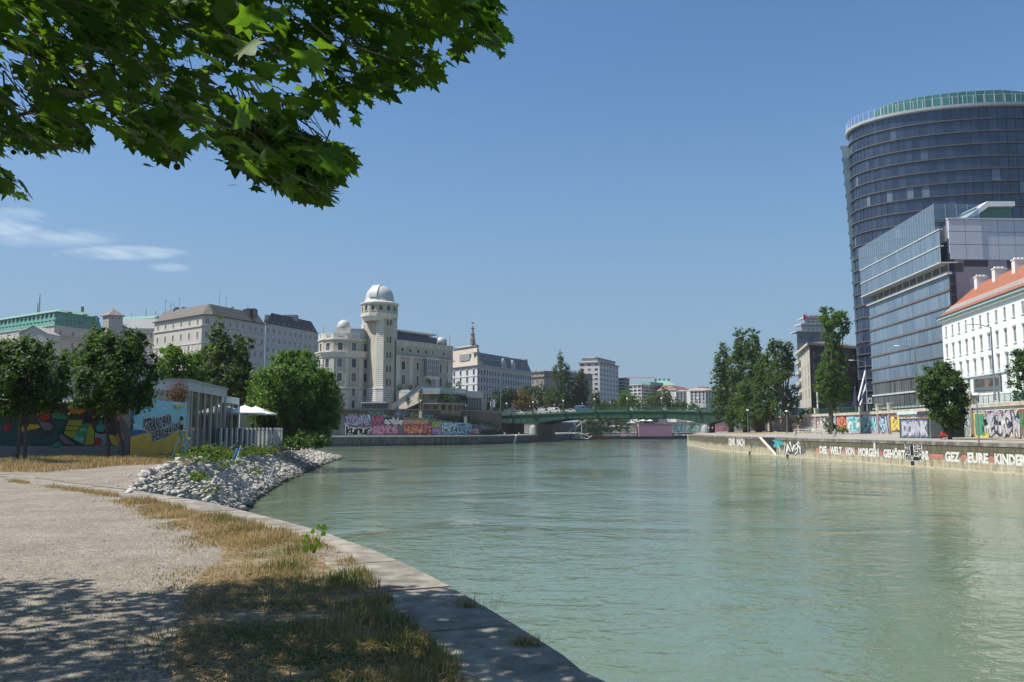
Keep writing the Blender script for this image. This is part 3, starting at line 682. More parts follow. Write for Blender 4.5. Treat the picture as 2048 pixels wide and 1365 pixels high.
# graffiti wall 1 with sloping top, grass ramp, wall 2
def g1top(s):
    pts = [(0, 9.2), (G1.spx(690), 8.9), (G1.spx(740), 8.7), (G1.spx(870), 7.5), (G1.spx(940), 6.4), (G1.spx(985), 5.2), (G1.L, 4.4)]
    for (a, za), (b, zb) in zip(pts, pts[1:]):
        if a <= s <= b: return za+(zb-za)*(s-a)/(b-a)
    return 4.4
t_g1 = thing('retaining_wall', (G1.p[4].x, G1.p[3].y, QF), 'sloping grey retaining wall with colourful graffiti below the observatory', 'retaining wall')
mb = MB(); ks = list(np.linspace(0, G1.L, 50))
for a, b in zip(ks, ks[1:]):
    mb.face([G1.pos(a, QF-.5), G1.pos(b, QF-.5), G1.pos(b, g1top(b)), G1.pos(a, g1top(a))], 0, [(a, 0), (b, 0), (b, g1top(b)), (a, g1top(a))])
    mb.face([G1.pos(a, g1top(a)), G1.pos(b, g1top(b)), G1.pos(b, g1top(b), -.6), G1.pos(a, g1top(a), -.6)], 0, [(a, 0), (b, 0), (b, .6), (a, .6)])
mb.build('wall', mat('grey_concrete_wall', (.17, .17, .18), scale=.4, var=.25, streak=.3), t_g1)
G2 = Line([(-425, 250), XY(440, 252, 830), XY(600, 253, 830), XY(700, 256, 830), XY(800, 260, 830), XY(880, 265, 830), XY(960, 280, 830), XY(1003, 305, 830)])
t_g2 = thing('retaining_wall', (G2.p[4].x, G2.p[3].y, 7), 'upper stone retaining wall with faded tags under the observatory terrace', 'retaining wall')
mb = MB(); wallstrip(mb, G2, 0, G2.L, 3, SL-.3); mb.build('wall', masonry('brown_stone', (.21, .18, .14), (.16, .14, .11), (.1, .09, .08), 1.2, .5, .02, stain=.6), t_g2)
mb = MB(); beam(mb, G2, 0, G2.L, SL-.32, SL+.05, -.8, .15); mb.build('coping', mat('brown_coping', (.30, .27, .22), scale=.5), t_g2)
m_slope = mat('slope_grass', (.075, .095, .045), scale=.6, var=.35, c2=(.15, .14, .08), bump=.5, bscale=4)
mb = MB()
for a, b in zip(ks, ks[1:]):
    fa, fb = a/G1.L*G2.L, b/G1.L*G2.L
    za, zb = max(g1top(a)+.3, 7.2), max(g1top(b)+.3, 7.2)
    mb.face([G1.pos(a, g1top(a)-.05, -.55), G1.pos(b, g1top(b)-.05, -.55), G2.pos(fb, zb, .05), G2.pos(fa, za, .05)])
tag(mb.build('slope', m_slope), kind='structure')
mb = MB(); mb.face([tuple(G2.pos(t, SL-.02, -.7)) for t in np.linspace(0, G2.L, 20)]+[(-8, 330, SL-.02), (-6, 600, SL-.02), (-6, 1400, SL-.02), (-900, 1400, SL-.02), (-900, 252, SL-.02)])
tag(mb.build('left_street', m_asph), kind='structure')
mb = MB(); mb.face([(-6, 480, 6), (1500, 520, 6), (1500, 2500, 6), (-6, 2500, 6)]); mb.face([(-6, 480, -1), (1500, 520, -1), (1500, 520, 6), (-6, 480, 6)])
tag(mb.build('far_bank_ground', m_land), kind='structure')
# faded graffiti: function used on several walls
def graf(parent, ln, pa, pb, z0, z1, txt, fill, line, bg=None, off=.05, bold=.06, wild=.8, seed=0, py=850, blobs=0, names=('graffiti_backing', 'graffiti_lettering')):
    a, b = ln.spx(pa, py), ln.spx(pb, py)
    if bg is not None:
        mb = MB(); n = 18; up = [ln.pos(a+(b-a)*k/n, z1+.08*(z1-z0)*math.sin(k*1.9+seed), off-.03) for k in range(n+1)]; dn = [ln.pos(a+(b-a)*k/n, z0-.03*(z1-z0)*math.sin(k*2.7+seed), off-.03) for k in range(n+1)]
        for k in range(n): mb.face([dn[k], dn[k+1], up[k+1], up[k]])
        mb.build(names[0], bg, parent)
    i = (b-a)*.04; h = (z1-z0)*.1
    mb = MB(); letters(mb, ln, a+i, b-i, z0+h, z1-h, txt, off=off, bold=bold+.05, wild=wild, seed=seed, space=.88); mb.build(names[1], line, parent)
    mb = MB(); letters(mb, ln, a+i, b-i, z0+h, z1-h, txt, off=off+.02, bold=bold-.02, wild=wild, seed=seed, space=.88)
    rg = random.Random(seed)
    mb.build(names[1], fill, parent)
    for k in range(blobs):
        mb = MB(); blob(mb, ln, a+(b-a)*rg.random(), z0+(z1-z0)*rg.uniform(.15, .85), (b-a)*rg.uniform(.02, .06), (z1-z0)*rg.uniform(.05, .16), off+.035, seed=rg.random()*9, n=12)
        mb.build('graffiti_patch', rg.choice([fill, line, m_wp, m_bk]), parent)
P_ = lambda n, c: flat(n, tuple(x*.78+.07*sum(c)/1.2+.01 for x in c), var=.3, scale=1.2, streak=.2)
pink, rose, plum, sky_, teal, oran, rust, yel, lime, blu, navy, lil, sil, gre, red, crm, bk = (P_('pink', (.62, .28, .36)), P_('rose', (.45, .08, .16)), P_('plum', (.17, .03, .11)), P_('sky', (.33, .62, .70)), P_('teal', (.06, .42, .42)), P_('orange', (.75, .22, .05)), P_('rust', (.30, .08, .04)), P_('yellow', (.75, .58, .05)), P_('lime', (.30, .42, .05)), P_('blue', (.10, .25, .48)), P_('navy', (.03, .04, .11)), P_('lilac', (.34, .30, .48)), P_('silver', (.45, .45, .50)), P_('green', (.04, .32, .13)), P_('red', (.48, .04, .04)), P_('cream', (.66, .58, .42)), m_bk)
g = lambda px, py: G1.z(px, py)
graf(t_g1, G1, 689, 740, 5.9, 8.7, 'SEGUA', lil, plum, sky_, seed=1)
graf(t_g1, G1, 690, 743, 3.0, 5.8, 'kunur', m_bk, m_wp, None, seed=2, bold=.05, wild=.5)
graf(t_g1, G1, 741, 767, 6.2, 8.5, 'RAP', rose, plum, plum, seed=3)
graf(t_g1, G1, 768, 806, 6.0, 8.2, 'solide', m_wp, navy, navy, seed=4)
graf(t_g1, G1, 746, 796, 3.0, 5.8, 'BEXOS', pink, rose, None, seed=5, blobs=4)
graf(t_g1, G1, 806, 856, 6.1, 7.5, 'JOINS BUNT', crm, rust, oran, seed=6, wild=.1, bold=.02)
graf(t_g1, G1, 806, 864, 2.95, 6.0, 'HWARRE', oran, plum, rust, seed=7, blobs=6)
graf(t_g1, G1, 864, 882, 5.2, 6.9, 'OO', lime, lime, lime, seed=8)
graf(t_g1, G1, 864, 882, 2.95, 5.2, 'ICE', lil, plum, pink, seed=9)
graf(t_g1, G1, 883, 942, 5.2, 6.7, 'SO', sky_, blu, blu, seed=10, wild=.2)
graf(t_g1, G1, 884, 944, 2.95, 5.6, 'ZEAKUN', sky_, navy, crm, seed=11, blobs=5)
graf(t_g1, G1, 944, 958, 2.95, 4.9, 'TR', crm, rust, oran, seed=12)
for pa, pb, z0, z1, tx, f_, l_ in ((788, 815, 8.6, 10.2, 'NECO', sil, blu), (820, 838, 8.2, 9.6, 'EA', lime, lime), (848, 866, 7.8, 9.3, 'OM', sky_, teal), (868, 905, 7.6, 9.0, 'RAUKA', lil, plum), (910, 930, 7.2, 8.4, 'TIL', sil, navy), (735, 770, 8.9, 10.2, 'YORE', sil, gre)):
    graf(t_g2, G2, pa, pb, z0, z1, tx, f_, l_, None, seed=pa, bold=.0, wild=.8, py=830)
# right upper wall murals
u = UW
zb_ = lambda px: RZ(*u.at(u.spx(px))[0])
def ug(pa, pb, h0, h1, txt, f_, l_, bg=None, **k): 
    zz = zb_((pa+pb)/2); graf(t_uw, u, pa, pb, zz+h0, zz+h1, txt, f_, l_, bg, py=850, **k)
ug(1630, 1655, 2.2, 4.2, 'SANKE', sil, navy, m_wp, seed=21, bold=.0)
ug(1655, 1671, .6, 3.9, 'IO', sky_, teal, sky_, seed=22)
ug(1676, 1693, .9, 4.0, 'RES', oran, rust, oran, seed=23, bold=.02, blobs=3)
ug(1696, 1752, .5, 3.6, 'TILZEBA', teal, sky_, m_wp, seed=24, blobs=9)
ug(1744, 1777, .4, 3.8, 'WNSA', sky_, navy, lil, seed=25, blobs=7)
ug(1782, 1800, .5, 3.5, 'BI', yel, plum, rust, seed=26)
ug(1797, 1835, 3.0, 3.9, 'AECOM', m_wp, oran, yel, seed=27, wild=.2)
ug(1835, 1880, 2.9, 3.3, 'AMUNT', oran, rust, yel, seed=28, wild=.2)
ug(1897, 1926, .2, 3.4, 'ORKE', rust, navy, sil, seed=29, blobs=6)
ug(1928, 1945, .2, 4.2, 'RH', sil, gre, m_wp, seed=30, blobs=3)
ug(1955, 1966, .2, 3.9, 'I', gre, yel, lime, seed=31, wild=.3)
ug(1966, 2042, .3, 4.0, 'METROM', sil, navy, crm, seed=32, bold=.07, blobs=16)
ug(1968, 2010, 3.2, 3.95, 'AUZR', pink, navy, yel, seed=33, bold=.02)
ug(2038, 2075, .4, 4.0, 'VAN', gre, red, gre, seed=34, blobs=4)
mb = MB(); a, b = u.spx(1928, 850), u.spx(2048, 850)+12; beam(mb, u, a, b, ST-1.0, ST-.5, .01, .06); mb.build('white_band', m_wp, t_uw)
mb = MB(); a, b = u.spx(1798, 830), u.spx(1838, 830); beam(mb, u, a, b, ST-.9, ST-.35, .33, .42); mb.build('banner', P_('pale_blue', (.5, .7, .75)), t_uw)
mb = MB(); a, b = u.spx(1838, 830), u.spx(1930, 830); beam(mb, u, a, b, ST-1.15, ST-.5, .01, .3); mb.build('dark_band', P_('dark_band', (.04, .035, .06)), t_uw)

# bank beyond the bridge
FQ = Line([(-40, 470), (10, 452), (30, 441), (62, 432), (86, 428), (120, 420)])
t_fq = thing('quay_wall', (40, 438, 0), 'distant low quay wall seen under the bridge arch', 'quay wall')
mb = MB(); wallstrip(mb, FQ, 0, FQ.L, -1, 3.0); mb.build('wall', m_lq, t_fq)
mb = MB(); beam(mb, FQ, 0, FQ.L, 2.7, 3.02, -1.5, .2); mb.build('coping', MATS['pale_coping'], t_fq)
mb = MB(); mb.face([tuple(FQ.pos(t, 2.98, -1)) for t in np.linspace(0, FQ.L, 12)]+[(120, 475, 2.98), (-40, 500, 2.98)]); tag(mb.build('far_promenade', MATS['left_promenade_paving']), kind='structure')
F2 = Line([(-45, 492), (20, 470), (60, 458), (110, 450), (200, 440)])
t_f2 = thing('retaining_wall', (50, 460, 3), 'distant graffiti covered retaining wall under the bridge arch', 'retaining wall')
mb = MB(); wallstrip(mb, F2, 0, F2.L, 2.5, 8.2); mb.build('wall', mat('far_wall_plaster', (.30, .30, .29), scale=.15, var=.35, streak=.3), t_f2)
mb = MB(); beam(mb, F2, 0, F2.L, 8.1, 8.5, -.8, .3); mb.build('coping', m_cope, t_f2)
for k, (pa, pb, tx, f_, l_) in enumerate(((1140, 1168, 'RAKO', sil, navy), (1346, 1372, 'SUEN', teal, navy), (1376, 1398, 'ILO', sky_, gre), (1300, 1340, 'TEAM', lil, plum), (1425, 1455, 'PROST', pink, red))): graf(t_f2, F2, pa, pb, 3.4, 6.8, tx, f_, l_, None, seed=k, bold=.03)
# ================================================================== BUILDINGS
m_frame_w = flat('window_white', (.62, .62, .60)); m_frame_d = flat('window_dark', (.04, .045, .05)); m_glass = glass('window_glass')
m_glass_l = glass('window_glass_blinds', (.06, .075, .085), (.28, .30, .31), p0=.1, p1=.9)
WINM = {}
def win_mesh(w, h, dep, style, frame, gl, trim):
    key = (round(w, 2), round(h, 2), dep, style, frame.name, gl.name, trim.name if trim else '')
    if key in WINM: return WINM[key]
    mb = MB(); a = w/2; y = dep-.03; t = min(.09, w*.09)
    mb.face([(-a, y, 0), (a, y, 0), (a, y, h), (-a, y, h)], 1)
    mb.box(-a, y-.07, 0, -a+t, y-.005, h, 0); mb.box(a-t, y-.07, 0, a, y-.005, h, 0); mb.box(-a+t, y-.07, h-t, a-t, y-.005, h, 0); mb.box(-a+t, y-.07, 0, a-t, y-.005, t, 0)
    if 'm' in style: mb.box(-t*.6, y-.072, t, t*.6, y-.006, h-t, 0)
    if 't' in style: mb.box(-a+t, y-.074, h*.66, a-t, y-.007, h*.66+t, 0)
    if trim:
        e = .14 if 's' in style else .2
        if 's' in style:
            mb.box(-a-e, -.09, 0, -a, .01, h, 2); mb.box(a, -.09, 0, a+e, .01, h, 2); mb.box(-a-e, -.1, h, a+e, .01, h+.18, 2)
        if 'l' in style: mb.box(-a-.2, -.22, h+.22, a+.2, .01, h+.45, 2)
        if 'p' in style:
            mb.v += [(-a-.3, -.25, h+.35), (a+.3, -.25, h+.35), (0, -.25, h+.95), (-a-.3, .01, h+.35), (a+.3, .01, h+.35), (0, .01, h+.95)]; k = len(mb.v)-6
            for q in ((0, 1, 2), (0, 3, 4, 1), (1, 4, 5, 2), (2, 5, 3, 0)): mb.f.append(tuple(k+j for j in q)); mb.m.append(2); mb.uv.append(None)
        mb.box(-a-.16, -.16, -.16, a+.16, .01, -.0, 2)
        if 'q' in style:
            for k in range(int(h/.55)): 
                if k % 2 == 0: mb.box(-a-.38, -.07, k*.55, -a-.141, .01, k*.55+.45, 2); mb.box(a+.141, -.07, k*.55, a+.38, .01, k*.55+.45, 2)
    me = bpy.data.meshes.new('window'); me.from_pydata(mb.v, [], mb.f)
    for x in (frame, gl, trim or frame): me.materials.append(x)
    me.polygons.foreach_set('material_index', mb.m); WINM[key] = me
    return me
class Building:
    def __init__(s, name, loc, label, wall, cat='building', group=None):
        s.root = thing(name, loc, label, cat, group); s.wall = wall; s.mb = MB(); s.wins = []
    def facade(s, A, B, z0, z1, wins, dep=.22, style='mt', frame=None, gl=None, trim=None, m=0, holes=True):
        """wins: (centre along the facade, width, sill height, height)"""
        A = Vector(A[:2]); B = Vector(B[:2]); d = (B-A); Ln = d.length; d.normalize(); n = Vector((d.y, -d.x)); mb = s.mb
        us = sorted(set([0, Ln]+[round(x, 4) for c, w, zb, h in wins for x in (c-w/2, c+w/2)])); zs = sorted(set([z0, z1]+[round(x, 4) for c, w, zb, h in wins for x in (zb, zb+h)]))
        P = lambda u, z, o=0: (A.x+d.x*u-n.x*o, A.y+d.y*u-n.y*o, z)
        occ = [(c-w/2, c+w/2, zb, zb+h) for c, w, zb, h in wins]
        for a, b in zip(us, us[1:]):
            run = None
            for c, e in zip(zs, zs[1:]):
                um, zm = (a+b)/2, (c+e)/2
                hole = any(o[0] < um < o[1] and o[2] < zm < o[3] for o in occ)
                if not hole and run is None: run = c
                if hole and run is not None: mb.face([P(a, run), P(b, run), P(b, c), P(a, c)], m, [(a, run), (b, run), (b, c), (a, c)]); run = None
            if run is not None: mb.face([P(a, run), P(b, run), P(b, z1), P(a, z1)], m, [(a, run), (b, run), (b, z1), (a, z1)])
        for x0, x1, y0, y1 in occ:
            mb.face([P(x0, y0), P(x0, y1), P(x0, y1, dep), P(x0, y0, dep)], m); mb.face([P(x1, y1), P(x1, y0), P(x1, y0, dep), P(x1, y1, dep)], m)
            mb.face([P(x0, y1), P(x1, y1), P(x1, y1, dep), P(x0, y1, dep)], m); mb.face([P(x1, y0), P(x0, y0), P(x0, y0, dep), P(x1, y0, dep)], m)
        ang = math.atan2(d.y, d.x)
        for c, w, zb, h in wins: s.wins.append((P(c, zb), ang, win_mesh(w, h, dep, style, frame or m_frame_w, gl or m_glass, trim)))
        return d, n
    def grid(s, A, B, z0, z1, rows, n=None, pitch=3.3, w=1.2, margin=None, skip=(), **k):
        Ln = (Vector(B[:2])-Vector(A[:2])).length; n = n or max(1, round(Ln/pitch)); mg = margin if margin is not None else Ln/n/2
        cs_ = [mg+(Ln-2*mg)*i/max(1, n-1) for i in range(n)] if n > 1 else [Ln/2]
        return s.facade(A, B, z0, z1, [(c, (r[2] if len(r) > 2 else w), r[0], r[1]) for i, c in enumerate(cs_) if i not in skip for r in rows], **k)
    def part(s, mb, name, m, **k): return mb.build(name, m, s.root, **k)
    def finish(s, poly=None, zt=None, rest=None, z0=0):
        """rest: (footprint, first index of the hidden sides, z1)"""
        if rest:
            P, i0, z1 = rest
            for a, b in zip(P[i0:], P[i0+1:]+[P[0]]): s.mb.face([(*a[:2], z0), (*b[:2], z0), (*b[:2], z1), (*a[:2], z1)], 0, [(0, z0), (9, z0), (9, z1), (0, z1)])
            s.mb.face([(*p[:2], z1) for p in P], 0)
        w = s.mb.build('wall', s.wall, s.root); s.wallobj = w
        inv = base_matrix(s.root).inverted()
        s.wins.sort(key=lambda q: Vector(q[0]).length)
        for i, (p, ang, me) in enumerate(s.wins[:95]):
            o = bpy.data.objects.new('window', me); o.location = p; o.rotation_euler = (0, 0, ang); link(o, s.root)
        rest_ = s.wins[95:]
        if rest_:
            v = []; f = []; mi = []; mats = []
            for p, ang, me in rest_:
                M_ = Matrix.Translation(p) @ Matrix.Rotation(ang, 4, 'Z'); k = len(v); v += [tuple(M_ @ q.co) for q in me.vertices]
                for x in me.materials:
                    if x not in mats: mats.append(x)
                for q in me.polygons: f.append(tuple(k+j for j in q.vertices)); mi.append(mats.index(me.materials[q.material_index]))
            me = bpy.data.meshes.new('more_windows'); me.from_pydata(v, [], f)
            for x in mats: me.materials.append(x)
            me.polygons.foreach_set('material_index', mi); o = bpy.data.objects.new('more_windows', me); tag(o, kind='stuff'); link(o, s.root)
    def band(s, pts, z0, z1, out, name='cornice', m=None, inn=.0):
        """a ledge running along the facades"""
        ln = Line(pts); mb = MB(); rings = []
        for i, p in enumerate(ln.p):
            a = (ln.p[i]-ln.p[i-1]).normalized() if i else None; b = (ln.p[i+1]-ln.p[i]).normalized() if i < len(ln.p)-1 else None
            n1 = Vector((a.y, -a.x)) if a else None; n2 = Vector((b.y, -b.x)) if b else None
            nn = n1 if n2 is None else n2 if n1 is None else (n1+n2)/max(.4, (n1+n2).dot(n1))
            ex = (a or b)*(out if b is None else 0)+(b or a)*(-out if a is None else 0)
            q0 = p-nn*inn; q1 = p+nn*out+ex
            rings.append([(q0.x, q0.y, z0), (q1.x, q1.y, z0), (q1.x, q1.y, z1), (q0.x, q0.y, z1)])
        mb.loft(rings, 0); mb.f.append((3, 2, 1, 0)); mb.m.append(0); mb.uv.append(None)
        return mb.build(name, m or s.wall, s.root)
def chimney(b, x, y, z0, z1, w=.6, l=1.6, m=None, name='chimney'):
    mb = MB(); mb.box(x-l/2, y-w/2, z0, x+l/2, y+w/2, z1); mb.box(x-l/2-.08, y-w/2-.08, z1, x+l/2+.08, y+w/2+.08, z1+.15); return mb.build(name, m, b.root)
def pole(b, x, y, z0, z1, r=.06, name='antenna', m=None, bars=0):
    mb = MB(); mb.tube([(x, y, z0), (x, y, z1)], [r, r*.6])
    for k in range(bars): mb.tube([(x-.8, y, z1-.3-k*.4), (x+.8, y, z1-.3-k*.4)], r*.5, seg=4)
    return mb.build(name, m or MATS['ladder_steel'], b.root)
bxy = lambda px, Y, py=700: XY(px, Y, py)

# ---------------------------------------------------------------- the observatory (Urania)
m_st = mat('observatory_render', (.43, .39, .32), scale=.35, var=.10, streak=.12); m_lt = mat('observatory_pale_stone', (.64, .61, .54), scale=.5, var=.08, streak=.12)
U = Building('observatory', (*bxy(757, 285), SL), 'cream observatory building with a white domed round tower and curved front above the canal', m_st)
ux = lambda px, Y: XY(px, Y, 740)
DC = Vector(ux(690, 284)); DR = 9.0
zz = lambda py, Y=276: Z(py, Y)
def ring_pts(c, r, a0, a1, n): return [(c.x+r*math.sin(math.radians(a0+(a1-a0)*k/n)), c.y-r*math.cos(math.radians(a0+(a1-a0)*k/n))) for k in range(n+1)]
pts = ring_pts(DC, DR, -105, 75, 6)
rowsD = [(zz(817), 2.6, 1.15), (zz(792.5), 2.6, 1.2), (zz(763.5), 2.9, 1.6), (zz(735.5), 2.9, 1.6)]
ztop = zz(703)
for i, (a, b) in enumerate(zip(pts, pts[1:])):
    U.facade(a, b, SL-1, ztop, [((Vector(b)-Vector(a)).length/2, r[2], r[0], r[1]) for r in rowsD], style='mtsq', frame=m_frame_d, trim=m_lt)
pu = ring_pts(DC, DR-.25, -105, 75, 6)
for a, b in zip(pu, pu[1:]): U.facade(a, b, ztop, zz(672), [((Vector(b)-Vector(a)).length/2, 1.6, zz(701), 2.5)], style='mtsq', frame=m_frame_d, trim=m_lt)
U.band(pts, zz(714.5), zz(709), .3, m=m_lt); U.band(pts, zz(709), zz(705), .7, m=m_lt); U.band(pts, zz(705), zz(703), 1.0, m=m_lt)
U.band(pts, zz(777), zz(775), .18, 'string_course', m_lt); U.band(pu, zz(681), zz(679), .25, 'string_course', m_lt)
U.band(pu, zz(679), zz(677.5), .45, m=m_lt)
# balustrade
mb = MB(); lnp = Line(pu); beam(mb, lnp, 0, lnp.L, zz(677.5), zz(676), -.1, .2); beam(mb, lnp, 0, lnp.L, zz(668), zz(666.5), -.12, .22)
s_ = .2
while s_ < lnp.L-.2:
    k = int(s_/ (lnp.L/6)); f = (s_ % (lnp.L/6))/(lnp.L/6)
    if .25 < f < .75: beam(mb, lnp, s_, s_+.16, zz(676), zz(668), -.02, .12); s_ += .4
    else: beam(mb, lnp, s_, s_+.5, zz(676), zz(668), -.08, .18); s_ += .5
U.part(mb, 'balustrade', m_lt)
# banded pilasters between the drum windows
for px, w_ in ((727, 2.6), (645, 1.6)):
    pass
for i, p in enumerate(pts[1:-1]):
    mb = MB()
    for (za, zb, wd) in ((SL-.9, zz(777.5), .75), (zz(774), zz(716), .62 if i not in (2, 3) else .5)):
        z = za
        while z < zb-.5:
            c = Vector(p); n = (c-DC).normalized(); t = Vector((-n.y, n.x)); M_ = Matrix.Translation((c.x, c.y, 0)) @ Matrix.Rotation(math.atan2(t.y, t.x), 4, 'Z')
            mb.box(-wd, -.12, z, wd, .2, z+.5, 0, M_); z += .62
    U.part(mb, 'banded_pilaster', m_lt)
# upper deck, small dome
mb = MB(); mb.prism(ccw(ring_pts(DC, DR-.3, -105, 75, 12)+[ux(745, 292), ux(640, 294)]), zz(677.9), zz(677.2)); U.part(mb, 'roof', m_lt)
mb = MB(); c = ux(689, 281); mb.box(c[0]-3.0, c[1]-2, zz(677), c[0]+2.9, c[1]+3, zz(656, 280)); U.part(mb, 'dome_base', m_lt)
m_dome = mat('dome_white', (.50, .50, .49), rough=.5, scale=.4, var=.06, streak=.10)
r_ = 2.15; z_ = zz(656, 281)
mb = MB(); mb.lathe([(r_, z_), (r_*1.02, z_+.5)]+[(r_*math.cos(a), z_+.5+r_*math.sin(a)) for a in np.linspace(.1, math.pi/2-.02, 8)], c[0]-.5, c[1], 20); U.part(mb, 'small_dome', m_dome, smooth=True)
c2 = ux(713, 279); mb = MB(); mb.box(c2[0]-2.0, c2[1]-1.5, zz(677), c2[0]+2.4, c2[1]+2, zz(659, 279)); U.part(mb, 'roof_cabin', flat('cabin_blue', (.20, .24, .32)))
mb = MB()
for x in (-2, -.6, .9, 2.4): mb.tube([(c2[0]+x, c2[1]-1.4, zz(659, 279)), (c2[0]+x, c2[1]-1.4, zz(652, 279))], .05, seg=4)
mb.tube([(c2[0]-2.2, c2[1]-1.4, zz(652, 279)), (c2[0]+2.6, c2[1]-1.4, zz(652, 279))], .05, seg=4); U.part(mb, 'roof_rail', MATS['galvanised_rail'])
# tower shaft: corner towards us
sh = [ux(722, 286), ux(727, 282), ux(752, 274.5), ux(767, 273.5), ux(787, 276), ux(793, 278)]
zt_ = zz(628, 274)
U.facade(sh[0], sh[1], SL-1, zt_, []); U.facade(sh[1], sh[2], SL-1, zt_, [((Vector(sh[2])-Vector(sh[1])).length*.45, 1.2, zz(801, 274), 2.7)], style='m', frame=m_frame_d)
U.facade(sh[2], sh[3], SL-1, zt_, [])
Ls = (Vector(sh[4])-Vector(sh[3])).length
ws = []
for y0, y1 in ((650.5, 639), (686, 672.5), (716.5, 703), (744.5, 731), (772, 758)):
    for f in (.36, .66): ws.append((Ls*f, .62, zz(y0, 273), zz(y1, 273)-zz(y0, 273)))
ws.append((Ls*.5, 1.3, zz(798, 273), 2.3))
U.facade(sh[3], sh[4], SL-1, zt_, ws, style='', frame=m_frame_d, trim=m_lt); U.facade(sh[4], sh[5], SL-1, zt_, [])
back = [ux(790, 290), ux(726, 292)]
for a, b in ((sh[5], back[0]), (back[0], back[1]), (back[1], sh[0])): U.mb.face([(*a, SL-1), (*b, SL-1), (*b, zt_), (*a, zt_)], 0, [(0, 0), (9, 0), (9, 30), (0, 30)])
ribs = Line([sh[2], sh[3]]); rb2 = Line([sh[4], sh[5]]); rb0 = Line([sh[0], sh[1]])
for r_, e0_, e1_, o_ in ((ribs, 0, 0, .22), (rb2, .25, 0, .14), (rb0, 0, .2, .12)):
    mb = MB(); z = SL
    while z < zt_-2.2: beam(mb, r_, -e0_, r_.L+e1_, z, z+.5, -.1, o_); z += .66
    U.part(mb, 'quoin', m_lt)
lw = [ux(722, 285.7), ux(727, 281.7), ux(752, 274.1), ux(767, 273.1), ux(787, 275.6), ux(794, 278)]
U.band(lw, zz(778, 273), zz(775.5, 273), .25, 'string_course', m_lt)
z = SL-.8
while z < zz(779, 273)-.5: U.band(lw, z, z+.45, .08, 'rusticated_course', m_lt); z += .62
# tower head
HC = Vector(ux(757.3, 278.3)); HR = 6.0; ph = ring_pts(HC, HR, -180, 180, 14)
z1_, z2_, z3_ = zz(634, 275), zz(630, 275), zz(607, 274)
for i, (a, b) in enumerate(zip(ph, ph[1:])):
    L1 = (Vector(b)-Vector(a)).length
    if 3 <= i <= 10: U.facade(a, b, z2_, z3_, [(L1/2, 1.1, zz(622, 274), zz(612.5, 274)-zz(622, 274))], style='m', frame=m_frame_d, trim=m_lt)
    else: U.facade(a, b, z2_, z3_, [])
mb = MB(); mb.lathe([(HR-1.1, z1_-1.4), (HR-.6, z1_-.5), (HR+.05, z1_+.1), (HR+.12, z2_+.35), (HR, z2_+.4)], HC.x, HC.y, 14, a0=-math.pi/2, a1=1.5*math.pi); U.part(mb, 'corbel', m_lt)
mb = MB(); mb.lathe([(HR, z3_-.3), (HR+.35, z3_), (HR+.4, z3_+.35), (HR-.6, z3_+.75), (4.7, z3_+.8)], HC.x, HC.y, 28); U.part(mb, 'tower_cornice', m_lt)
r_ = 4.62; z_ = z3_+.8
mb = MB(); prof = [(r_+.35, z_-.05), (r_+.25, z_+.5), (r_, z_+.75), (r_, z_+1.5)]+[(r_*math.cos(a), z_+1.5+(r_*.93)*math.sin(a)) for a in np.linspace(.08, math.pi/2-.01, 10)]
mb.lathe(prof, HC.x, HC.y, 32); dm = U.part(mb, 'observatory_dome', m_dome, smooth=True)
# shutter band over the slit
mb = MB(); wdt = 1.35
for sgn in (1,):
    A0 = math.radians(-14); t = Vector((math.cos(A0), math.sin(A0))); n = Vector((t.y, -t.x)); rings = []
    for a in np.linspace(.0, math.pi*.62, 14):
        rr2 = r_+.28; h = z_+1.3+(rr2*.95)*math.sin(a); o = rr2*math.cos(a)
        rings.append([(HC.x+n.x*o+t.x*(-wdt-.4)*1, HC.y+n.y*o+t.y*(-wdt-.4), h), (HC.x+n.x*o+t.x*(wdt-.4), HC.y+n.y*o+t.y*(wdt-.4), h), (HC.x+n.x*(o-.5*math.cos(a))+t.x*(wdt-.4), HC.y+n.y*(o-.5*math.cos(a))+t.y*(wdt-.4), h-.5*math.sin(a)), (HC.x+n.x*(o-.5*math.cos(a))+t.x*(-wdt-.4), HC.y+n.y*(o-.5*math.cos(a))+t.y*(-wdt-.4), h-.5*math.sin(a))])
    mb.loft(rings)
d_ = mb.build('slit_shutter', m_dome, dm)
# right wing
A = ux(792, 276); B = ux(903, 298); LW_ = (Vector(B)-Vector(A)).length
fr = lambda px: Line([A, B]).spx(px, 740)
rows_l = lambda y0, y1, Y: (zz(y0, Y), zz(y1, Y)-zz(y0, Y))
wl = []
for px, w_ in ((806.6, 1.7), (835, .95), (881.6, .9), (895, .9)):
    wl += [(fr(px), w_, zz(738.5), 2.7), (fr(px), w_, zz(767.5), 2.9)]
wl += [(fr(860), 1.2, zz(767.5), 2.9)]
for px, w_ in ((804, 1.3), (820, 1.2), (836, 1.2), (851, 1.1), (866, .7), (887, 1.2)): wl += [(fr(px), w_, zz(702), 1.1)]
U.facade(A, B, SL-1, zz(681), wl, style='mts', frame=m_frame_d, trim=m_lt)
C_ = ux(905.5, 304); U.facade(B, C_, SL-1, zz(681), [])
for a, b in ((C_, ux(890, 320)), (ux(890, 320), ux(790, 300))): U.mb.face([(*a, SL-1), (*b, SL-1), (*b, zz(681)), (*a, zz(681))], 0, [(0, 0), (9, 0), (9, 30), (0, 30)])
mb = MB(); mb.prism(ccw([A, B, C_, ux(890, 320), ux(790, 300)]), zz(682), zz(681.2)); U.part(mb, 'roof', flat('flat_roof', (.22, .22, .22)))
U.band([A, B], zz(713), zz(711), .9, 'balcony', m_lt); U.band([A, B], zz(690), zz(688.6), .35, m=m_lt); U.band([A, B, C_], zz(681), zz(679.5), .3, m=m_lt)
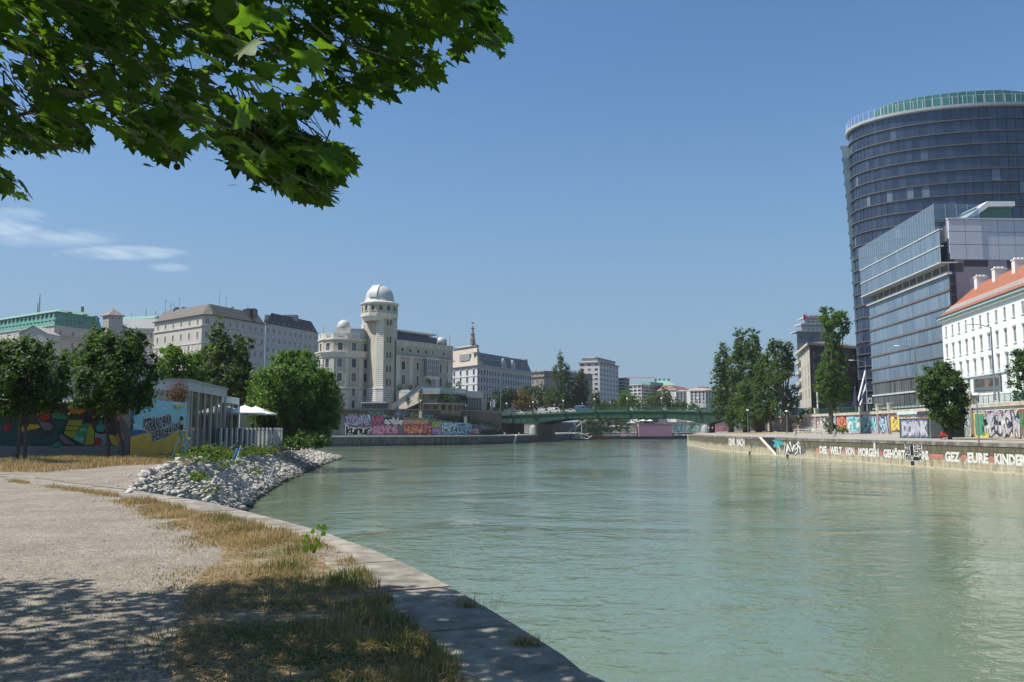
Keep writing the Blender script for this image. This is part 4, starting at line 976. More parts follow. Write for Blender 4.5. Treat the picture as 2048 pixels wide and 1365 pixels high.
lw2 = Line([A, B]); mb = MB(); beam(mb, lw2, 0, fr(846), zz(706.6), zz(706), .78, .85); beam(mb, lw2, fr(874), lw2.L, zz(706.6), zz(706), .78, .85)
for k in np.arange(.1, fr(846), .5): beam(mb, lw2, k, k+.08, zz(711), zz(706.6), .79, .84)
for k in np.arange(fr(874), lw2.L, .5): beam(mb, lw2, k, k+.08, zz(711), zz(706.6), .79, .84)
U.part(mb, 'balcony_rail', flat('rail_grey', (.25, .27, .28)))
mb = MB()
for k in range(7):
    a = lw2.L*k/7+.3; beam(mb, lw2, a, a+1.0, zz(688), zz(681.5), -.05, .1)
    for j in np.arange(a+1.2, lw2.L*(k+1)/7, .38): beam(mb, lw2, j, j+.2, zz(688), zz(681.5), -.02, .06)
U.part(mb, 'balustrade', m_lt)
for px in (796, 822, 868+5, 899):
    mb = MB(); z = zz(777)
    while z < zz(716): beam(mb, lw2, max(0, fr(px)-1.0), min(lw2.L, fr(px)+.9), z, z+.5, -.05, .18); z += .62
    U.part(mb, 'banded_pilaster', m_lt)
# glazed bay
a, b = fr(848), fr(872); mb = MB(); beam(mb, lw2, a-.1, b+.1, zz(713), zz(710.5), .05, 1.6); U.part(mb, 'bay_window_cap', m_lt); mb = MB(); beam(mb, lw2, a-.1, b+.1, zz(755), zz(749), .05, 1.5); U.part(mb, 'bay_window_base', m_lt)
mb = MB(); beam(mb, lw2, a, b, zz(749), zz(713), .3, 1.35, 1)
for k in range(7): t = a+(b-a)*k/6; beam(mb, lw2, t-.06, t+.06, zz(749), zz(713), 1.35, 1.45, 0)
for y in (749, 737, 725, 713.7): beam(mb, lw2, a, b, zz(y), zz(y)+.12, 1.36, 1.43, 0)
U.part(mb, 'bay_window', [m_frame_w, glass('bay_glass', (.16, .19, .19), (.3, .32, .3), island=True)])
# roof storey of the wing
A2, B2 = ux(795, 284), ux(893, 303); mb = MB(); l3 = Line([A2, B2])
mb.loft([[l3.pos(0, zz(682, 284)), l3.pos(0, zz(682, 284), -8), l3.pos(0, zz(664, 284), -8), l3.pos(0, zz(664, 284))], [l3.pos(l3.L, zz(682, 284)), l3.pos(l3.L, zz(682, 284), -8), l3.pos(l3.L, zz(668, 284), -8), l3.pos(l3.L, zz(668, 284))]]); U.part(mb, 'roof_storey', flat('zinc_dark', (.09, .10, .13)))
mb = MB(); beam(mb, l3, -.5, l3.L*.72, zz(664, 284), zz(660.5, 284), -9, 1.2); U.part(mb, 'roof_slab', m_lt)
mb = MB(); c = ux(881.5, 300); mb.lathe([(1.5, zz(689, 299)), (1.55, zz(684, 299))]+[(1.75*math.cos(a), zz(684, 299)+1.75*math.sin(a)) for a in np.linspace(-.4, math.pi/2-.02, 8)], c[0], c[1], 16); U.part(mb, 'small_dome', m_dome, smooth=True)
for px, y0, y1, Y in ((645, 667, 647, 283), (874.5, 688, 661, 292), (898.5, 695, 667, 297)):
    c = ux(px, Y); mb = MB(); mb.tube([(c[0], c[1], zz(y0, Y)), (c[0], c[1], zz(y0, Y)+1.2), (c[0], c[1], zz(y1, Y))], [.28, .2, .04]); U.part(mb, 'finial', m_st)
# terrace pavilion: lower storey, open restaurant, glass balustrade
TP = [ux(783, 270), ux(846, 262), ux(880, 261.5), ux(912, 264), ux(931, 271), ux(936, 285)]
T1 = [ux(838, 268), ux(846, 265.5), ux(880, 265), ux(908, 267.5), ux(926, 274), ux(930, 290)]
zg, zm, zr = SL-2.2, zz(806.5, 263), zz(787.5, 264)
Bq = MB()
m_sand = mat('pavilion_sandstone', (.40, .34, .24), scale=.5, var=.15, streak=.3)
oldwall = U.mb; U.mb = MB()
for i, (a, b) in enumerate(zip(T1, T1[1:])):
    n_ = max(1, round((Vector(b)-Vector(a)).length/2.4)); U.grid(a, b, zg, zm-.3, [(zz(821, 265), 1.7)], n=n_, w=1.5, style='m', frame=m_frame_d)
U.mb.face([(*p, zm-.3) for p in T1]+[(*ux(838, 300), zm-.3)])
pav = U.mb.build('pavilion_base', m_sand, U.root); U.mb = oldwall
mb = MB(); mb.prism(ccw(TP[1:]+[ux(846, 290)]), zm-.3, zm, bottom=True); U.part(mb, 'restaurant_floor', m_sand)
mb = MB(); mb.prism(ccw(TP[1:]+[ux(846, 290)]), zr-.25, zr+.55, bottom=True); U.part(mb, 'terrace_slab', mat('slab_concrete', (.36, .35, .33), scale=.7, streak=.3))
mb = MB(); mb.prism(ccw([ux(850, 269), ux(905, 270.5), ux(922, 277), ux(920, 295), ux(850, 295)]), zm, zr-.25); U.part(mb, 'restaurant_glazing', glass('restaurant_glass', (.05, .035, .035), (.10, .07, .06)))
mb = MB(); lt = Line(TP[1:]); lt.L = lt.s[-1]
for k in np.arange(.3, lt.L, 2.1): beam(mb, lt, k, k+.12, zm, zr-.25, -.35, -.22)
U.part(mb, 'terrace_posts', flat('post_brown', (.10, .07, .06)))
mb = MB(); beam(mb, lt, 0, lt.L-.1, zm+.05, zm+1.0, -.12, -.04); U.part(mb, 'restaurant_parapet', flat('parapet_slate', (.06, .07, .08)))
mb = MB(); beam(mb, lt, 0, lt.L-.1, zr+.6, zr+1.65, -.1, -.06)
m_gb = glass('balustrade_glass', (.26, .36, .36), (.32, .42, .42), spec=.5); U.part(mb, 'glass_balustrade', m_gb)
mb = MB(); l4 = Line([ux(793, 275.5), ux(846, 263)]); mb.loft([[l4.pos(0, SL-1), l4.pos(0, SL-1, -6), l4.pos(0, zr+.5, -6), l4.pos(0, zr+.5)], [l4.pos(l4.L, SL+2.5), l4.pos(l4.L, SL+2.5, -6), l4.pos(l4.L, zr+.5, -6), l4.pos(l4.L, zr+.5)]])
U.part(mb, 'terrace_wall', m_st)
mb = MB(); beam(mb, l4, 0, l4.L, zr+.6, zr+1.5, -.1, -.06); U.part(mb, 'glass_balustrade', m_gb)
# outside stair
def flight(pa, ya, Ya, pb, yb, Yb, w=2.0):
    P0 = D(pa, ya, Ya); P1 = D(pb, yb, Yb); dd = (P1-P0); n_ = 14; mb = MB(); nn = Vector((dd.y, -dd.x, 0)).normalized()*w
    for k in range(n_):
        a = P0+dd*(k/n_); b = P0+dd*((k+1)/n_); z = b.z
        mb.loft([[a, a-nn, a-nn+Vector((0, 0, z-a.z)), a+Vector((0, 0, z-a.z))], [Vector((b.x, b.y, a.z)), Vector((b.x, b.y, a.z))-nn, b-nn, b]])
    mb.loft([[P0+Vector((0, 0, -.9)), P0-nn+Vector((0, 0, -.9)), P0-nn+Vector((0, 0, -.3)), P0+Vector((0, 0, -.3))], [P1+Vector((0, 0, -.9)), P1-nn+Vector((0, 0, -.9)), P1-nn+Vector((0, 0, -.3)), P1+Vector((0, 0, -.3))]])
    st = mb.build('outside_stair', m_lt, U.root)
    mb = MB(); off = nn.normalized()*.06
    q = [P0+off, P1+off]; mb.loft([[q[0]+Vector((0, 0, -.2)), q[0]+off+Vector((0, 0, -.2)), q[0]+off+Vector((0, 0, .95)), q[0]+Vector((0, 0, .95))], [q[1]+Vector((0, 0, -.2)), q[1]+off+Vector((0, 0, -.2)), q[1]+off+Vector((0, 0, .95)), q[1]+Vector((0, 0, .95))]])
    mb.build('stair_rail', flat('stair_panel', (.24, .27, .28)), st)
flight(783, 816, 262, 812, 795, 262); flight(812, 796, 262, 846, 771, 263)
mb = MB(); ln = Line([ux(726, 268), ux(778, 266)]); beam(mb, ln, 0, ln.L, zz(807, 267), zz(804.5, 267), -3, 1.2); U.part(mb, 'canopy', flat('canopy_grey', (.35, .37, .38)))
mb = MB(); beam(mb, ln, 0, ln.L, SL, zz(807, 267), -2, .2, 1)
for k in np.linspace(0, ln.L-.15, 9): beam(mb, ln, k, k+.12, SL, zz(807, 267), .2, .32, 0)
U.part(mb, 'entrance_glazing', [m_frame_d, glass('entrance_glass', (.04, .05, .06), (.1, .11, .12))])
# low annex right of the pavilion
lx = Line([ux(930, 282), ux(963, 290)]); mb = MB(); beam(mb, lx, 0, lx.L, zz(796, 286), zz(783, 286), -8, .4); U.part(mb, 'annex_roof', mat('annex_white', (.5, .5, .5), streak=.2))
mb = MB(); beam(mb, lx, 0, lx.L, SL-1.5, zz(796, 286), -7, -.1, 1)
for k in np.linspace(0, lx.L-.3, 7): beam(mb, lx, k, k+.25, SL-1.5, zz(796, 286), -.1, .1, 0)
U.part(mb, 'annex_glazing', [flat('annex_post', (.4, .36, .3)), m_glass])
U.finish()

# ---------------------------------------------------------------- white corner palace right of it, with slate mansard
m_wh = mat('white_stucco', (.52, .52, .52), scale=.3, var=.07, streak=.08); m_slate = mat('slate', (.13, .145, .165), scale=1.2, var=.2, rough=.5)
W_ = Building('corner_palace', (*bxy(955, 360), SL), 'white stucco corner palace with pale mansard pavilion and slate roof beside the observatory', m_wh)
a, b, c = bxy(890, 372, 760), bxy(954.5, 350, 760), bxy(1063, 398, 760)
zc = Z(730.5, 350); rws = [(Z(748.5, 350), 2.0), (Z(764, 350), 2.1), (Z(781, 350), 2.2), (Z(797, 350), 2.2), (Z(813, 350), 2.0)]
W_.grid(a, b, SL-1, zc, rws, n=5, w=1.25, style='mtsl', frame=m_frame_d, trim=m_wh); W_.grid(b, c, SL-1, zc, rws, n=21, w=1.0, style='mts', frame=m_frame_d, trim=m_wh)
W_.finish(rest=([a, b, c, bxy(1058, 425), bxy(905, 400)], 2, zc), z0=SL-1)
for y, o in ((732.5, .5), (731, .9)): W_.band([a, b, c], Z(y, 350), Z(y-1.6, 350), o, m=m_wh)
for y in (752.5, 768.5, 785, 801): W_.band([a, b, c], Z(y, 350), Z(y-1, 350), .18, 'string_course', m_wh)
def mansard(b, poly, z0, z1, ins, m, name='roof', mt=None, top=True, ins2=None, z2=None):
    P = ccw(poly); Q = offset_poly(P, ins); rings = [[(*p, z0) for p in P], [(*p, z1) for p in Q]]
    if ins2 is not None: rings.append([(*p, z2) for p in offset_poly(P, ins2)])
    mb = MB(); mb.loft(rings, 0, cap=True); return mb.build(name, m, b.root)
pv = [bxy(897, 371), bxy(955, 351), bxy(967, 356), bxy(962, 370), bxy(915, 385)]
mansard(W_, pv, zc+.3, Z(693.5, 355), 2.3, mat('pavilion_roof_pale', (.42, .36, .29), scale=.8, var=.12), 'pavilion_roof')
pt = offset_poly(ccw(pv), 1.9); mb = MB(); mb.prism(pt, Z(693.5, 355), Z(690.5, 355)); W_.part(mb, 'pavilion_cap', m_slate)
pt2 = offset_poly(ccw(pv), 3.5); mb = MB(); mb.prism(pt2, Z(690.5, 355), Z(687, 355)); W_.part(mb, 'roof_crown', m_wh)
l5 = Line([bxy(897, 371), bxy(955, 351)]); mb = MB(); beam(mb, l5, l5.spx(918, 715), l5.spx(937, 715), Z(722, 360), Z(709, 360), -1.2, -.3, 1)
for k in np.linspace(l5.spx(918, 715), l5.spx(937, 715)-.2, 6): beam(mb, l5, k, k+.18, Z(722, 360), Z(709, 360), -.3, -.2, 0)
W_.part(mb, 'studio_window', [m_frame_w, m_glass_l])
mansard(W_, [bxy(957, 352.5), c, bxy(1058, 425), bxy(960, 378)], zc+.3, Z(704.5, 352), 2.2, m_slate, 'mansard_roof')
l6 = Line([bxy(957, 352), c]); mb = MB(); beam(mb, l6, .5, l6.L-.3, Z(705, 352), Z(703.5, 352), -4, -1.7); W_.part(mb, 'roof_ledge', m_wh)
for px in (964, 969, 974, 979, 984, 989, 994, 999, 1018, 1035, 1042, 1047):
    s = l6.spx(px, 715); mb = MB(); beam(mb, l6, s-.5, s+.5, Z(724, 352), Z(716, 352), -1.6, -.75, 1); beam(mb, l6, s-.65, s+.65, Z(716, 352), Z(715, 352), -1.8, -.65, 0); W_.part(mb, 'dormer', [m_wh, m_glass])
for px in (1008, 1027):
    s = l6.spx(px, 715); mb = MB(); beam(mb, l6, s-1.9, s+1.9, zc, Z(718, 352), -2.5, .1, 0); beam(mb, l6, s-1.2, s+1.2, Z(718, 352), Z(712, 352), -2.5, .05, 0); beam(mb, l6, s-.5, s+.5, Z(711.9, 352), Z(709, 352), -2.3, 0, 0); beam(mb, l6, s-.5, s+.5, Z(729, 352), Z(720, 352), .1, .13, 1); W_.part(mb, 'ornate_dormer', [m_wh, m_glass])
for px in (975, 990, 1012, 1040, 1052): x, y = bxy(px, 375+(px-975)*.35); chimney(W_, x, y, Z(704.5, 352)-1, Z(700, 352), m=m_wh)
# church spire far behind
S_ = thing('church_spire', (*bxy(945.5, 700), SL), 'slender dark stone church spire with a cross finial rising behind the corner palace', 'church tower')
x, y = bxy(945.5, 700, 660); zb, ztip = SL, Z(652, 700); m_sp = mat('spire_stone', (.17, .145, .14), scale=.3, var=.3)
mb = MB(); mb.lathe([(5, zb), (5, zb+30), (4.2, Z(700, 700)), (2.6, Z(690, 700)), (1.8, Z(680, 700)), (1.5, Z(675, 700)), (1.2, Z(668, 700)), (.6, Z(659, 700)), (.35, Z(657, 700))], x, y, 8)
for k in range(5):
    z = Z(692, 700)+k*4.6; r = 3.6-k*.6; mb.lathe([(r*.7, z), (r*.7+.3, z+.6), (r*.6, z+1.2)], x, y, 8)
mb.build('spire', m_sp, S_)
mb = MB(); mb.lathe([(.35, Z(657, 700)), (1.3, Z(655.8, 700)), (.35, Z(654.8, 700))], x, y, 8); mb.box(x-.2, y-.2, Z(655, 700), x+.2, y+.2, ztip); mb.box(x-1, y-.2, Z(653.6, 700), x+1, y+.2, Z(653.1, 700)); mb.build('cross', m_sp, S_)

# ---------------------------------------------------------------- left background row
m_cream = mat('cream_render', (.50, .47, .41), scale=.25, var=.08, streak=.1); m_eave = flat('eave_dark', (.10, .075, .065)); m_tile = mat('grey_tile_roof', (.135, .12, .105), scale=1.3, var=.2)
B1 = Building('apartment_palace', (*bxy(412, 400), SL), 'large cream corner building with grey tiled hipped roof behind the tall dense tree', m_cream)
a, b, c = bxy(309, 432, 650), bxy(412, 400, 640), bxy(530, 440, 650); ze = Z(629.5, 400)
rws = [(Z(644.5, 400), 2.0), (Z(678, 400), 3.0), (Z(707, 400), 3.2), (Z(737, 400), 3.2)]
rws = [(Z(646, 400), 2.1), (Z(674, 400), 2.7), (Z(702, 400), 3.0), (Z(730, 400), 3.0), (Z(758, 400), 3.0)]
b1, b2 = bxy(402, 402), bxy(424, 403)
B1.grid(a, b1, SL, ze, rws, n=6, w=1.3, style='mts', frame=m_frame_w, trim=m_cream); B1.grid(b1, b2, SL, ze, rws, n=1, w=1.8, style='mts', trim=m_cream); B1.grid(b2, c, SL, ze, rws, n=8, w=1.3, style='mts', trim=m_cream)
pl = [a, b1, b2, c]; B1.finish(rest=(pl+[bxy(529, 506), bxy(315, 506)], 3, ze), z0=SL)
B1.band(pl, ze-.1, ze+.35, .9, 'eave', m_eave); B1.band(pl, Z(652, 400), Z(649.5, 400), .45, m=m_cream); B1.band(pl, Z(686, 400), Z(684.5, 400), .25, 'string_course', m_cream)
mb = MB()
for px in (326, 340, 354, 368, 382, 394):
    s = Line(pl).spx(px, 720); beam(mb, Line(pl), s-.45, s+.45, SL, Z(688, 400), 0, .25)
B1.part(mb, 'pilasters', mat('cream_pale', (.68, .66, .60)))
mansard(B1, pl+[bxy(528, 462), bxy(315, 462)], ze+.35, Z(605.5, 402), 4.2, m_tile, 'roof')
l7 = Line(pl)
for px in (346, 358, 371, 428, 466, 491, 517):
    s = l7.spx(px, 625); mb = MB(); z = Z(627.5 if px < 412 else 629, 400)+.6; mb.loft([[l7.pos(s-.55, z, -.9), l7.pos(s+.55, z, -.9), l7.pos(s+.55, z, -1.7), l7.pos(s-.55, z, -1.7)], [l7.pos(s-.55, z+1.2, -1.6), l7.pos(s+.55, z+1.2, -1.6), l7.pos(s+.55, z+1.0, -2.4), l7.pos(s-.55, z+1.0, -2.4)]]); B1.part(mb, 'skylight', m_frame_d)
zr_ = Z(605.5, 402)
for px, w_ in ((354, 2.5), (368, 3.6), (388, 1.8), (421, 4.5), (430, 5), (498, 5.2), (508, 3)):
    x, y = bxy(px, 428 if px < 412 else 432, 620); mb = MB(); mb.box(x-w_/2, y-1.5, zr_-3, x+w_/2, y+1.5, zr_+(.9 if px > 412 else .6)); mb.box(x-w_/4, y-.8, zr_+.6, x+w_/4, y+.8, zr_+1.4); B1.part(mb, 'roof_housing', m_eave)
for px, py in ((331, 600), (341, 605), (344, 605), (349, 605), (359, 597), (439, 579), (452, 594), (496, 608)):
    x, y = bxy(px, 430, 610); pole(B1, x, y, zr_-2, Z(py, 430), .09, bars=2 if px in (331, 359, 452) else 0)
x, y = bxy(466, 430, 610); mb = MB(); mb.tube([(x, y, zr_-2), (x, y, zr_+1.2)], .1)
mb.lathe([(.1, 0), (.5, .12), (.85, .35)], 0, 0, 10); 
for i in range(len(mb.v)-30, len(mb.v)): v = mb.v[i]; mb.v[i] = (x+v[0], y-.2-v[2], zr_+1.2+v[1])
B1.part(mb, 'satellite_dish', flat('dish_grey', (.35, .35, .36)))
m_dkroof = mat('dark_tile_roof', (.055, .045, .045), scale=1.5, var=.2); m_blind = glass('grey_shutters', (.20, .20, .21), (.27, .27, .28), rough=.7, spec=.2)
B2_ = Building('office_building', (*bxy(585, 450), SL), 'long cream building with dark brown roof and grey shuttered windows between trees', mat('cream_render_b', (.50, .48, .43), scale=.25, var=.07))
a, b = bxy(531, 441, 660), bxy(636, 485, 660); ze = Z(648, 441)
B2_.grid(a, b, SL, ze, [(Z(664.5, 441), 2.4), (Z(684, 441), 2.4), (Z(703.5, 441), 2.4), (Z(723, 441), 2.4), (Z(742, 441), 2.4)], n=10, w=1.9, style='m', gl=m_blind)
pl = [a, b]; B2_.finish(rest=(pl+[bxy(637, 510), bxy(535, 500)], 1, ze), z0=SL); B2_.band(pl, ze-.3, ze+.1, .5, m=m_cream)
for y in (669, 688.5): B2_.band(pl, Z(y, 441), Z(y-1, 441), .2, 'string_course', m_cream)
mansard(B2_, pl+[bxy(637, 510), bxy(535, 500)], ze+.1, Z(624, 445), 4.0, m_dkroof)
l8 = Line(pl)
for k in range(10):
    s = l8.L*(k+.6)/10.4; mb = MB(); beam(mb, l8, s-.75, s+.75, ze+.8, ze+2.7, -2.6, -.75, 0); beam(mb, l8, s-.5, s+.5, ze+1.1, ze+2.4, -.75, -.7, 1); B2_.part(mb, 'dormer', [m_dkroof, m_blind])
for px, w_ in ((548, 9), (582, 7.5)):
    x, y = bxy(px, 470, 625); mb = MB(); mb.box(x-w_/2, y-2, Z(624, 445)-2, x+w_/2, y+2, Z(624, 445)+1.5); B2_.part(mb, 'roof_housing', flat('housing_grey', (.16, .17, .19)))
# low glass-roofed link
m_mint = mat('copper_green', (.17, .33, .26), scale=.5, var=.14, streak=.15, rough=.6); m_mint2 = mat('copper_green_dark', (.07, .25, .19), scale=.6, var=.18, streak=.2, rough=.6)
B3 = Building('link_building', (*bxy(270, 470), SL), 'low cream building with sloping glass roof below copper green roofs at far left', m_cream)
a, b = bxy(236, 462, 660), bxy(309, 462, 660); ze = Z(657, 462); B3.grid(a, b, SL, ze, [(Z(676, 462), 2.6), (Z(700, 462), 2.6)], n=6, w=1.4, trim=m_cream, style='mt'); B3.finish(rest=([a, b, bxy(309, 490), bxy(236, 490)], 1, ze), z0=SL)
l9 = Line([a, b]); mb = MB()
for k in range(14):
    s = l9.L*.18+l9.L*.58*k/14; e = s+l9.L*.58/14-.12; mb.loft([[l9.pos(s, ze+.1, 0), l9.pos(e, ze+.1, 0), l9.pos(e, ze, -.3), l9.pos(s, ze, -.3)], [l9.pos(s, Z(638, 466), -6), l9.pos(e, Z(638, 466), -6), l9.pos(e, Z(638, 466)-.2, -6.3), l9.pos(s, Z(638, 466)-.2, -6.3)]])
B3.part(mb, 'glass_roof', glass('roof_glass', (.22, .28, .38), (.38, .44, .52), island=True, p0=0, p1=1))
mb = MB(); mb.loft([[l9.pos(0, ze+.05, .3), l9.pos(0, ze+.05, -.5), l9.pos(0, Z(636, 466), -7), l9.pos(0, Z(637, 466), -6)], [l9.pos(l9.L, ze+.05, .3), l9.pos(l9.L, ze+.05, -.5), l9.pos(l9.L, Z(636, 466), -7), l9.pos(l9.L, Z(637, 466), -6)]])
mb.v = [(v[0], v[1], v[2]-.18) for v in mb.v]; B3.part(mb, 'roof', flat('roof_grey', (.2, .21, .22)))
mb = MB(); l9b = Line([bxy(240, 500, 640), bxy(309, 500, 640)]); mb.loft([[l9b.pos(0, SL), l9b.pos(0, SL, -12), l9b.pos(0, Z(640, 500), -12), l9b.pos(0, Z(640, 500))], [l9b.pos(l9b.L, SL), l9b.pos(l9b.L, SL, -12), l9b.pos(l9b.L, Z(637, 500), -12), l9b.pos(l9b.L, Z(637, 500))]]); B3.part(mb, 'rear_block', m_cream)
mb = MB(); mb.loft([[l9b.pos(0, Z(640, 500), .3), l9b.pos(0, Z(632, 500), -5), l9b.pos(0, Z(640, 500), -12)], [l9b.pos(l9b.L, Z(637, 500), .3), l9b.pos(l9b.L, Z(629, 500), -5), l9b.pos(l9b.L, Z(637, 500), -12)]]); B3.part(mb, 'rear_roof', m_mint)
for px, py in ((263, 627), (272, 630), (292, 619), (311, 622)): x, y = bxy(px, 505, 630); pole(B3, x, y, Z(636, 500), Z(py, 505), .2, 'flue', m_eave)
# turret pavilion
B4 = Building('turret', (*bxy(226, 455), SL), 'square turret with brown pyramid roof and round windows beside copper roof', mat('turret_render', (.36, .335, .31), scale=.3, var=.08))
c0 = Vector(bxy(226, 458, 640)); P4 = [(c0.x-5.6, c0.y), (c0.x-.5, c0.y-3.6), (c0.x+5.4, c0.y), (c0.x, c0.y+5)]; z0_, z1_ = SL, Z(631.5, 455)
for q0, q1 in zip(P4[:2], P4[1:3]): B4.grid(q0, q1, z0_, z1_, [(Z(638, 455), .9)], n=2, w=.9, style='')
B4.finish(rest=(P4, 2, z1_), z0=SL)
mb = MB(); Pe = offset_poly(ccw(P4), -.8); mb.loft([[(*p, z1_-.1) for p in Pe], [(*p, z1_+.3) for p in Pe], [(c0.x+.0, c0.y, Z(617, 455))]*4], cap=False); B4.part(mb, 'roof', mat('turret_roof', (.23, .19, .16)))
pole(B4, c0.x, c0.y, Z(618, 455), Z(614, 455), .12, 'finial')
# ministry with copper mansard
B5 = Building('ministry_building', (*bxy(118, 440), SL), 'wide cream building under a high copper green mansard roof at far left', m_cream)
a, b, c = bxy(-120, 520, 660), bxy(108, 440, 660), bxy(206, 470, 660); ze = Z(651, 440)
B5.grid(a, b, SL, ze, [(Z(667, 440), 2.2), (Z(690, 440), 2.6), (Z(713, 440), 2.6)], n=18, w=1.3, style='mt'); B5.grid(b, c, SL, ze, [(Z(668, 440), 2.4), (Z(692, 440), 2.6), (Z(716, 440), 2.6)], n=4, w=1.5, style='mts', trim=m_cream)
pl = [a, b, c]; P5 = pl+[bxy(200, 500), bxy(-120, 560)]; B5.finish(rest=(P5, 2, ze), z0=SL)
B5.band(pl, ze-.2, ze+.2, .5, m=m_cream); B5.band(pl, Z(677, 440), Z(675, 440), .8, m=m_cream); B5.band([b, c], Z(670.5, 440), Z(669.5, 440), 1.2, 'balcony', m_cream)
mansard(B5, P5, ze+.2, Z(622.5, 442), 2.6, m_mint2, 'lower_roof')
Q5 = offset_poly(ccw(P5), 1.9); mb = MB(); Q6 = offset_poly(ccw(P5), 9.5); mb.loft([[(*p, Z(623, 442)) for p in Q5], [(*p, Z(622, 442)) for p in Q5], [(*p, Z(611, 442)) for p in Q6]]); B5.part(mb, 'upper_roof', m_mint)
lq = Line(offset_poly(ccw(P5), -.0)[:0] or pl)
def dorm(s, z, w_, h, o=-2.3): 
    mb = MB(); beam(mb, lq, s-w_/2, s+w_/2, z, z+h, o-.5, o+1.6, 0); beam(mb, lq, s-w_/2+.15, s+w_/2-.15, z+.15, z+h-.2, o+1.6, o+1.66, 1); beam(mb, lq, s-w_/2-.2, s+w_/2+.2, z+h, z+h+.3, o-.4, o+1.9, 2); B5.part(mb, 'dormer', [m_mint2, m_glass_l, m_eave])
sB = lq.s[1]
for k in range(17): dorm(sB-2.5-k*4.0, Z(649, 440), 1.7, 2.3); 
for k in range(15): dorm(sB-3.0-k*4.6, Z(631, 440), 1.3, 1.7, -2.6)
for px in (139, 164): dorm(lq.spx(px, 645), Z(649.5, 445), 2.4, 2.4)
for px in (144, 175, 196): dorm(lq.spx(px, 632), Z(632, 450), 1.5, 1.8, -2.6)
x, y = bxy(79, 470, 610); mb = MB()
for dx, dy in ((-.4, 0), (.4, 0), (0, .5)): mb.tube([(x+dx, y+dy, Z(617, 450)), (x, y, Z(588, 470))], [.16, .08], seg=4)
for k in range(8): z = Z(615-k*3.2, 470); mb.tube([(x-.4, y, z), (x+.4, y, z+.5)], .07, seg=3)
mb.tube([(x-.9, y, Z(616, 450)), (x-.9, y, Z(607, 470))], .2, seg=5); B5.part(mb, 'antenna_mast', m_eave)
x, y = bxy(165, 470, 620); chimney(B5, x, y, Z(618, 450), Z(614.5, 470), 1, 1.1, m_eave)
# small gable in front at left
B6 = Building('gabled_house', (*bxy(60, 400), SL), 'pale gabled house roof showing between the treetops at far left', m_cream)
a, b = bxy(38, 405, 670), bxy(95, 405, 670); zg_ = Z(668, 405)
B6.facade(a, b, SL, zg_, [((Vector(b)-Vector(a)).length/2, 1.4, Z(675, 405)-2, 1.4)]); B6.mb.face([(*a, zg_), (*b, zg_), ((a[0]+b[0])/2, a[1], Z(653, 405))]); B6.finish(rest=([a, b, (b[0], b[1]+12), (a[0], a[1]+12)], 1, zg_), z0=SL)
mb = MB(); xm = (a[0]+b[0])/2; zt = Z(653, 405)
for q in (a, b): mb.loft([[(q[0], q[1]-.4, zg_-.1), (xm, q[1]-.4, zt+.05), (xm, q[1]-.4, zt+.35), (q[0], q[1]-.4, zg_+.2)], [(q[0], q[1]+12, zg_-.1), (xm, q[1]+12, zt+.05), (xm, q[1]+12, zt+.35), (q[0], q[1]+12, zg_+.2)]])
B6.part(mb, 'roof', mat('pale_roof', (.40, .36, .32)))

# ---------------------------------------------------------------- middle distance
m_gb_ = mat('grey_brown_render', (.26, .235, .21), scale=.25, var=.12, streak=.2)
B7 = Building('apartment_block', (*bxy(1100, 450), SL), 'grey brown rounded apartment block behind the tall poplars left of the bridge', m_gb_)
pl = [bxy(1062, 455, 760), bxy(1088, 448, 760), bxy(1120, 450, 760), bxy(1185, 475, 760)]; ze = Z(744, 450)
for q0, q1 in zip(pl, pl[1:]): B7.grid(q0, q1, SL, ze, [(Z(751.5, 450), 1.5), (Z(768, 450), 1.9), (Z(780, 450), 1.9), (Z(792, 450), 1.9)], pitch=2.9, w=1.1, style='m')
B7.finish(rest=(pl+[bxy(1180, 500), bxy(1066, 480)], 3, ze), z0=SL); B7.band(pl, Z(755.5, 450), Z(753.5, 450), .5, m=mat('dark_band', (.12, .11, .1))); B7.band(pl, ze-.2, ze+.3, .6, 'eave', m_gb_)
for px in (1072, 1084, 1092, 1120, 1143, 1150): x, y = bxy(px, 462); chimney(B7, x, y, ze, ze+1.3, m=m_pier)
m_hi = mat('pale_render', (.47, .465, .47), scale=.2, var=.05)
B8 = Building('tower_block', (*bxy(1199, 500), 6), 'pale ten storey residential tower block with stepped roof behind the bridge', m_hi)
a, b, c = bxy(1158.5, 506, 760), bxy(1199.5, 500, 760), bxy(1237, 532, 760); ze = Z(725.5, 500); dz = Z(725.5, 500)-Z(735.2, 500)
rws = [(ze-1.9-k*dz, 1.35) for k in range(10)]
B8.grid(a, b, 6, ze, rws, n=3, w=2.0, style='m', frame=m_frame_d); B8.grid(b, c, 6, ze, rws, n=6, w=1.9, style='m', frame=m_frame_d)
P8 = [a, b, c, bxy(1234, 545), bxy(1160, 525)]; B8.finish(rest=(P8, 2, ze), z0=6); B8.band([a, b, c], ze-.1, ze+.35, .7, 'eave', mat('eave_brown', (.22, .18, .16)))
up = offset_poly(ccw(P8), 2.0); mb = MB(); mb.prism(up, ze, Z(716.5, 500)); B8.part(mb, 'setback_storey', m_hi); mb = MB(); mb.prism(offset_poly(up, -.5), Z(716.5, 500), Z(715.2, 500)); B8.part(mb, 'roof_slab', MATS['eave_brown'])
mb = MB(); mb.prism(offset_poly(up, 2.5), Z(715.2, 500), Z(712, 500)); B8.part(mb, 'lift_housing', m_hi)
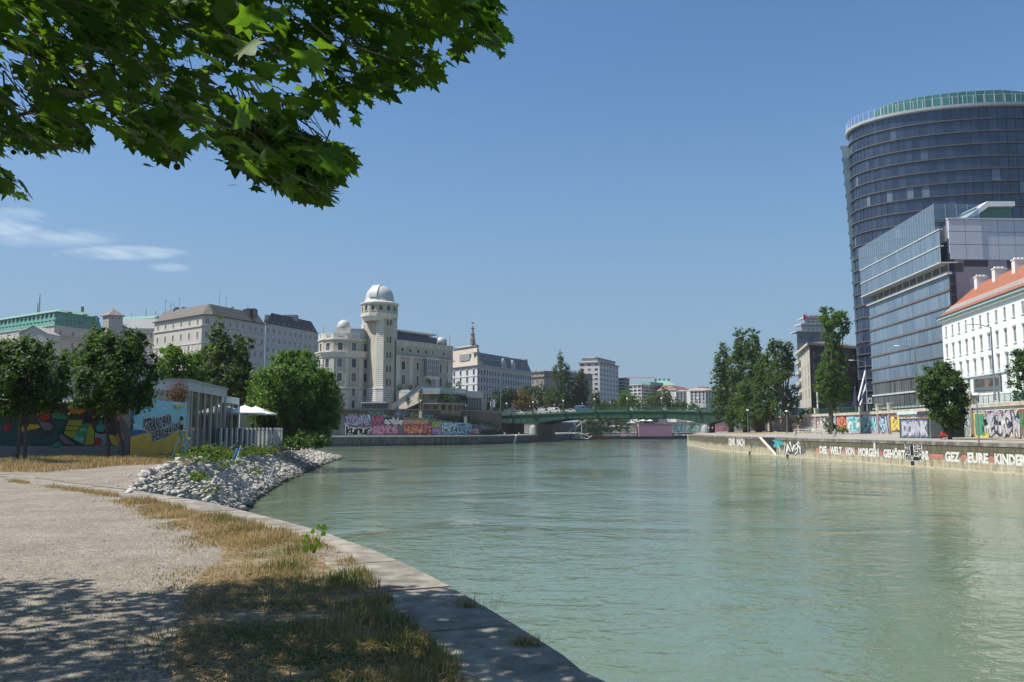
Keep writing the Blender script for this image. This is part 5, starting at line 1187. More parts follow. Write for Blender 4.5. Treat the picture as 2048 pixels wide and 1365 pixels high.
def simple_block(name, lab, pl, depth, ze, rows, wall, n=None, pitch=3.2, w=1.2, roof=None, rz=None, ins=3, z0=6, style='m', gl=None):
    Bx = Building(name, (*pl[0], z0), lab, wall)
    for q0, q1 in zip(pl, pl[1:]): Bx.grid(q0, q1, z0, ze, rows, n=n, pitch=pitch, w=w, style=style, gl=gl, frame=m_frame_d)
    P = list(pl)+[(pl[-1][0], pl[-1][1]+depth), (pl[0][0], pl[0][1]+depth)]; Bx.finish(rest=(P, len(pl)-1, ze), z0=z0)
    Bx.band(pl, ze-.2, ze+.25, .45, m=wall)
    if roof: mansard(Bx, P, ze+.25, rz, ins, roof)
    return Bx
B9 = simple_block('flats', 'dark narrow apartment house with balconies right of the pale tower block', [bxy(1238, 540, 780), bxy(1250, 538, 780), bxy(1259, 548, 780)], 20, Z(757, 540), [(Z(763+k*6.2, 540), 1.3) for k in range(7)], mat('flats_grey', (.30, .30, .28)), pitch=2.6, w=1.6)
for k in range(5): B9.band([bxy(1238, 539.9, 780), bxy(1250, 537.9, 780)], Z(764+k*6.2, 540), Z(762.5+k*6.2, 540), .9, 'balcony', m_hi)
B10 = simple_block('office_block', 'modern pale office block with dark window bands and green roof beyond the bridge', [bxy(1258, 600, 790), bxy(1283, 590, 790), bxy(1322, 620, 790)], 25, Z(771, 600), [(Z(778+k*6.6, 600), 1.5) for k in range(5)], mat('office_pale', (.48, .46, .44)), pitch=4.0, w=3.2)
mb = MB(); mb.prism(ccw([bxy(1281, 604), bxy(1300, 600), bxy(1325, 618), bxy(1325, 634), bxy(1281, 620)]), Z(771, 600), Z(764, 600)); B10.part(mb, 'roof_storey', m_mint)
B11 = simple_block('copper_roofed_house', 'house with pale green copper roof and chimneys far beyond the bridge', [bxy(1306, 680, 790), bxy(1352, 672, 790)], 30, Z(772, 680), [(Z(778+k*6, 680), 1.6) for k in range(4)], m_hi, roof=m_mint, rz=Z(761.5, 680), ins=5)
for px in (1310, 1318, 1327, 1336): x, y = bxy(px, 685); chimney(B11, x, y, Z(764, 680), Z(757.5, 680), 1, 1.4, m_mint2)
B12 = simple_block('red_roofed_house', 'long house with red tiled roof beyond the bridge', [bxy(1316, 600, 790), bxy(1352, 592, 790), bxy(1384, 625, 790)], 22, Z(781, 600), [(Z(787+k*6.4, 600), 1.6) for k in range(4)], m_wh, roof=mat('red_tile_far', (.22, .105, .085), scale=1, var=.2), rz=Z(770.5, 600), ins=6, w=1.1)
B13 = simple_block('white_house', 'white house with tan roof right of the red roofed house beyond the bridge', [bxy(1352, 570, 790), bxy(1380, 572, 790)], 20, Z(783.5, 570), [(Z(790+k*6, 570), 1.6) for k in range(4)], m_wh, roof=mat('tan_roof', (.36, .27, .2)), rz=Z(779, 570), ins=5, pitch=2.6, w=1.0)
B14 = simple_block('white_apartment_house', 'wide white apartment house partly hidden by the right hand trees beyond the bridge', [bxy(1380, 560, 790), bxy(1411, 556, 790), bxy(1470, 575, 790)], 24, Z(782, 560), [(Z(788.5+k*6.2, 560), 1.7) for k in range(4)], m_wh, roof=MATS['tan_roof'], rz=Z(775.5, 560), ins=5, pitch=2.7, w=1.1)
for px in (1398, 1404, 1412, 1424, 1432): x, y = bxy(px, 575); chimney(B14, x, y, Z(778, 560), Z(772.5, 560), .8, 2.2, m_eave)
# crane
Cr = thing('tower_crane', (*bxy(1247, 760), 6), 'pale pink tower crane jib above the roofs right of the tower block', 'crane')
mb = MB(); x0, y0 = bxy(1247, 760); x1, y1 = bxy(1309, 760)
zj = Z(756.5, 760); m_cr = flat('crane_pink', (.55, .38, .34))
for dz_ in (0, 1.2): mb.tube([(x0, y0, zj+dz_), (x1, y1, zj+dz_*.5)], .16, seg=4)
for k in range(24): f = k/24; mb.tube([(x0+(x1-x0)*f, y0, zj), (x0+(x1-x0)*(f+.5/24), y0, zj+1.2-f*.6), (x0+(x1-x0)*(f+1/24), y0, zj)], .1, seg=3)
mb.build('jib', m_cr, Cr); mb = MB()
xm_ = x0+(x1-x0)*.1
for dx, dy in ((-.8, -.8), (.8, -.8), (.8, .8), (-.8, .8)): mb.tube([(xm_+dx, y0+dy, 6), (xm_+dx, y0+dy, zj+.5)], .15, seg=4)
for k in range(24): z = 8+k*(zj-8)/24; mb.tube([(xm_-.8, y0-.8, z), (xm_+.8, y0-.8, z+1.4)], .08, seg=3)
mb.build('mast', m_cr, Cr)
# ---------------------------------------------------------------- right bank: pale palace with orange roof
m_pal = mat('palace_render', (.74, .77, .74), scale=.3, var=.05, streak=.06); m_palt = mat('palace_trim', (.56, .65, .62), scale=.5, var=.06)
A = bxy(1886.5, 171, 700); B = bxy(2046, 135, 640); dv = (Vector(B)-Vector(A)).normalized(); C = tuple(Vector(A)+dv*62)
Pb = Building('palace', (*A, ST), 'pale mint white palace with orange tiled roof and rows of shuttered windows on the right', m_pal)
ze = Z(637.5, 171); Ln = 62; n_ = 18; pit = Ln/n_
r1 = Z(677, 171)+.1; 
rw = [(Z(676, 171), 2.0, .9), (Z(718, 171), 2.45, .95), (Z(757, 171), 2.3, .95), (Z(787, 171), 2.2, 1.3)]
zs4 = [ze-1.35]
styles = ('mt', 'mtl', 'mtp', 'mt'); zcut = [ST-.6, rw[3][0]+2.7, rw[2][0]+3.4, rw[1][0]+3.2, ze]
for k, (r, st) in enumerate(zip(rw[::-1], styles[::-1])):
    Pb.facade(A, C, zcut[k], zcut[k+1], [(pit*(i+.62), r[2], r[0], r[1]) for i in range(n_)], style=st, frame=flat('shutter_grey', (.34, .36, .35)), gl=glass('palace_shutters', (.13, .14, .14), (.30, .32, .31), p0=0, p1=1), trim=m_palt)
bk = [C, (C[0]+18, C[1]), (A[0]+17, A[1]-1)]
Pb.finish(rest=([A, C, (C[0]+18, C[1]), (A[0]+16, A[1])], 1, ze), z0=ST-.6)
Pb.band([A, C], ze-.75, ze-.35, .35, m=m_palt); Pb.band([A, C], ze-.35, ze, .75, m=m_palt); Pb.band([A, C], ze, ze+.16, .9, 'gutter', flat('gutter', (.06, .065, .07)))
lp = Line([A, C]); mb = MB()
for k in np.arange(.1, lp.L, .55): beam(mb, lp, k, k+.28, ze-.95, ze-.55, 0, .45)
Pb.part(mb, 'dentils', m_palt)
Pb.band([A, C], zcut[1]-.35, zcut[1]-.1, .22, 'string_course', m_palt)
m_or = mat('orange_tiles', (.30, .115, .068), scale=.9, var=.14, rough=.8)
ro = ccw([A, C, (C[0]+14, C[1]), (A[0]+14, A[1])]); zrg = Z(566, 165)
mb = MB()
E0 = lp.pos(0, ze+.16, .55); E1 = lp.pos(lp.L, ze+.16, .55); R0 = lp.pos(3.4, zrg, -6); R1 = lp.pos(lp.L, zrg, -6); F0 = lp.pos(0, ze+.16, -13); F1 = lp.pos(lp.L, ze+.16, -13)
mb.face([E0, E1, R1, R0]); mb.face([F0, E0, R0]); mb.face([F1, F0, R0, R1]); rf = Pb.part(mb, 'roof', m_or)
sl = (R0-E0); 
mb = MB()
up_ = (zrg-ze-.16)/6.55
def rp(s, o, h=0.): return lp.pos(s, ze+.16+(.55-o)*up_+h, o)
for i, s in enumerate(np.arange(1.6, lp.L-1, 1.25)):
    mb = MB(); o0, o1 = -.2, -1.5
    mb.loft([[rp(s, o0, .05), rp(s+.36, o0, .05), rp(s+.36, o0, .2), rp(s, o0, .2)], [rp(s, o1, .05), rp(s+.36, o1, .05), rp(s+.36, o1, .2), rp(s, o1, .2)]]); mb.f.append((3, 2, 1, 0)); mb.m.append(0); mb.uv.append(None)
    mb.build('snow_guard', flat('guard_white', (.6, .57, .55)), rf)
for s in np.arange(6, lp.L, 8.5):
    p = lp.pos(s, 0, -5.6); mb = MB(); mb.box(p.x-1.1, p.y-.5, zrg-1.6, p.x+1.1, p.y+.5, zrg+.9); mb.box(p.x-1.2, p.y-.6, zrg+.9, p.x+1.2, p.y+.6, zrg+1.1)
    for q in (-.7, 0, .7): mb.box(p.x+q-.2, p.y-.2, zrg+1.1, p.x+q+.2, p.y+.2, zrg+1.45)
    mb.build('chimney', flat('chimney_white', (.66, .65, .62)), rf)
mb = MB(); p = lp.pos(2, 0, -1); 
# ---------------------------------------------------------------- glass office building
m_gp = glass('office_glass', (.11, .17, .24), (.17, .24, .31), rough=.12, island=True, p0=0, p1=1, spec=.65); m_gd = glass('office_glass_dark', (.055, .065, .07), (.13, .14, .14), rough=.12, island=True, p0=0, p1=1, spec=.8)
m_mull = flat('mullion_grey', (.30, .33, .36), rough=.4); m_led = flat('ledge_metal', (.55, .56, .56), rough=.45)
Ag, Bg = bxy(1742, 217, 700), bxy(1906, 172, 700)
O = Building('glass_office', (*Bg, ST), 'long glass fronted office building leaning out in two volumes beside the dark round tower', flat('core_grey', (.14, .145, .15)))
lg = Line([Ag, Bg]); zl = Z(612.5, 217); fl = (zl-ST-1.2)/8.0
def glazing(ln, z0, z1, o, pw, mt, name, root, mull=m_mull, s0=0., s1=None, lean=0.):
    s1 = s1 or ln.L; n = max(1, round((s1-s0)/pw)); mb = MB(); w_ = (s1-s0)/n
    for k in range(n):
        a, b = s0+k*w_+.04, s0+(k+1)*w_-.04; j = R.uniform(-.012, .012)
        mb.face([ln.pos(a, z0, o+j), ln.pos(b, z0, o-j), ln.pos(b, z1, o+lean-j), ln.pos(a, z1, o+lean+j)], 0)
        mb.face([ln.pos(b, z0, o+.05), ln.pos(b+.08, z0, o+.05), ln.pos(b+.08, z1, o+.05+lean), ln.pos(b, z1, o+.05+lean)], 1)
    mb.face([ln.pos(s0, z0, o-.05), ln.pos(s1, z0, o-.05), ln.pos(s1, z1, o-.05+lean), ln.pos(s0, z1, o-.05+lean)], 1)
    return mb.build(name, [mt, mull], root)
for k in range(8):
    z = ST+1.2+k*fl; glazing(lg, z+.38, z+fl-.04, 0, 1.35, m_gd if k < 2 else m_gp, 'glazing_band', O.root)
    mb = MB(); beam(mb, lg, -.1, lg.L+.1, z-.02, z+.36, -.3, .22); mb.build('floor_ledge', flat('ledge_brown', (.16, .14, .14)) if k > 1 else m_led, O.root)
mb = MB(); beam(mb, lg, -.3, lg.L+.3, zl, zl+.5, -.5, .55); mb.build('white_ledge', flat('ledge_white', (.72, .71, .68)), O.root)
mb = MB(); beam(mb, lg, 0, lg.L, zl+.5, zl+2.4, -3, -.8); mb.build('recess', flat('recess_olive', (.10, .10, .07)), O.root)
for k in np.linspace(1, lg.L-1, 12): mb = MB(); beam(mb, lg, k, k+.35, zl+.5, zl+2.4, -.7, -.35); mb.build('recess_post', m_led, O.root)
zu0 = zl+2.4; zu1 = D(1745, 515, 217).z; zmid = (zu0*.55+zu1*.45)
mb = MB(); beam(mb, lg, -.4, lg.L+.6, zu0-.12, zu0+.1, -1.6, 1.9); mb.build('soffit_ledge', m_led, O.root)
h3 = (zu1-zu0)/3
for k in range(2): 
    glazing(lg, zu0+.1+k*h3, zu0+(k+1)*h3-.12, 1.7, .95, m_gp, 'screen_glazing', O.root, s0=-.4, s1=lg.L+.6)
    mb = MB(); beam(mb, lg, -.4, lg.L+.6, zu0+(k+1)*h3-.12, zu0+(k+1)*h3+.1, 1.0, 1.85); mb.build('screen_rail', m_led, O.root)
m_clear = bpy.data.materials.new('clear_screen_glass'); m_clear.use_nodes = True; n = m_clear.node_tree.nodes; l = m_clear.node_tree.links
tr = n.new('ShaderNodeBsdfTransparent'); tr.inputs[0].default_value = (.62, .75, .82, 1); ms_ = n.new('ShaderNodeMixShader'); ms_.inputs[0].default_value = .5
n['Principled BSDF'].inputs['Base Color'].default_value = (.22, .32, .42, 1); n['Principled BSDF'].inputs['Roughness'].default_value = .08
l.new(tr.outputs[0], ms_.inputs[1]); l.new(n['Principled BSDF'].outputs[0], ms_.inputs[2]); l.new(ms_.outputs[0], n['Material Output'].inputs[0])
zu2 = D(1735, 503, 217).z; zu2 = max(zu2, zu1+1); zn_ = D(1893, 404, 172).z
mb = MB(); ln2 = Line([lg.pos(-1.2, 0, 1.7)[:2], lg.pos(lg.L-1.5, 0, 1.7)[:2]]); nP = 34
for k in range(nP):
    a, b = ln2.L*k/nP+.03, ln2.L*(k+1)/nP-.03; mb.face([ln2.pos(a, zu1-h3+.1), ln2.pos(b, zu1-h3+.1), ln2.pos(b, zn_), ln2.pos(a, zn_)], 0)
    mb.face([ln2.pos(b, zu1-h3+.1, .04), ln2.pos(b+.06, zu1-h3+.1, .04), ln2.pos(b+.06, zn_, .04), ln2.pos(b, zn_, .04)], 1)
q = ln2.pos(ln2.L, 0); l2b = Line([(q.x, q.y), (q.x+9.5, q.y+.3)]); 
for k in range(4): a, b = l2b.L*k/4+.05, l2b.L*(k+1)/4-.05; mb.face([l2b.pos(a, D(1900, 437, 172).z), l2b.pos(b, D(1900, 437, 172).z), l2b.pos(b, zn_), l2b.pos(a, zn_)], 0); mb.face([l2b.pos(b, zn_-5, .04), l2b.pos(b+.1, zn_-5, .04), l2b.pos(b+.1, zn_, .04), l2b.pos(b, zn_, .04)], 1)
mb.build('roof_screen', [m_clear, m_led], O.root)
# the end wall that faces the viewer, panelled
zt_n = D(1900, 437, 172).z; zb_n = D(1900, 520, 172).z
e0 = lg.pos(lg.L, 0, 0); le = Line([(e0.x+.2, e0.y-.1), (e0.x+46, e0.y+1.5)])
m_pan = mat('pale_panels', (.55, .57, .62), rough=.45, scale=.2, var=.05, streak=.05); m_pink = mat('pink_render', (.42, .34, .37), scale=.2, var=.07, streak=.1)
mb = MB(); rowsP = [zb_n, zb_n+.36*(zt_n-zb_n), zb_n+.67*(zt_n-zb_n), zt_n-.3]
for z0_, z1_ in zip(rowsP, rowsP[1:]):
    for k in range(13): a, b = k*3.5+.05, (k+1)*3.5-.05; beam(mb, le, a, b, z0_+.05, z1_-.05, -.2, .12 if k > 1 else .3)
mb.build('facade_panels', m_pan, O.root)
mb = MB(); beam(mb, le, -.1, le.L, zt_n-.3, zt_n, -.3, .4); mb.build('parapet', m_led, O.root)
mb = MB(); beam(mb, le, 0, le.L, ST, zt_n-.4, -.5, -.22); mb.build('backing_wall', m_mull, O.root)
mb = MB(); beam(mb, le, 1.2, le.L, ST, zb_n, -.2, .0); mb.build('party_wall', m_pink, O.root)
mb = MB(); beam(mb, le, 3, 8, zb_n-1.4, zb_n-.1, .0, .05); beam(mb, le, 12, 20, zb_n-1.6, zb_n-.1, .0, .05); mb.build('louvre', flat('louvre_dark', (.08, .07, .07)), O.root)
mb = MB(); 
for k in range(14): z = ST+2+k*2.2; mb.box(e0.x+.1, e0.y-.35, z, e0.x+1.0, e0.y-.12, z+1.6)
mb.build('dark_edge', flat('edge_dark', (.03, .03, .04)), O.root)
Yr = 176; x0, _ = bxy(1937, Yr, 430); x1, _ = bxy(1975, Yr, 410); x2, _ = bxy(2030, Yr, 410); zz0, zz1 = D(1937, 433, Yr).z, D(1975, 403, Yr).z
mb = MB(); mb.loft([[(x0, Yr, zz0), (x1, Yr, zz1), (x2, Yr, zz1), (x2, Yr, zz1-1), (x1+.3, Yr, zz1-1.1), (x0+1.4, Yr, zz0)], [(x0, Yr+10, zz0), (x1, Yr+10, zz1), (x2, Yr+10, zz1), (x2, Yr+10, zz1-1), (x1+.3, Yr+10, zz1-1.1), (x0+1.4, Yr+10, zz0)]]); mb.f.append((5, 4, 3, 2, 1, 0)); mb.m.append(0); mb.uv.append(None); mb.build('roof_light', flat('rooflight_white', (.74, .74, .74)), O.root)
mb = MB(); mb.box(x0+2, Yr+1, zz0-.1, x2-.2, Yr+8, zz1-1.2); mb.build('roof_light_glazing', flat('rooflight_green', (.10, .22, .18)), O.root)
PO = [lg.pos(0, 0, -.4), lg.pos(lg.L, 0, -.4), (e0.x+46, e0.y+1.6, 0), (e0.x+46, 217, 0)]
mb = MB(); mb.prism(ccw([(p[0], p[1]) for p in PO]), ST, zt_n-1.2); mb.build('core', flat('core_grey', (.14, .145, .15)), O.root)
# ---------------------------------------------------------------- round dark tower
TC = Vector((141, 251)); TA, TB = 37.5, 20.5; zTop = D(1950, 214, 231).z
Tw = thing('office_tower', (TC.x, TC.y, ST), 'tall dark glass office tower with rounded outline and white rim at the right edge', 'tower')
def ell(a0, a1, n, r=0., z=0.): return [(TC.x+(TA+r)*math.sin(math.radians(a0+(a1-a0)*k/n)), TC.y-(TB+r)*math.cos(math.radians(a0+(a1-a0)*k/n)), z) for k in range(n+1)]
nf = 24; fh = (zTop-ST)/nf
m_tg = glass('tower_glass', (.014, .024, .05), (.035, .055, .10), rough=.07, island=True, p0=0, p1=1, spec=1.0)
def tower_glass_mat():
    n = m_tg.node_tree.nodes; l = m_tg.node_tree.links; p = n['Principled BSDF']; oi = n[m_tg['pane_random']]
    r = n.new('ShaderNodeMapRange'); r.inputs[1].default_value = .93; r.inputs[2].default_value = .96; l.new(oi.outputs[0], r.inputs[0])
    mx = n.new('ShaderNodeMix'); mx.data_type = 'RGBA'; l.new(r.outputs[0], mx.inputs[0]); old = p.inputs['Base Color'].links[0].from_socket; l.new(old, mx.inputs[6]); mx.inputs[7].default_value = (.13, .16, .2, 1); l.new(mx.outputs[2], p.inputs['Base Color'])
tower_glass_mat()
nseg = 96
def band_mesh(seed):
    rg = random.Random(seed); mb = MB(); A_ = ell(-180, 180, nseg, 0); 
    for k in range(nseg):
        a, b = A_[k], A_[k+1]; j = rg.uniform(-.035, .035); c_ = Vector((a[0]-TC.x, a[1]-TC.y)).normalized()*j; d_ = Vector((b[0]-TC.x, b[1]-TC.y)).normalized()*-j
        mb.face([(a[0]+c_.x, a[1]+c_.y, .35), (b[0]+d_.x, b[1]+d_.y, .35), (b[0]+d_.x, b[1]+d_.y, fh-.02), (a[0]+c_.x, a[1]+c_.y, fh-.02)], 0)
        t = Vector((b[0]-a[0], b[1]-a[1])).normalized(); n_ = Vector((t.y, -t.x)); wd = .07
        mb.face([(a[0]+n_.x*.1-t.x*wd, a[1]+n_.y*.1-t.y*wd, .35), (a[0]+n_.x*.1+t.x*wd, a[1]+n_.y*.1+t.y*wd, .35), (a[0]+n_.x*.1+t.x*wd, a[1]+n_.y*.1+t.y*wd, fh), (a[0]+n_.x*.1-t.x*wd, a[1]+n_.y*.1-t.y*wd, fh)], 1)
    me = bpy.data.meshes.new('glazing_band'); me.from_pydata(mb.v, [], mb.f); me.materials.append(m_tg); me.materials.append(flat('tower_mullion', (.05, .06, .085), rough=.4)); me.polygons.foreach_set('material_index', mb.m); return me
bms = [band_mesh(k) for k in range(5)]
mbl = MB(); o_, i_ = ell(-180, 180, nseg, .42)[:-1], ell(-180, 180, nseg, -.3)[:-1]
mbl.loft([[(x, y, 0) for x, y, _ in i_], [(x, y, 0) for x, y, _ in o_], [(x, y, .34) for x, y, _ in o_], [(x, y, .34) for x, y, _ in i_]], cap=False)
lme = bpy.data.meshes.new('floor_ledge'); lme.from_pydata(mbl.v, [], mbl.f); lme.materials.append(flat('tower_ledge', (.115, .11, .105), rough=.4, metal=.2))
for k in range(1, nf):
    z = ST+k*fh
    for nm, me in (('glazing_band', bms[k % 5]), ('floor_ledge', lme)):
        o = bpy.data.objects.new(nm, me); o.location = (0, 0, z); link(o, Tw)
mb = MB(); mb.lathe([(1, ST), (1, zTop)], 0, 0, 64); mb.v = [(TC.x+v[0]*(TA-.7), TC.y+v[1]*(TB-.7), v[2]) for v in mb.v]; mb.build('core', flat('tower_core', (.03, .04, .05)), Tw)
def ering(prof, name, m, n=96, smooth=False):
    mb = MB(); rings = [[(x, y, z) for x, y, _ in ell(-180, 180, n, r)[:-1]] for r, z in prof]; mb.loft(rings, cap=False); return mb.build(name, m, Tw, smooth=smooth)
ering([(.3, zTop-.1), (1.0, zTop+.15), (1.1, zTop+.9), (.2, zTop+1.2), (-3, zTop+1.25)], 'white_rim', flat('rim_white', (.46, .48, .50), rough=.4))
mb = MB()
for x, y, _ in ell(-180, 180, 84, .7): mb.tube([(x, y, zTop+1.1), (x, y, zTop+3.4)], .055, seg=4)
mb.tube([(x, y, zTop+3.3) for x, y, _ in ell(-180, 180, 84, .7)], .025, seg=4)
mb.build('rim_railing', flat('post_white', (.6, .62, .65)), Tw)
# crown: set back glass storey with slanting top
cc = (TC.x+2.5, TC.y+1); mb = MB(); na = 80; bot = []; tp = []
for k in range(na+1):
    a = math.radians(-180+360*k/na); x, y = cc[0]+(TA-5.5)*math.sin(a), cc[1]-(TB-4)*math.cos(a); f = (math.sin(a)+1)/2
    bot.append((x, y, zTop+1.2)); tp.append((x, y, zTop+1.2+5.6*(1-.55*max(0, f-.45)/.55)))
for k in range(na):
    a, b, c_, d_ = bot[k], bot[k+1], tp[k+1], tp[k]; mb.face([a, b, c_, d_], 0)
    t = Vector((b[0]-a[0], b[1]-a[1])).normalized(); n_ = Vector((t.y, -t.x)); 
    mb.face([(a[0]+n_.x*.1-t.x*.12, a[1]+n_.y*.1-t.y*.12, a[2]), (a[0]+n_.x*.1+t.x*.12, a[1]+n_.y*.1+t.y*.12, a[2]), (d_[0]+n_.x*.1+t.x*.12, d_[1]+n_.y*.1+t.y*.12, d_[2]), (d_[0]+n_.x*.1-t.x*.12, d_[1]+n_.y*.1-t.y*.12, d_[2])], 1)
mb.face([p for p in tp[:-1]], 2)
mb.build('crown_glazing', [glass('crown_glass', (.03, .12, .11), (.06, .19, .17), island=True, p0=0, p1=1), flat('crown_mullion', (.3, .36, .38)), flat('crown_roof', (.35, .38, .4))], Tw)
# leaning glass fin on the left flank
mb = MB(); m_fin = glass('fin_glass', (.10, .16, .20), (.2, .28, .33), island=True, p0=0, p1=1)
e_ = ell(-112, -66, 6, 0)
nlev = 20; z0_, z1_ = ST+6, D(1690, 282, 250).z
def ring_(f, e=0): return ell(-120, -99, 5, .4+2.0*f**2.2+e, z0_+(z1_-z0_)*f)
for k in range(nlev):
    a, b = ring_(k/nlev), ring_((k+1)/nlev); c_ = ring_((k+1)/nlev, .15); c2_ = ring_((k+1)/nlev, -.5)
    for q in range(5): mb.face([a[q], a[q+1], b[q+1], b[q]], 0); mb.face([(c_[q][0], c_[q][1], c_[q][2]-.3), (c_[q+1][0], c_[q+1][1], c_[q+1][2]-.3), c_[q+1], c_[q]], 1); mb.face([c2_[q], c2_[q+1], c_[q+1], c_[q]], 1)
    for q in (0, 5): ia, ib = ell(-120, -99, 5, -.2, a[0][2])[q], ell(-120, -99, 5, -.2, b[0][2])[q]; mb.face([a[q], ia, ib, b[q]], 0)
mb.build('leaning_fin', [m_fin, flat('fin_ledge', (.16, .16, .17))], Tw)
zg = ST; 
mb = MB()
for pa, ya, pb, yb in ((1714, 812, 1731, 742), (1720, 812, 1733, 768)): 
    P0, P1 = D(pa, ya, 226), D(pb, yb, 236); mb = MB(); mb.tube([P0, P1], .28, seg=8); mb.build('leaning_strut', m_led, Tw)
mb = MB(); lobby = ell(-180, 180, 60, -2.0); mb.prism([(x, y) for x, y, _ in lobby[:-1]], ST, ST+fh); mb.build('lobby_glazing', glass('lobby_glass', (.02, .07, .08), (.04, .12, .12)), Tw)
# ---------------------------------------------------------------- grey corner building with modern tower behind
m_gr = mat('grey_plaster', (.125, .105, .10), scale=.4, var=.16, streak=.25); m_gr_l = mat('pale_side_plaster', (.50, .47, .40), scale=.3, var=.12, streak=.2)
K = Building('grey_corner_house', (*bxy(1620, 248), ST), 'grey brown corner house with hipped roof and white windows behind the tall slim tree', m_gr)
a, b, c = bxy(1597.5, 282, 760), bxy(1621, 248, 760), bxy(1732, 262, 760); ze = Z(689.5, 248)
rw = [(Z(717.5, 250), 1.8), (Z(741, 250), 2.1), (Z(766.5, 250), 2.1), (Z(792, 250), 2.1)]
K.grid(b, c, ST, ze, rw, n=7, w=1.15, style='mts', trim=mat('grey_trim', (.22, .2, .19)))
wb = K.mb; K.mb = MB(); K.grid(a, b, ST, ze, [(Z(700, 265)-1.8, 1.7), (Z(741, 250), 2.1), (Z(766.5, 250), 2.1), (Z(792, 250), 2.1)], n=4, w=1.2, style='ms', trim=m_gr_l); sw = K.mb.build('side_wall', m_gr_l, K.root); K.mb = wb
P = [a, b, c, bxy(1740, 290), bxy(1620, 300)]; K.finish(rest=(P, 2, ze), z0=ST)
K.band([a, b, c], ze-.2, ze+.5, 1.0, 'eave', mat('eave_cream', (.5, .46, .38))); K.band([b, c], Z(806, 250), Z(803, 250), .3, 'string_course', MATS['grey_trim'])
mansard(K, P, ze+.5, Z(673, 252), 8.5, mat('brown_grey_roof', (.15, .125, .11), scale=1, var=.2))
x, y = bxy(1722, 270); chimney(K, x, y, ze, Z(668, 265), 1, 1.5, m_pier)
for k in range(4):
    z = Z(728+k*21, 282); K.band([bxy(1596.5, 284), bxy(1603, 274)], z-.4, z+.7, 1.2, 'balcony', m_gr_l)
mb = MB(); l_ = Line([b, c]); beam(mb, l_, l_.spx(1672, 815), l_.L, ST, Z(801, 250), .02, .5); K.part(mb, 'shop_front', mat('pale_front', (.45, .47, .5)))
Mt = Building('modern_tower', (*bxy(1630, 300), ST), 'stepped grey blue office tower with roof terraces and a red flag behind the grey house', mat('tower_panel', (.20, .22, .25), scale=.3, var=.08))
def box_(px0, px1, Y, z1, z0=ST, d=16): return ccw([bxy(px0, Y, 700), bxy(px1, Y, 700), bxy(px1, Y+d, 700), bxy(px0, Y+d, 700)])
for px0, px1, Y, y1 in ((1594.5, 1652, 300, 664), (1604.5, 1668, 302, 649), (1611.5, 1650, 304, 636)):
    mb = MB(); mb.prism(box_(px0, px1, Y, 0), ST, Z(y1, Y)); mb.build('storey_block', Mt.wall, Mt.root)
    l_ = Line([bxy(px0, Y-.02, 700), bxy(px1, Y-.02, 700)]); glazing(l_, Z(y1, Y)-3.6, Z(y1, Y)-1.2, .03, 2.2, m_gp, 'glazing_band', Mt.root)
    mb = MB(); beam(mb, l_, -.3, l_.L+.3, Z(y1, Y), Z(y1, Y)+.35, -7, .35); mb.build('roof_slab', m_led, Mt.root)
    mb = MB(); beam(mb, l_, 0, l_.L, Z(y1, Y)+1.3, Z(y1, Y)+1.4, .4, .5)
    for k in np.arange(0, l_.L, 1.6): beam(mb, l_, k, k+.08, Z(y1, Y)+.35, Z(y1, Y)+1.3, .42, .48)
    mb.build('roof_rail', m_led, Mt.root)
x, y = bxy(1630, 310, 630); zt = Z(636, 304); mb = MB(); mb.box(x-2, y, zt, x+1.5, y+2, zt+1.6); mb.box(x+1.8, y, zt, x+5, y+2, zt+.9); mb.tube([(x-3.2, y, zt), (x-3.2, y, zt+2.4)], .12); mb.tube([(x+3, y, zt), (x+3, y, zt+2.0)], .1); mb.build('roof_plant', m_eave, Mt.root)
x, y = bxy(1606, 303, 630); mb = MB(); mb.tube([(x, y, Z(650, 302)), (x, y, Z(627, 302))], .08); mb.build('flagpole', m_led, Mt.root)
mb = MB(); zt = Z(627.5, 302); rs = []
for k in range(7): f = k/6; rs.append([(x+.1+f*1.4, y-.2+.25*math.sin(f*5), zt-.9*f-.0), (x+.1+f*1.4, y-.15+.25*math.sin(f*5), zt-1.9-.8*f)])
for q in range(6): mb.face([rs[q][0], rs[q+1][0], rs[q+1][1], rs[q][1]], 0)
mb.build('flag', flat('flag_red', (.25, .04, .08)), Mt.root)
Mt.mb.face([(*bxy(1600, 303), ST), (*bxy(1640, 303), ST), (*bxy(1640, 303), ST+3), (*bxy(1600, 303), ST+3)]); Mt.finish()

# ================================================================== BRIDGE
BA, BB = Vector((-6.5, 319)), Vector((92, 287)); Bd = Vector((BB-BA)).normalized()
lb = Line([BA, BB]); WB = 22.
Br = thing('bridge', (BA.x, BA.y, QF), 'green painted steel girder bridge with three shallow arches across the canal', 'bridge')
def bs(px, py=830): return lb.spx(px, py)
s1_, s2_ = bs(1070), bs(1411)
def dk(s):
    px = [(0, 10.0), (bs(1070), 10.3), (bs(1190), 11.15), (bs(1255), 11.3), (bs(1324), 11.25), (bs(1411), 10.85), (bs(1456), 10.5), (lb.L, 9.6)]
    for (a, za), (b, zb) in zip(px, px[1:]):
        if a <= s <= b: return za+(zb-za)*(s-a)/(b-a)
    return 9.6
def soff(s):
    """underside of the girder: haunched at the piers"""
    if s < s1_: t = s/s1_; return 7.0-.35*t
    if s < s2_:
        t = (s-s1_)/(s2_-s1_); m = min(t, 1-t)
        return 8.55-(8.55-(6.5 if t < .5 else 6.2))*max(0, 1-m/.27)**2
    t = (s-s2_)/(lb.L-s2_); return 8.2-(2.0)*max(0, 1-t/.45)**2
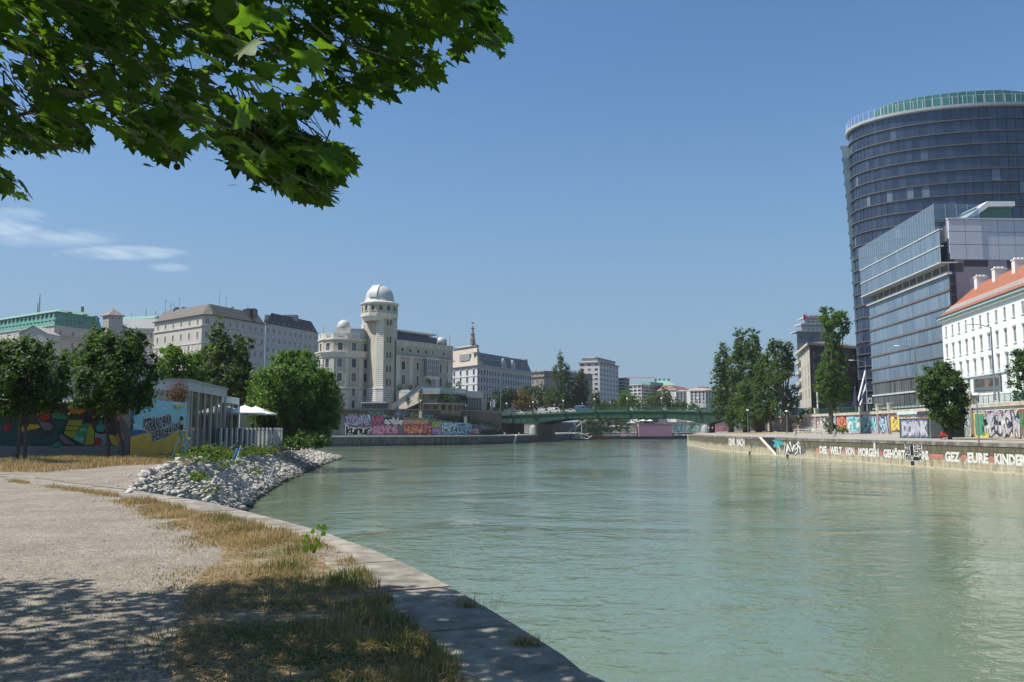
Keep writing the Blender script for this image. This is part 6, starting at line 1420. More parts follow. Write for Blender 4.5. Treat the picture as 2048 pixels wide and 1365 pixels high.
m_bg = mat('bridge_green', (.032, .088, .052), rough=.5, scale=.3, var=.12, streak=.12); m_bg2 = mat('bridge_green_light', (.062, .155, .092), rough=.5, scale=.4, var=.1); m_under = flat('underside_dark', (.04, .05, .045))
ks = np.linspace(0, lb.L, 70)
for off, o2, nm in ((0, -.45, 'edge_girder'), (-WB+.45, -WB, 'edge_girder')):
    mb = MB(); mb.loft([[lb.pos(k, soff(k), off), lb.pos(k, dk(k)-.35, off), lb.pos(k, dk(k)-.35, o2), lb.pos(k, soff(k), o2)] for k in ks]); mb.build(nm, m_bg, Br)
    mb = MB(); mb.loft([[lb.pos(k, dk(k)-.35, off+.35 if off == 0 else off+.0), lb.pos(k, dk(k)+.1, off+.35 if off == 0 else off), lb.pos(k, dk(k)+.1, o2 if off == 0 else o2-.35), lb.pos(k, dk(k)-.35, o2 if off == 0 else o2-.35)] for k in ks]); mb.build('edge_beam', m_bg2, Br)
for j in range(1, 6):
    o = -WB*j/6; mb = MB(); mb.loft([[lb.pos(k, soff(k)+.1, o), lb.pos(k, dk(k)-.5, o), lb.pos(k, dk(k)-.5, o-.35), lb.pos(k, soff(k)+.1, o-.35)] for k in ks]); mb.build('inner_girder', m_under, Br)
mb = MB(); mb.loft([[lb.pos(k, dk(k)-.5, -.4), lb.pos(k, dk(k)-.05, -.4), lb.pos(k, dk(k)-.05, -WB+.4), lb.pos(k, dk(k)-.5, -WB+.4)] for k in ks]); mb.build('deck', m_asph, Br)
for px in range(1014, 1480, 13):
    s = bs(px); mb = MB()
    if 0 < s < lb.L: mb.loft([[lb.pos(s, soff(s)+.05, .0), lb.pos(s+.12, soff(s)+.05, .0), lb.pos(s+.12, soff(s)+.05, .12), lb.pos(s, soff(s)+.05, .12)], [lb.pos(s, dk(s)-.4, .0), lb.pos(s+.12, dk(s)-.4, .0), lb.pos(s+.12, dk(s)-.4, .12), lb.pos(s, dk(s)-.4, .12)]]); mb.build('girder_stiffener', m_bg, Br)
for off in (.15, -WB+.1):
    mb = MB(); mb.loft([[lb.pos(k, dk(k)+1.15, off), lb.pos(k, dk(k)+1.23, off), lb.pos(k, dk(k)+1.23, off+.08), lb.pos(k, dk(k)+1.15, off+.08)] for k in ks]); mb.loft([[lb.pos(k, dk(k)+.3, off), lb.pos(k, dk(k)+.36, off), lb.pos(k, dk(k)+.36, off+.06), lb.pos(k, dk(k)+.3, off+.06)] for k in ks])
    for k in np.arange(.3, lb.L, .32):
        w_ = .05 if int(k/.32) % 6 else .12; mb.face([lb.pos(k, dk(k)+.1, off+.04), lb.pos(k+w_, dk(k)+.1, off+.04), lb.pos(k+w_, dk(k)+1.18, off+.04), lb.pos(k, dk(k)+1.18, off+.04)])
    mb.build('railing', m_bg2, Br)
for px in (1067, 1128, 1190, 1255, 1324, 1396):
    s = bs(px); mb = MB(); beam(mb, lb, s-.35, s+.35, dk(s)-.6, dk(s)+1.3, .3, .75); mb.build('railing_post', m_bg, Br)
m_ps = mat('bridge_pier_stone', (.20, .17, .16), scale=.6, var=.25, streak=.3)
for s in (s1_, s2_):
    mb = MB(); q, d, n_ = lb.at(s); A0 = math.atan2(d.y, d.x); M_ = Matrix.Translation((q.x, q.y, 0)) @ Matrix.Rotation(A0, 4, 'Z')
    pr = [(-1.3, -1.2), (-.7, -2.0), (.7, -2.0), (1.3, -1.2), (1.3, WB+1.2), (.7, WB+2), (-.7, WB+2), (-1.3, WB+1.2)]
    P = [M_ @ Vector((x, y, 0)) for x, y in pr]; mb.prism([(p.x, p.y) for p in P], -1, 6.6); mb.build('pier', m_ps, Br)
    mb = MB(); mb.lathe([(.2, 0), (1.25, .1), (1.35, 1.2), (1.2, 2.3), (.9, 2.9), (.3, 3.3)], 0, 0, 12); mb.v = [tuple(M_ @ Vector((v[0], v[1]*.7-2.6, v[2]+2.9))) for v in mb.v]
    mb.build('pier_nose', mat('pier_white', (.55, .56, .55), scale=1.2, var=.3, c2=(.25, .35, .33)), Br)
mb = MB(); la = Line([lb.pos(-3, 0, -1)[:2], lb.pos(bs(1012), 0, -1)[:2]]); beam(mb, la, 0, la.L, 2, 9.8, -WB, .2); mb.build('abutment', mat('abutment_brick', (.12, .085, .08), scale=.5, var=.2), Br)
mb = MB(); la = Line([lb.pos(bs(1500), 0, -1)[:2], lb.pos(lb.L+4, 0, -1)[:2]]); beam(mb, la, 0, la.L, 2, 9.2, -WB, .2); mb.build('abutment', MATS['abutment_brick'], Br)
# bridge lamps
m_globe = flat('globe_white', (.78, .78, .76), rough=.25); m_pole = flat('lamp_pole_green', (.10, .16, .13))
def globe_lamp(x, y, z, h, lab, grp, r=.34, base=None, m=None):
    t = thing('street_lamp', (x, y, z), lab, 'street lamp', grp); mb = MB()
    if base: mb.box(x-base, y-base, z, x+base, y+base, z+2.2); mb.build('base', m_pier, t); mb = MB()
    mb.tube([(x, y, z+(2.2 if base else 0)), (x, y, z+h*.15+(2 if base else 0)), (x, y, z+h-r)], [.17, .11, .08]); mb.build('pole', m or m_pole, t)
    mb = MB(); mb.lathe([(.08, z+h-r*1.1)]+[(r*math.cos(a), z+h+r*math.sin(a)) for a in np.linspace(-1.3, 1.5, 8)], x, y, 10); mb.build('lamp_globe', m_globe, t, smooth=True)
for i, (px, py) in enumerate(((1013.5, 808), (1067, 805), (1127.5, 802), (1190, 799), (1255, 798), (1324, 797), (1395.6, 797))):
    s = bs(px); q = lb.pos(s, 0, .45 if i else .1); globe_lamp(q.x, q.y, dk(s)+.1, Z(py, q.y)-dk(s)-.1, '%s white globe lamp from the left on the near side of the green bridge' % ('first', 'second', 'third', 'fourth', 'fifth', 'sixth', 'seventh')[i], 'lamps on the near side of the bridge')
for i, (px, py) in enumerate(((1060, 813), (1109, 810), (1164.5, 808), (1221, 805), (1281, 804), (1343, 803.5), (1408, 803.5))):
    r_ = ray(px, py); k_ = r_[0]/r_[1]; l2 = Line([lb.pos(0, 0, -WB+.4)[:2], lb.pos(lb.L, 0, -WB+.4)[:2]]); s = l2.spx(px, py); q = l2.pos(s, 0); globe_lamp(q.x, q.y, dk(s)+.1, max(2.5, Z(py, q.y)-dk(s)-.1), '%s white globe lamp from the left on the far side of the green bridge' % ('first', 'second', 'third', 'fourth', 'fifth', 'sixth', 'seventh')[i], 'lamps on the far side of the bridge', r=.24)
# vehicles on the bridge
m_tyre = flat('tyre', (.015, .015, .015)); m_cw = {'white': (.72, .72, .72), 'silver': (.40, .41, .42), 'black': (.02, .02, .022), 'grey': (.13, .14, .15), 'blue': (.05, .12, .26)}
def vehicle(kind, s, o, colr, lab, face=1):
    q, d, n_ = lb.at(s); z = dk(s)-.03; A0 = math.atan2(d.y, d.x)+(0 if face > 0 else math.pi)
    p = q+n_*o; t = thing({'car': 'car', 'van': 'van', 'bus': 'bus', 'truck': 'truck'}[kind], (p.x, p.y, z), lab, kind, 'traffic on the bridge'); M_ = Matrix.Translation((p.x, p.y, z)) @ Matrix.Rotation(A0, 4, 'Z')
    Ln, Wd, prof, gl = {'car': (4.4, 1.75, [(-2.2, .3), (-2.2, .85), (-2.05, .95), (-1.5, 1.0), (-1.0, 1.45), (.5, 1.48), (1.2, .98), (2.0, .86), (2.2, .65), (2.2, .3)], [(-1.4, 1.0), (-1.0, 1.38), (.45, 1.4), (1.05, 1.0)]),
        'van': (4.8, 2.0, [(-2.4, .35), (-2.4, 2.2), (1.1, 2.25), (1.9, 1.35), (2.4, 1.15), (2.4, .35)], [(.5, 1.4), (.5, 2.1), (1.2, 2.1), (1.9, 1.4)]),
        'truck': (7, 2.2, [(-3.5, .5), (-3.5, 3.0), (1.5, 3.0), (1.5, 2.3), (2.6, 2.3), (3.2, 1.4), (3.5, 1.3), (3.5, .45)], [(1.8, 1.5), (1.8, 2.1), (2.5, 2.1), (2.95, 1.5)]),
        'bus': (11, 2.5, [(-5.5, .35), (-5.5, 3.0), (5.2, 3.0), (5.5, 2.2), (5.5, .35)], [(-5.2, 1.3), (-5.2, 2.3), (5.0, 2.3), (5.2, 1.3)])}[kind]
    mb = MB(); w = Wd/2
    mb.loft([[M_ @ Vector((x, -w, y)) for x, y in prof], [M_ @ Vector((x, w, y)) for x, y in prof]]); i = 0; mb.f.append(tuple(range(len(prof)-1, -1, -1))); mb.m.append(0); mb.uv.append(None)
    mb.build('body', flat('car_'+colr, m_cw[colr], rough=.25, spec=.6), t)
    mb = MB()
    for sg in (-1, 1): mb.face([M_ @ Vector((x, sg*(w+.012), y)) for x, y in gl])
    (x0, y0), (x1, y1) = prof[-4] if kind == 'car' else prof[-3], prof[-5] if kind == 'car' else prof[-4]
    mb.build('side_glazing', glass('car_glass', (.02, .025, .03), (.03, .04, .05)), t)
    for x in (-Ln*.3, Ln*.3):
        for sg in (-1, 1):
            mb = MB(); r = .33 if kind == 'car' else .42; mb.loft([[M_ @ Vector((x+r*math.cos(a), sg*w*.8, r+r*math.sin(a))) for a in np.linspace(0, 2*math.pi, 11)[:-1]], [M_ @ Vector((x+r*math.cos(a), sg*(w+.02), r+r*math.sin(a))) for a in np.linspace(0, 2*math.pi, 11)[:-1]]]); mb.build('wheel', m_tyre, t)
for kind, px, o, c_, lab in (('car', 1022, -4.5, 'white', 'white car at the left end of the bridge beside the first lamp'), ('car', 1031, -4.5, 'white', 'second white car at the left end of the bridge'), ('car', 1053, -5, 'silver', 'silver car on the bridge left of the second lamp'), ('van', 1071, -12, 'white', 'small white van on the bridge behind the second lamp'), ('car', 1083, -13, 'silver', 'silver car in the far lane of the bridge behind the white box van'), ('van', 1103, -4.5, 'white', 'white box van crossing the bridge between second and third lamps'), ('car', 1122, -5, 'silver', 'silver car on the bridge just left of the third lamp'), ('car', 1136, -4.5, 'white', 'white car between the third lamp and the blue van'), ('van', 1157, -4.8, 'blue', 'blue van with white roof on the bridge between the third and fourth lamps'), ('car', 1292, -5, 'black', 'dark car near the middle right of the bridge'), ('car', 1406, -6, 'grey', 'grey car at the right end of the bridge')):
    vehicle(kind, bs(px), o, c_, lab)
s = bs(1158); mb = MB(); q = lb.at(s); l_ = Line([lb.pos(s-5.5, 0, -3.5)[:2], lb.pos(s+5.5, 0, -3.5)[:2]]); zb = dk(s)+2.97
bus = [o for o in bpy.data.objects if 'blue van with white roof' in str(o.get('label'))][0]; beam(mb, l_, 3.2, 6.5, zb-.7, zb-.6, -2.3, -.6); mb.build('roof', m_globe, bus)
# ================================================================== VEGETATION
def np_mesh(name, V, nf, fs, mats, smooth=False, colors=None, mi=None):
    """V: (nf*fs, 3) vertices of separate faces"""
    me = bpy.data.meshes.new(name); me.vertices.add(len(V)); me.vertices.foreach_set('co', V.astype('f').ravel())
    me.loops.add(nf*fs); me.loops.foreach_set('vertex_index', np.arange(nf*fs, dtype='i')); me.polygons.add(nf); me.polygons.foreach_set('loop_start', np.arange(0, nf*fs, fs, dtype='i'))
    for m in mats: me.materials.append(m)
    if mi is not None: me.polygons.foreach_set('material_index', mi.astype('i'))
    me.update(calc_edges=True)
    if colors is not None:
        a = me.color_attributes.new('tint', 'FLOAT_COLOR', 'POINT'); c4 = np.ones((len(V), 4), 'f'); c4[:, :3] = colors; a.data.foreach_set('color', c4.ravel())
    return me
def frames(n_):
    n_ = n_/np.maximum(1e-6, np.linalg.norm(n_, axis=1, keepdims=True)); r_ = rng.normal(size=n_.shape); t = np.cross(n_, r_); t /= np.maximum(1e-6, np.linalg.norm(t, axis=1, keepdims=True)); return n_, t, np.cross(n_, t)
def leaf_quads(C, Nn, size):
    n_, t, b = frames(Nn); s = (size*rng.uniform(.6, 1.35, len(C)))[:, None]
    V = np.stack([C-t*s*.5, C+b*s*.36+n_*s*.1, C+t*s*.5, C-b*s*.36+n_*s*.1], 1); return V.reshape(-1, 3)
LEAF = {
 'dark': leafmat('leaf_dark', (.016, .042, .012), (.050, .095, .026), .35),
 'mid': leafmat('leaf_mid', (.038, .082, .016), (.090, .155, .034), .42),
 'bright': leafmat('leaf_bright', (.05, .11, .012), (.15, .22, .03), .45),
 'fresh': leafmat('leaf_fresh', (.045, .11, .016), (.115, .205, .034), .45),
 'olive': leafmat('leaf_olive', (.06, .08, .018), (.135, .15, .036), .38),
 'silver': leafmat('leaf_silver', (.10, .13, .09), (.30, .33, .27), .3),
 'brown': leafmat('leaf_brown', (.10, .065, .02), (.20, .13, .04), .3),
 'poplar': leafmat('leaf_poplar', (.038, .070, .020), (.090, .130, .036), .38)}
m_bark = mat('bark', (.085, .07, .055), scale=3, var=.3, bump=.5, bscale=12, stretch=(1, 1, .25)); m_bark_l = mat('bark_pale', (.22, .19, .15), scale=3, var=.3)
def tree(name, lab, Y, lobes, base, n, leaf, kind, tr=.25, grp=None, cat='tree', lean=None, clump=.3, fill=.55, up=.25, zb=None, depth=1., lobe_y=None, bark=None, trunks=None):
    bp = D(base[0], base[1], Y) if zb is None else Vector((*XY(base[0], Y, base[1]), zb))
    t = thing(name, bp, lab, cat, grp)
    L_ = []; tot = 0
    for i, (px, py, rx, ry) in enumerate(lobes):
        yy = Y+((i*37 % 11)/11-.5)*rx/F*Y*1.1*depth; c = D(px, py, yy); a = rx/F*Y; b = ry/F*Y; L_.append((np.array(c), a, b)); tot += a*b
    P = []; Nn = []; n = int(n*2.0); leaf *= .86; L_ = [(c, a*1.08, b*1.08) for c, a, b in L_]; tot *= 1.166
    for c, a, b in L_:
        k = int(n*a*b/tot); cr = clump*min(a, b)+.12; nc = max(14, int(4.6*(a*b)/(cr*cr)))
        d = rng.normal(size=(nc, 3)); d /= np.linalg.norm(d, axis=1, keepdims=True); rad = (fill+(1-fill)*rng.random(nc)**.6)[:, None]*rng.uniform(.86, 1.1, (nc, 1))
        cc_ = c+d*rad*np.array([a, a*depth, b]); cs_ = cr*rng.uniform(.5, 1.3, nc)
        w_ = rng.integers(0, nc, k); dd = rng.normal(size=(k, 3)); dd /= np.linalg.norm(dd, axis=1, keepdims=True); q = np.abs(rng.normal(size=k))*.62
        P.append(cc_[w_]+dd*(q*cs_[w_])[:, None]*np.array([1, 1, .8])); Nn.append(dd*.7+d[w_]*.5+np.array([0, 0, up+.3])+rng.normal(size=(k, 3))*.5)
    P = np.concatenate(P); Nn = np.concatenate(Nn)
    kinds = kind if isinstance(kind, tuple) else (kind,)
    me = np_mesh('crown', leaf_quads(P, Nn, leaf), len(P), 4, [LEAF[k] for k in kinds], mi=(rng.random(len(P))*len(kinds)).astype(int) if len(kinds) > 1 else None)
    link(bpy.data.objects.new('crown', me), t)
    mb = MB(); top = np.mean([c for c, a, b in L_], axis=0); hi = max(L_, key=lambda l: l[0][2])
    bases = [bp] if not trunks else [Vector((*XY(px, Y, base[1]), bp.z)) for px in trunks]
    for bi, b0 in enumerate(bases):
        fork = Vector(b0).lerp(Vector(hi[0]), .45); fork.x += (lean or 0)
        mb.tube([b0-Vector((0, 0, .3)), b0+Vector((0, 0, .4)), Vector(b0).lerp(fork, .5)+Vector((tr*.3, 0, 0)), fork, Vector(hi[0])+Vector((0, 0, hi[2]*.5))], [tr*1.5, tr*1.1, tr*.9, tr*.7, tr*.12], seg=8)
        for c, a, b in L_:
            if bi == 0: mb.tube([Vector(b0).lerp(fork, R.uniform(.5, .95)), Vector(b0).lerp(Vector(c), .75)+Vector((0, 0, -.1*a)), Vector(c)+Vector((R.uniform(-.3, .3)*a, 0, .4*b))], [tr*.5, tr*.3, tr*.08], seg=5)
            for _ in range(3): mb.tube([Vector(c)-Vector((0, 0, b*.5)), Vector(c)+Vector((R.uniform(-.8, .8)*a, R.uniform(-.8, .8)*a, R.uniform(-.2, .7)*b))], [tr*.22, tr*.05], seg=4)
    mb.build('trunk', bark or m_bark, t, smooth=True); return t
tree('small_tree', 'round dark leafed small tree in front of the dark mural at the left edge', 43, [(60, 745, 58, 60), (15, 745, 50, 60), (100, 765, 38, 54), (55, 705, 46, 40), (15, 795, 46, 38), (85, 800, 42, 30), (50, 810, 40, 24), (-50, 760, 50, 66)], (49, 925), 13000, .2, ('dark', 'dark', 'mid'), .085, 'small trees on the dry grass strip', clump=.28, fill=.4, bark=m_bark, trunks=(49, 33))
tree('small_tree', 'round dark leafed small tree in front of the mural\'s corner pillar', 50, [(225, 745, 62, 60), (182, 765, 38, 54), (280, 757, 38, 56), (235, 700, 46, 42), (200, 685, 26, 30), (270, 690, 28, 30), (225, 800, 56, 30), (262, 800, 34, 28)], (215, 909), 14000, .2, ('dark', 'dark', 'mid'), .085, 'small trees on the dry grass strip', clump=.28, fill=.4, bark=m_bark, trunks=(216, 246))
for i, (Y, lobes, base, n, lf, k, lab) in enumerate((
    (110, [(40, 715, 60, 35), (-20, 730, 60, 50), (110, 730, 40, 36), (60, 760, 70, 40)], (50, 860), 5000, .4, 'mid', 'mid green tree behind the leftmost small tree and the bar roof'),
    (120, [(188, 690, 14, 42), (165, 720, 30, 30), (200, 730, 30, 30)], (180, 860), 2500, .4, ('mid', 'dark'), 'narrow dark tree between the two small trees'),
    (96, [(360, 735, 40, 36), (345, 712, 24, 22), (392, 745, 22, 22), (325, 745, 18, 24), (360, 770, 50, 22)], (362, 860), 6000, .38, ('bright', 'fresh'), 'bright yellow green tree rising behind the bar roof'),
    (104, [(440, 690, 22, 52), (480, 715, 26, 48), (412, 735, 26, 48), (452, 745, 48, 62), (495, 765, 20, 40), (455, 800, 55, 40)], (455, 862), 13000, .36, ('mid', 'olive', 'dark'), 'tall dense pointed tree behind the bar'),
    (98, [(585, 770, 66, 62), (545, 790, 44, 50), (635, 790, 42, 58), (580, 730, 40, 28), (520, 770, 24, 30), (600, 835, 70, 42), (655, 830, 28, 40), (540, 830, 40, 36)], (604, 886), 26000, .36, ('fresh', 'mid'), 'big broad bright green tree on the tip of the bank'),
    (128, [(655, 790, 26, 46), (640, 760, 20, 24), (676, 815, 16, 36), (650, 840, 30, 26)], (655, 885), 5000, .36, 'silver', 'silvery leafed tree behind the big green tree'),
    (190, [(600, 725, 34, 22), (570, 735, 30, 20), (625, 735, 16, 18)], (600, 850), 2500, .5, 'mid', 'green treetop between the office building and the observatory'),
    )): tree('broad_tree', lab, Y, lobes, base, n, lf, k, .3, clump=.25, fill=.35)
tree('shrub', 'rounded yellow green shrub at the end of the white picket fence', 97, [(568, 838, 40, 27), (548, 850, 26, 24), (600, 850, 28, 28), (585, 868, 46, 18)], (572, 884), 8000, .26, ('olive', 'fresh'), .1, cat='shrub', clump=.25, fill=.3)
tree('shrub', 'low green bushes under the big tree at the tip of the bank', 92, [(610, 880, 32, 14), (585, 886, 22, 10), (640, 884, 20, 12)], (610, 892), 2500, .24, ('fresh', 'dark'), .08, cat='shrub', clump=.3, fill=.3)
grpL = 'trees on the left bank by the bridge'
for Y, lobes, base, n, lf, k, nm, lab in (
    (326, [(1002, 800, 20, 22), (1020, 790, 18, 14), (985, 808, 14, 16)], (1002, 826), 2500, .6, 'dark', 'broad_tree', 'dark tree at the left end of the bridge in front of the corner palace'),
    (345, [(1045, 803, 22, 20), (1038, 795, 14, 14), (1055, 808, 16, 18)], (1045, 830), 2200, .6, 'brown', 'broad_tree', 'orange brown tree behind the cars at the left end of the bridge'),
    (372, [(1080, 800, 38, 26), (1052, 785, 14, 12), (1100, 805, 26, 24), (1070, 786, 20, 14)], (1080, 830), 3600, .65, 'dark', 'broad_tree', 'wide dark tree between the orange tree and the tall poplar'),
    (352, [(1122, 765, 17, 45), (1121, 722, 7, 20), (1133, 745, 7, 22), (1109, 745, 5, 16), (1105, 800, 15, 28), (1140, 790, 14, 38), (1122, 805, 26, 26)], (1122, 832), 6500, .5, 'poplar', 'poplar_tree', 'tallest poplar tree left of the pale tower block'),
    (356, [(1160, 775, 12, 36), (1162, 752, 8, 12), (1168, 790, 11, 34), (1156, 800, 14, 30)], (1160, 832), 4200, .5, 'poplar', 'poplar_tree', 'second slim poplar tree in front of the pale tower block'),
    (352, [(1190, 800, 8, 18), (1190, 812, 13, 16)], (1190, 832), 1300, .5, 'poplar', 'poplar_tree', 'small slim tree in front of the pale tower block'),
    (410, [(1222, 812, 22, 12), (1205, 815, 14, 10)], (1222, 832), 1400, .7, ('dark', 'olive'), 'broad_tree', 'low dark tree at the foot of the pale tower block'),
    (420, [(1252, 800, 20, 18), (1270, 808, 18, 16), (1240, 812, 14, 12)], (1252, 832), 2200, .7, 'fresh', 'broad_tree', 'bright green tree right of the pale tower block'),
    (425, [(1312, 800, 22, 18), (1330, 795, 16, 22), (1295, 810, 16, 14), (1345, 808, 18, 14)], (1312, 832), 3000, .7, ('olive', 'mid'), 'broad_tree', 'broad green tree in front of the red roofed house'),
    (428, [(1362, 812, 14, 9), (1380, 815, 20, 8), (1345, 815, 14, 9)], (1365, 832), 1200, .7, 'mid', 'broad_tree', 'low green trees in front of the white house with tan roof'),
    (440, [(1180, 850, 22, 20), (1215, 848, 26, 20), (1245, 846, 22, 18), (1290, 848, 20, 14)], (1215, 868), 3000, .8, ('dark', 'mid'), 'broad_tree', 'dark foliage seen below the bridge arch')):
    tree(nm, lab, Y, lobes, base, int(n*1.6), lf, k, .35, grpL, clump=.24, fill=.3)
for Y, lobes, base, n, lf, k, tr, lab in (
    (262, [(1447, 720, 17, 32), (1440, 770, 17, 38), (1458, 765, 20, 50), (1438, 812, 18, 24), (1465, 815, 20, 26)], (1462, 867), 7000, .5, ('mid', 'poplar'), .9, 'leftmost of the big trees beside the right end of the bridge'),
    (250, [(1481, 690, 13, 32), (1478, 735, 20, 36), (1485, 790, 26, 40), (1470, 830, 18, 24)], (1493, 868), 8000, .5, ('mid', 'poplar'), 1.0, 'second big tree from the bridge with a tall pointed crown'),
    (242, [(1504, 690, 15, 34), (1512, 735, 20, 36), (1508, 790, 26, 42), (1497, 835, 20, 22)], (1518, 869), 8500, .5, 'mid', .9, 'third big tree from the bridge and tallest of the group'),
    (236, [(1530, 740, 18, 36), (1535, 785, 24, 36), (1525, 825, 20, 20)], (1543, 869), 6000, .5, ('mid', 'poplar'), .5, 'fourth big tree from the bridge with low hanging crown'),
    (228, [(1545, 690, 9, 13), (1562, 710, 18, 26), (1578, 712, 10, 26), (1552, 750, 24, 26), (1570, 742, 18, 16), (1583, 797, 15, 26), (1558, 812, 14, 16)], (1580, 870), 6500, .48, ('poplar', 'mid'), .7, 'rightmost big tree of the group with a forked leaning trunk'),
    (190, [(1664, 638, 20, 22), (1684, 640, 14, 18), (1648, 625, 9, 12), (1690, 660, 9, 10), (1664, 672, 18, 22), (1668, 715, 18, 34), (1648, 760, 17, 38), (1678, 765, 20, 42), (1662, 790, 26, 28)], (1663, 868), 9000, .42, ('mid', 'fresh'), .55, 'tall slim tree standing alone in front of the grey corner house'),
    (118, [(1880, 762, 36, 32), (1866, 790, 26, 30), (1908, 775, 20, 26), (1894, 815, 36, 30), (1880, 745, 22, 18), (1905, 840, 24, 22), (1922, 800, 12, 20)], (1900, 876), 12000, .34, ('mid', 'dark'), .22, 'leafy tree beside the red bench against the muralled wall')):
    tree('broad_tree', lab, Y, [(a, b, c*1.12, d*1.06) for a, b, c, d in lobes], base, int(n*1.5), lf, k, tr, 'trees on the right bank', clump=.26, fill=.36)
tree('broad_tree', 'dark green tree at the right edge on the upper street', 126, [(2050, 760, 30, 50), (2040, 720, 18, 24), (2075, 740, 30, 55), (2045, 795, 22, 16)], (2060, 800), 6000, .34, ('mid', 'dark'), .25, 'trees on the right bank', zb=ST, clump=.26, fill=.38)
tree('shrub', 'small bright green bush at the foot of the pink wall by the lone slim tree', 186, [(1683, 860, 8, 7), (1690, 862, 6, 6)], (1684, 868), 900, .2, 'bright', .05, cat='shrub')
tree('shrub', 'climbing green shrub around the lone slim tree\'s trunk', 191, [(1657, 850, 9, 14), (1668, 858, 9, 10)], (1663, 868), 1500, .24, 'mid', .05, cat='shrub')
tree('creeper', 'leafy creeper hanging over the stair wall between the big trees and the pale wall end', 232, [(1612, 832, 12, 14), (1600, 838, 10, 12), (1622, 822, 8, 8)], (1612, 866), 1800, .3, ('mid', 'fresh'), .08, cat='shrub')
# observatory terrace plants
for i, (px, py, r, Y) in enumerate(((800, 774, 6, 270), (820, 775, 5, 268), (835, 772, 6, 266), (856, 762, 6, 268), (897, 771, 6, 265), (918, 770, 7, 270), (842, 797, 8, 261), (905, 796, 7, 262), (893, 797, 6, 262), (918, 797, 6, 266), (817, 800, 6, 262), (876, 796, 5, 262))):
    tree('potted_plant', '%s bushy plant from the left on the %s level of the observatory terrace' % (('first', 'second', 'third', 'fourth', 'fifth', 'sixth')[i % 6], 'upper' if i < 6 else 'lower'), Y, [(px, py, r, r*1.1)], (px, py+r*1.3), 260, .3, ('dark', 'mid'), .06, 'plants on the observatory terrace', cat='plant')
# slope undergrowth on the far left bank (one mass)
def scatter(name, pts, hs, size, kinds, n_per, kind='stuff', spread=1.0, lab=None):
    P = []
    for p, h in zip(pts, hs): k = n_per; q = rng.normal(size=(k, 3))*np.array([.5, .5, .28])*h*spread; q[:, 2] = np.abs(q[:, 2])*1.3; P.append(np.array(p)+q)
    P = np.concatenate(P); Nn = rng.normal(size=P.shape)+np.array([0, 0, .6]); me = np_mesh(name, leaf_quads(P, Nn, size), len(P), 4, [LEAF[k] for k in kinds], mi=(rng.random(len(P))*len(kinds)).astype(int))
    o = bpy.data.objects.new(name, me); col.objects.link(o); return tag(o, lab, kind=kind)
pts = []; hs = []
for _ in range(300):
    px = R.uniform(905, 1003); a = G1.spx(px, 850); q = G1.pos(a, g1top(a)+R.uniform(0, 1.8)*(1 if px < 950 else .6), -R.uniform(.6, 5)); pts.append(q); hs.append(R.uniform(.5, 1.5))
for _ in range(120):
    px = R.uniform(640, 905); a = G1.spx(px, 850); q = G1.pos(a, g1top(a)-.1, -R.uniform(.6, 5)); pts.append(q); hs.append(R.uniform(.2, .6))
for _ in range(90): px = R.uniform(962, 1003); a = G1.spx(px, 860); q = G1.pos(a, R.uniform(2.8, 4.2), R.uniform(.1, 1.0)); pts.append(q); hs.append(R.uniform(.3, .8))
scatter('undergrowth', pts, hs, .35, ('silver', 'dark', 'olive'), 26, lab='rough undergrowth over the sloping bank below the observatory')

# ---------------------------------------------------------------- plane tree over the viewer
OUTL = [(-600, -500), (1015, -500), (1022, 20), (985, 38), (1022, 70), (1012, 88), (955, 84), (925, 92), (905, 120), (905, 150), (870, 168), (840, 172), (795, 155), (765, 175), (748, 205), (748, 238), (690, 242), (610, 232), (575, 240), (592, 262), (650, 282), (700, 295), (712, 310), (690, 345), (668, 392), (630, 402), (585, 398), (555, 370), (520, 358), (480, 338), (430, 300), (400, 285), (350, 325), (300, 300), (245, 290), (210, 262), (150, 300), (70, 308), (0, 305), (-600, 330)]
OUTL2 = [(-600, 330), (10, 333), (35, 350), (60, 378), (80, 400), (40, 396), (20, 375), (-10, 398), (-600, 420)]
HOLES = [(45, 200, 26, 42), (62, 235, 24, 18), (885, 85, 24, 16), (925, 45, 16, 16), (815, 88, 18, 9), (300, 205, 9, 14), (470, 185, 14, 8)]
def inpoly(x, y, P):
    r = False; j = len(P)-1
    for i in range(len(P)):
        if (P[i][1] > y) != (P[j][1] > y) and x < (P[j][0]-P[i][0])*(y-P[i][1])/(P[j][1]-P[i][1])+P[i][0]: r = not r
        j = i
    return r
def outl_dist(x, y):
    return min(math.hypot(x-a, y-b) for a, b in OUTL)
pt = thing('plane_tree', (-9.5, 3.2, QL), 'big plane tree whose leafy boughs and seed balls hang over the top left', 'tree')
SH = (SUN.x/SUN.z, SUN.y/SUN.z)
TC_, TW_ = [], []
rp = random.Random(21)
tries = 0; twigs = []
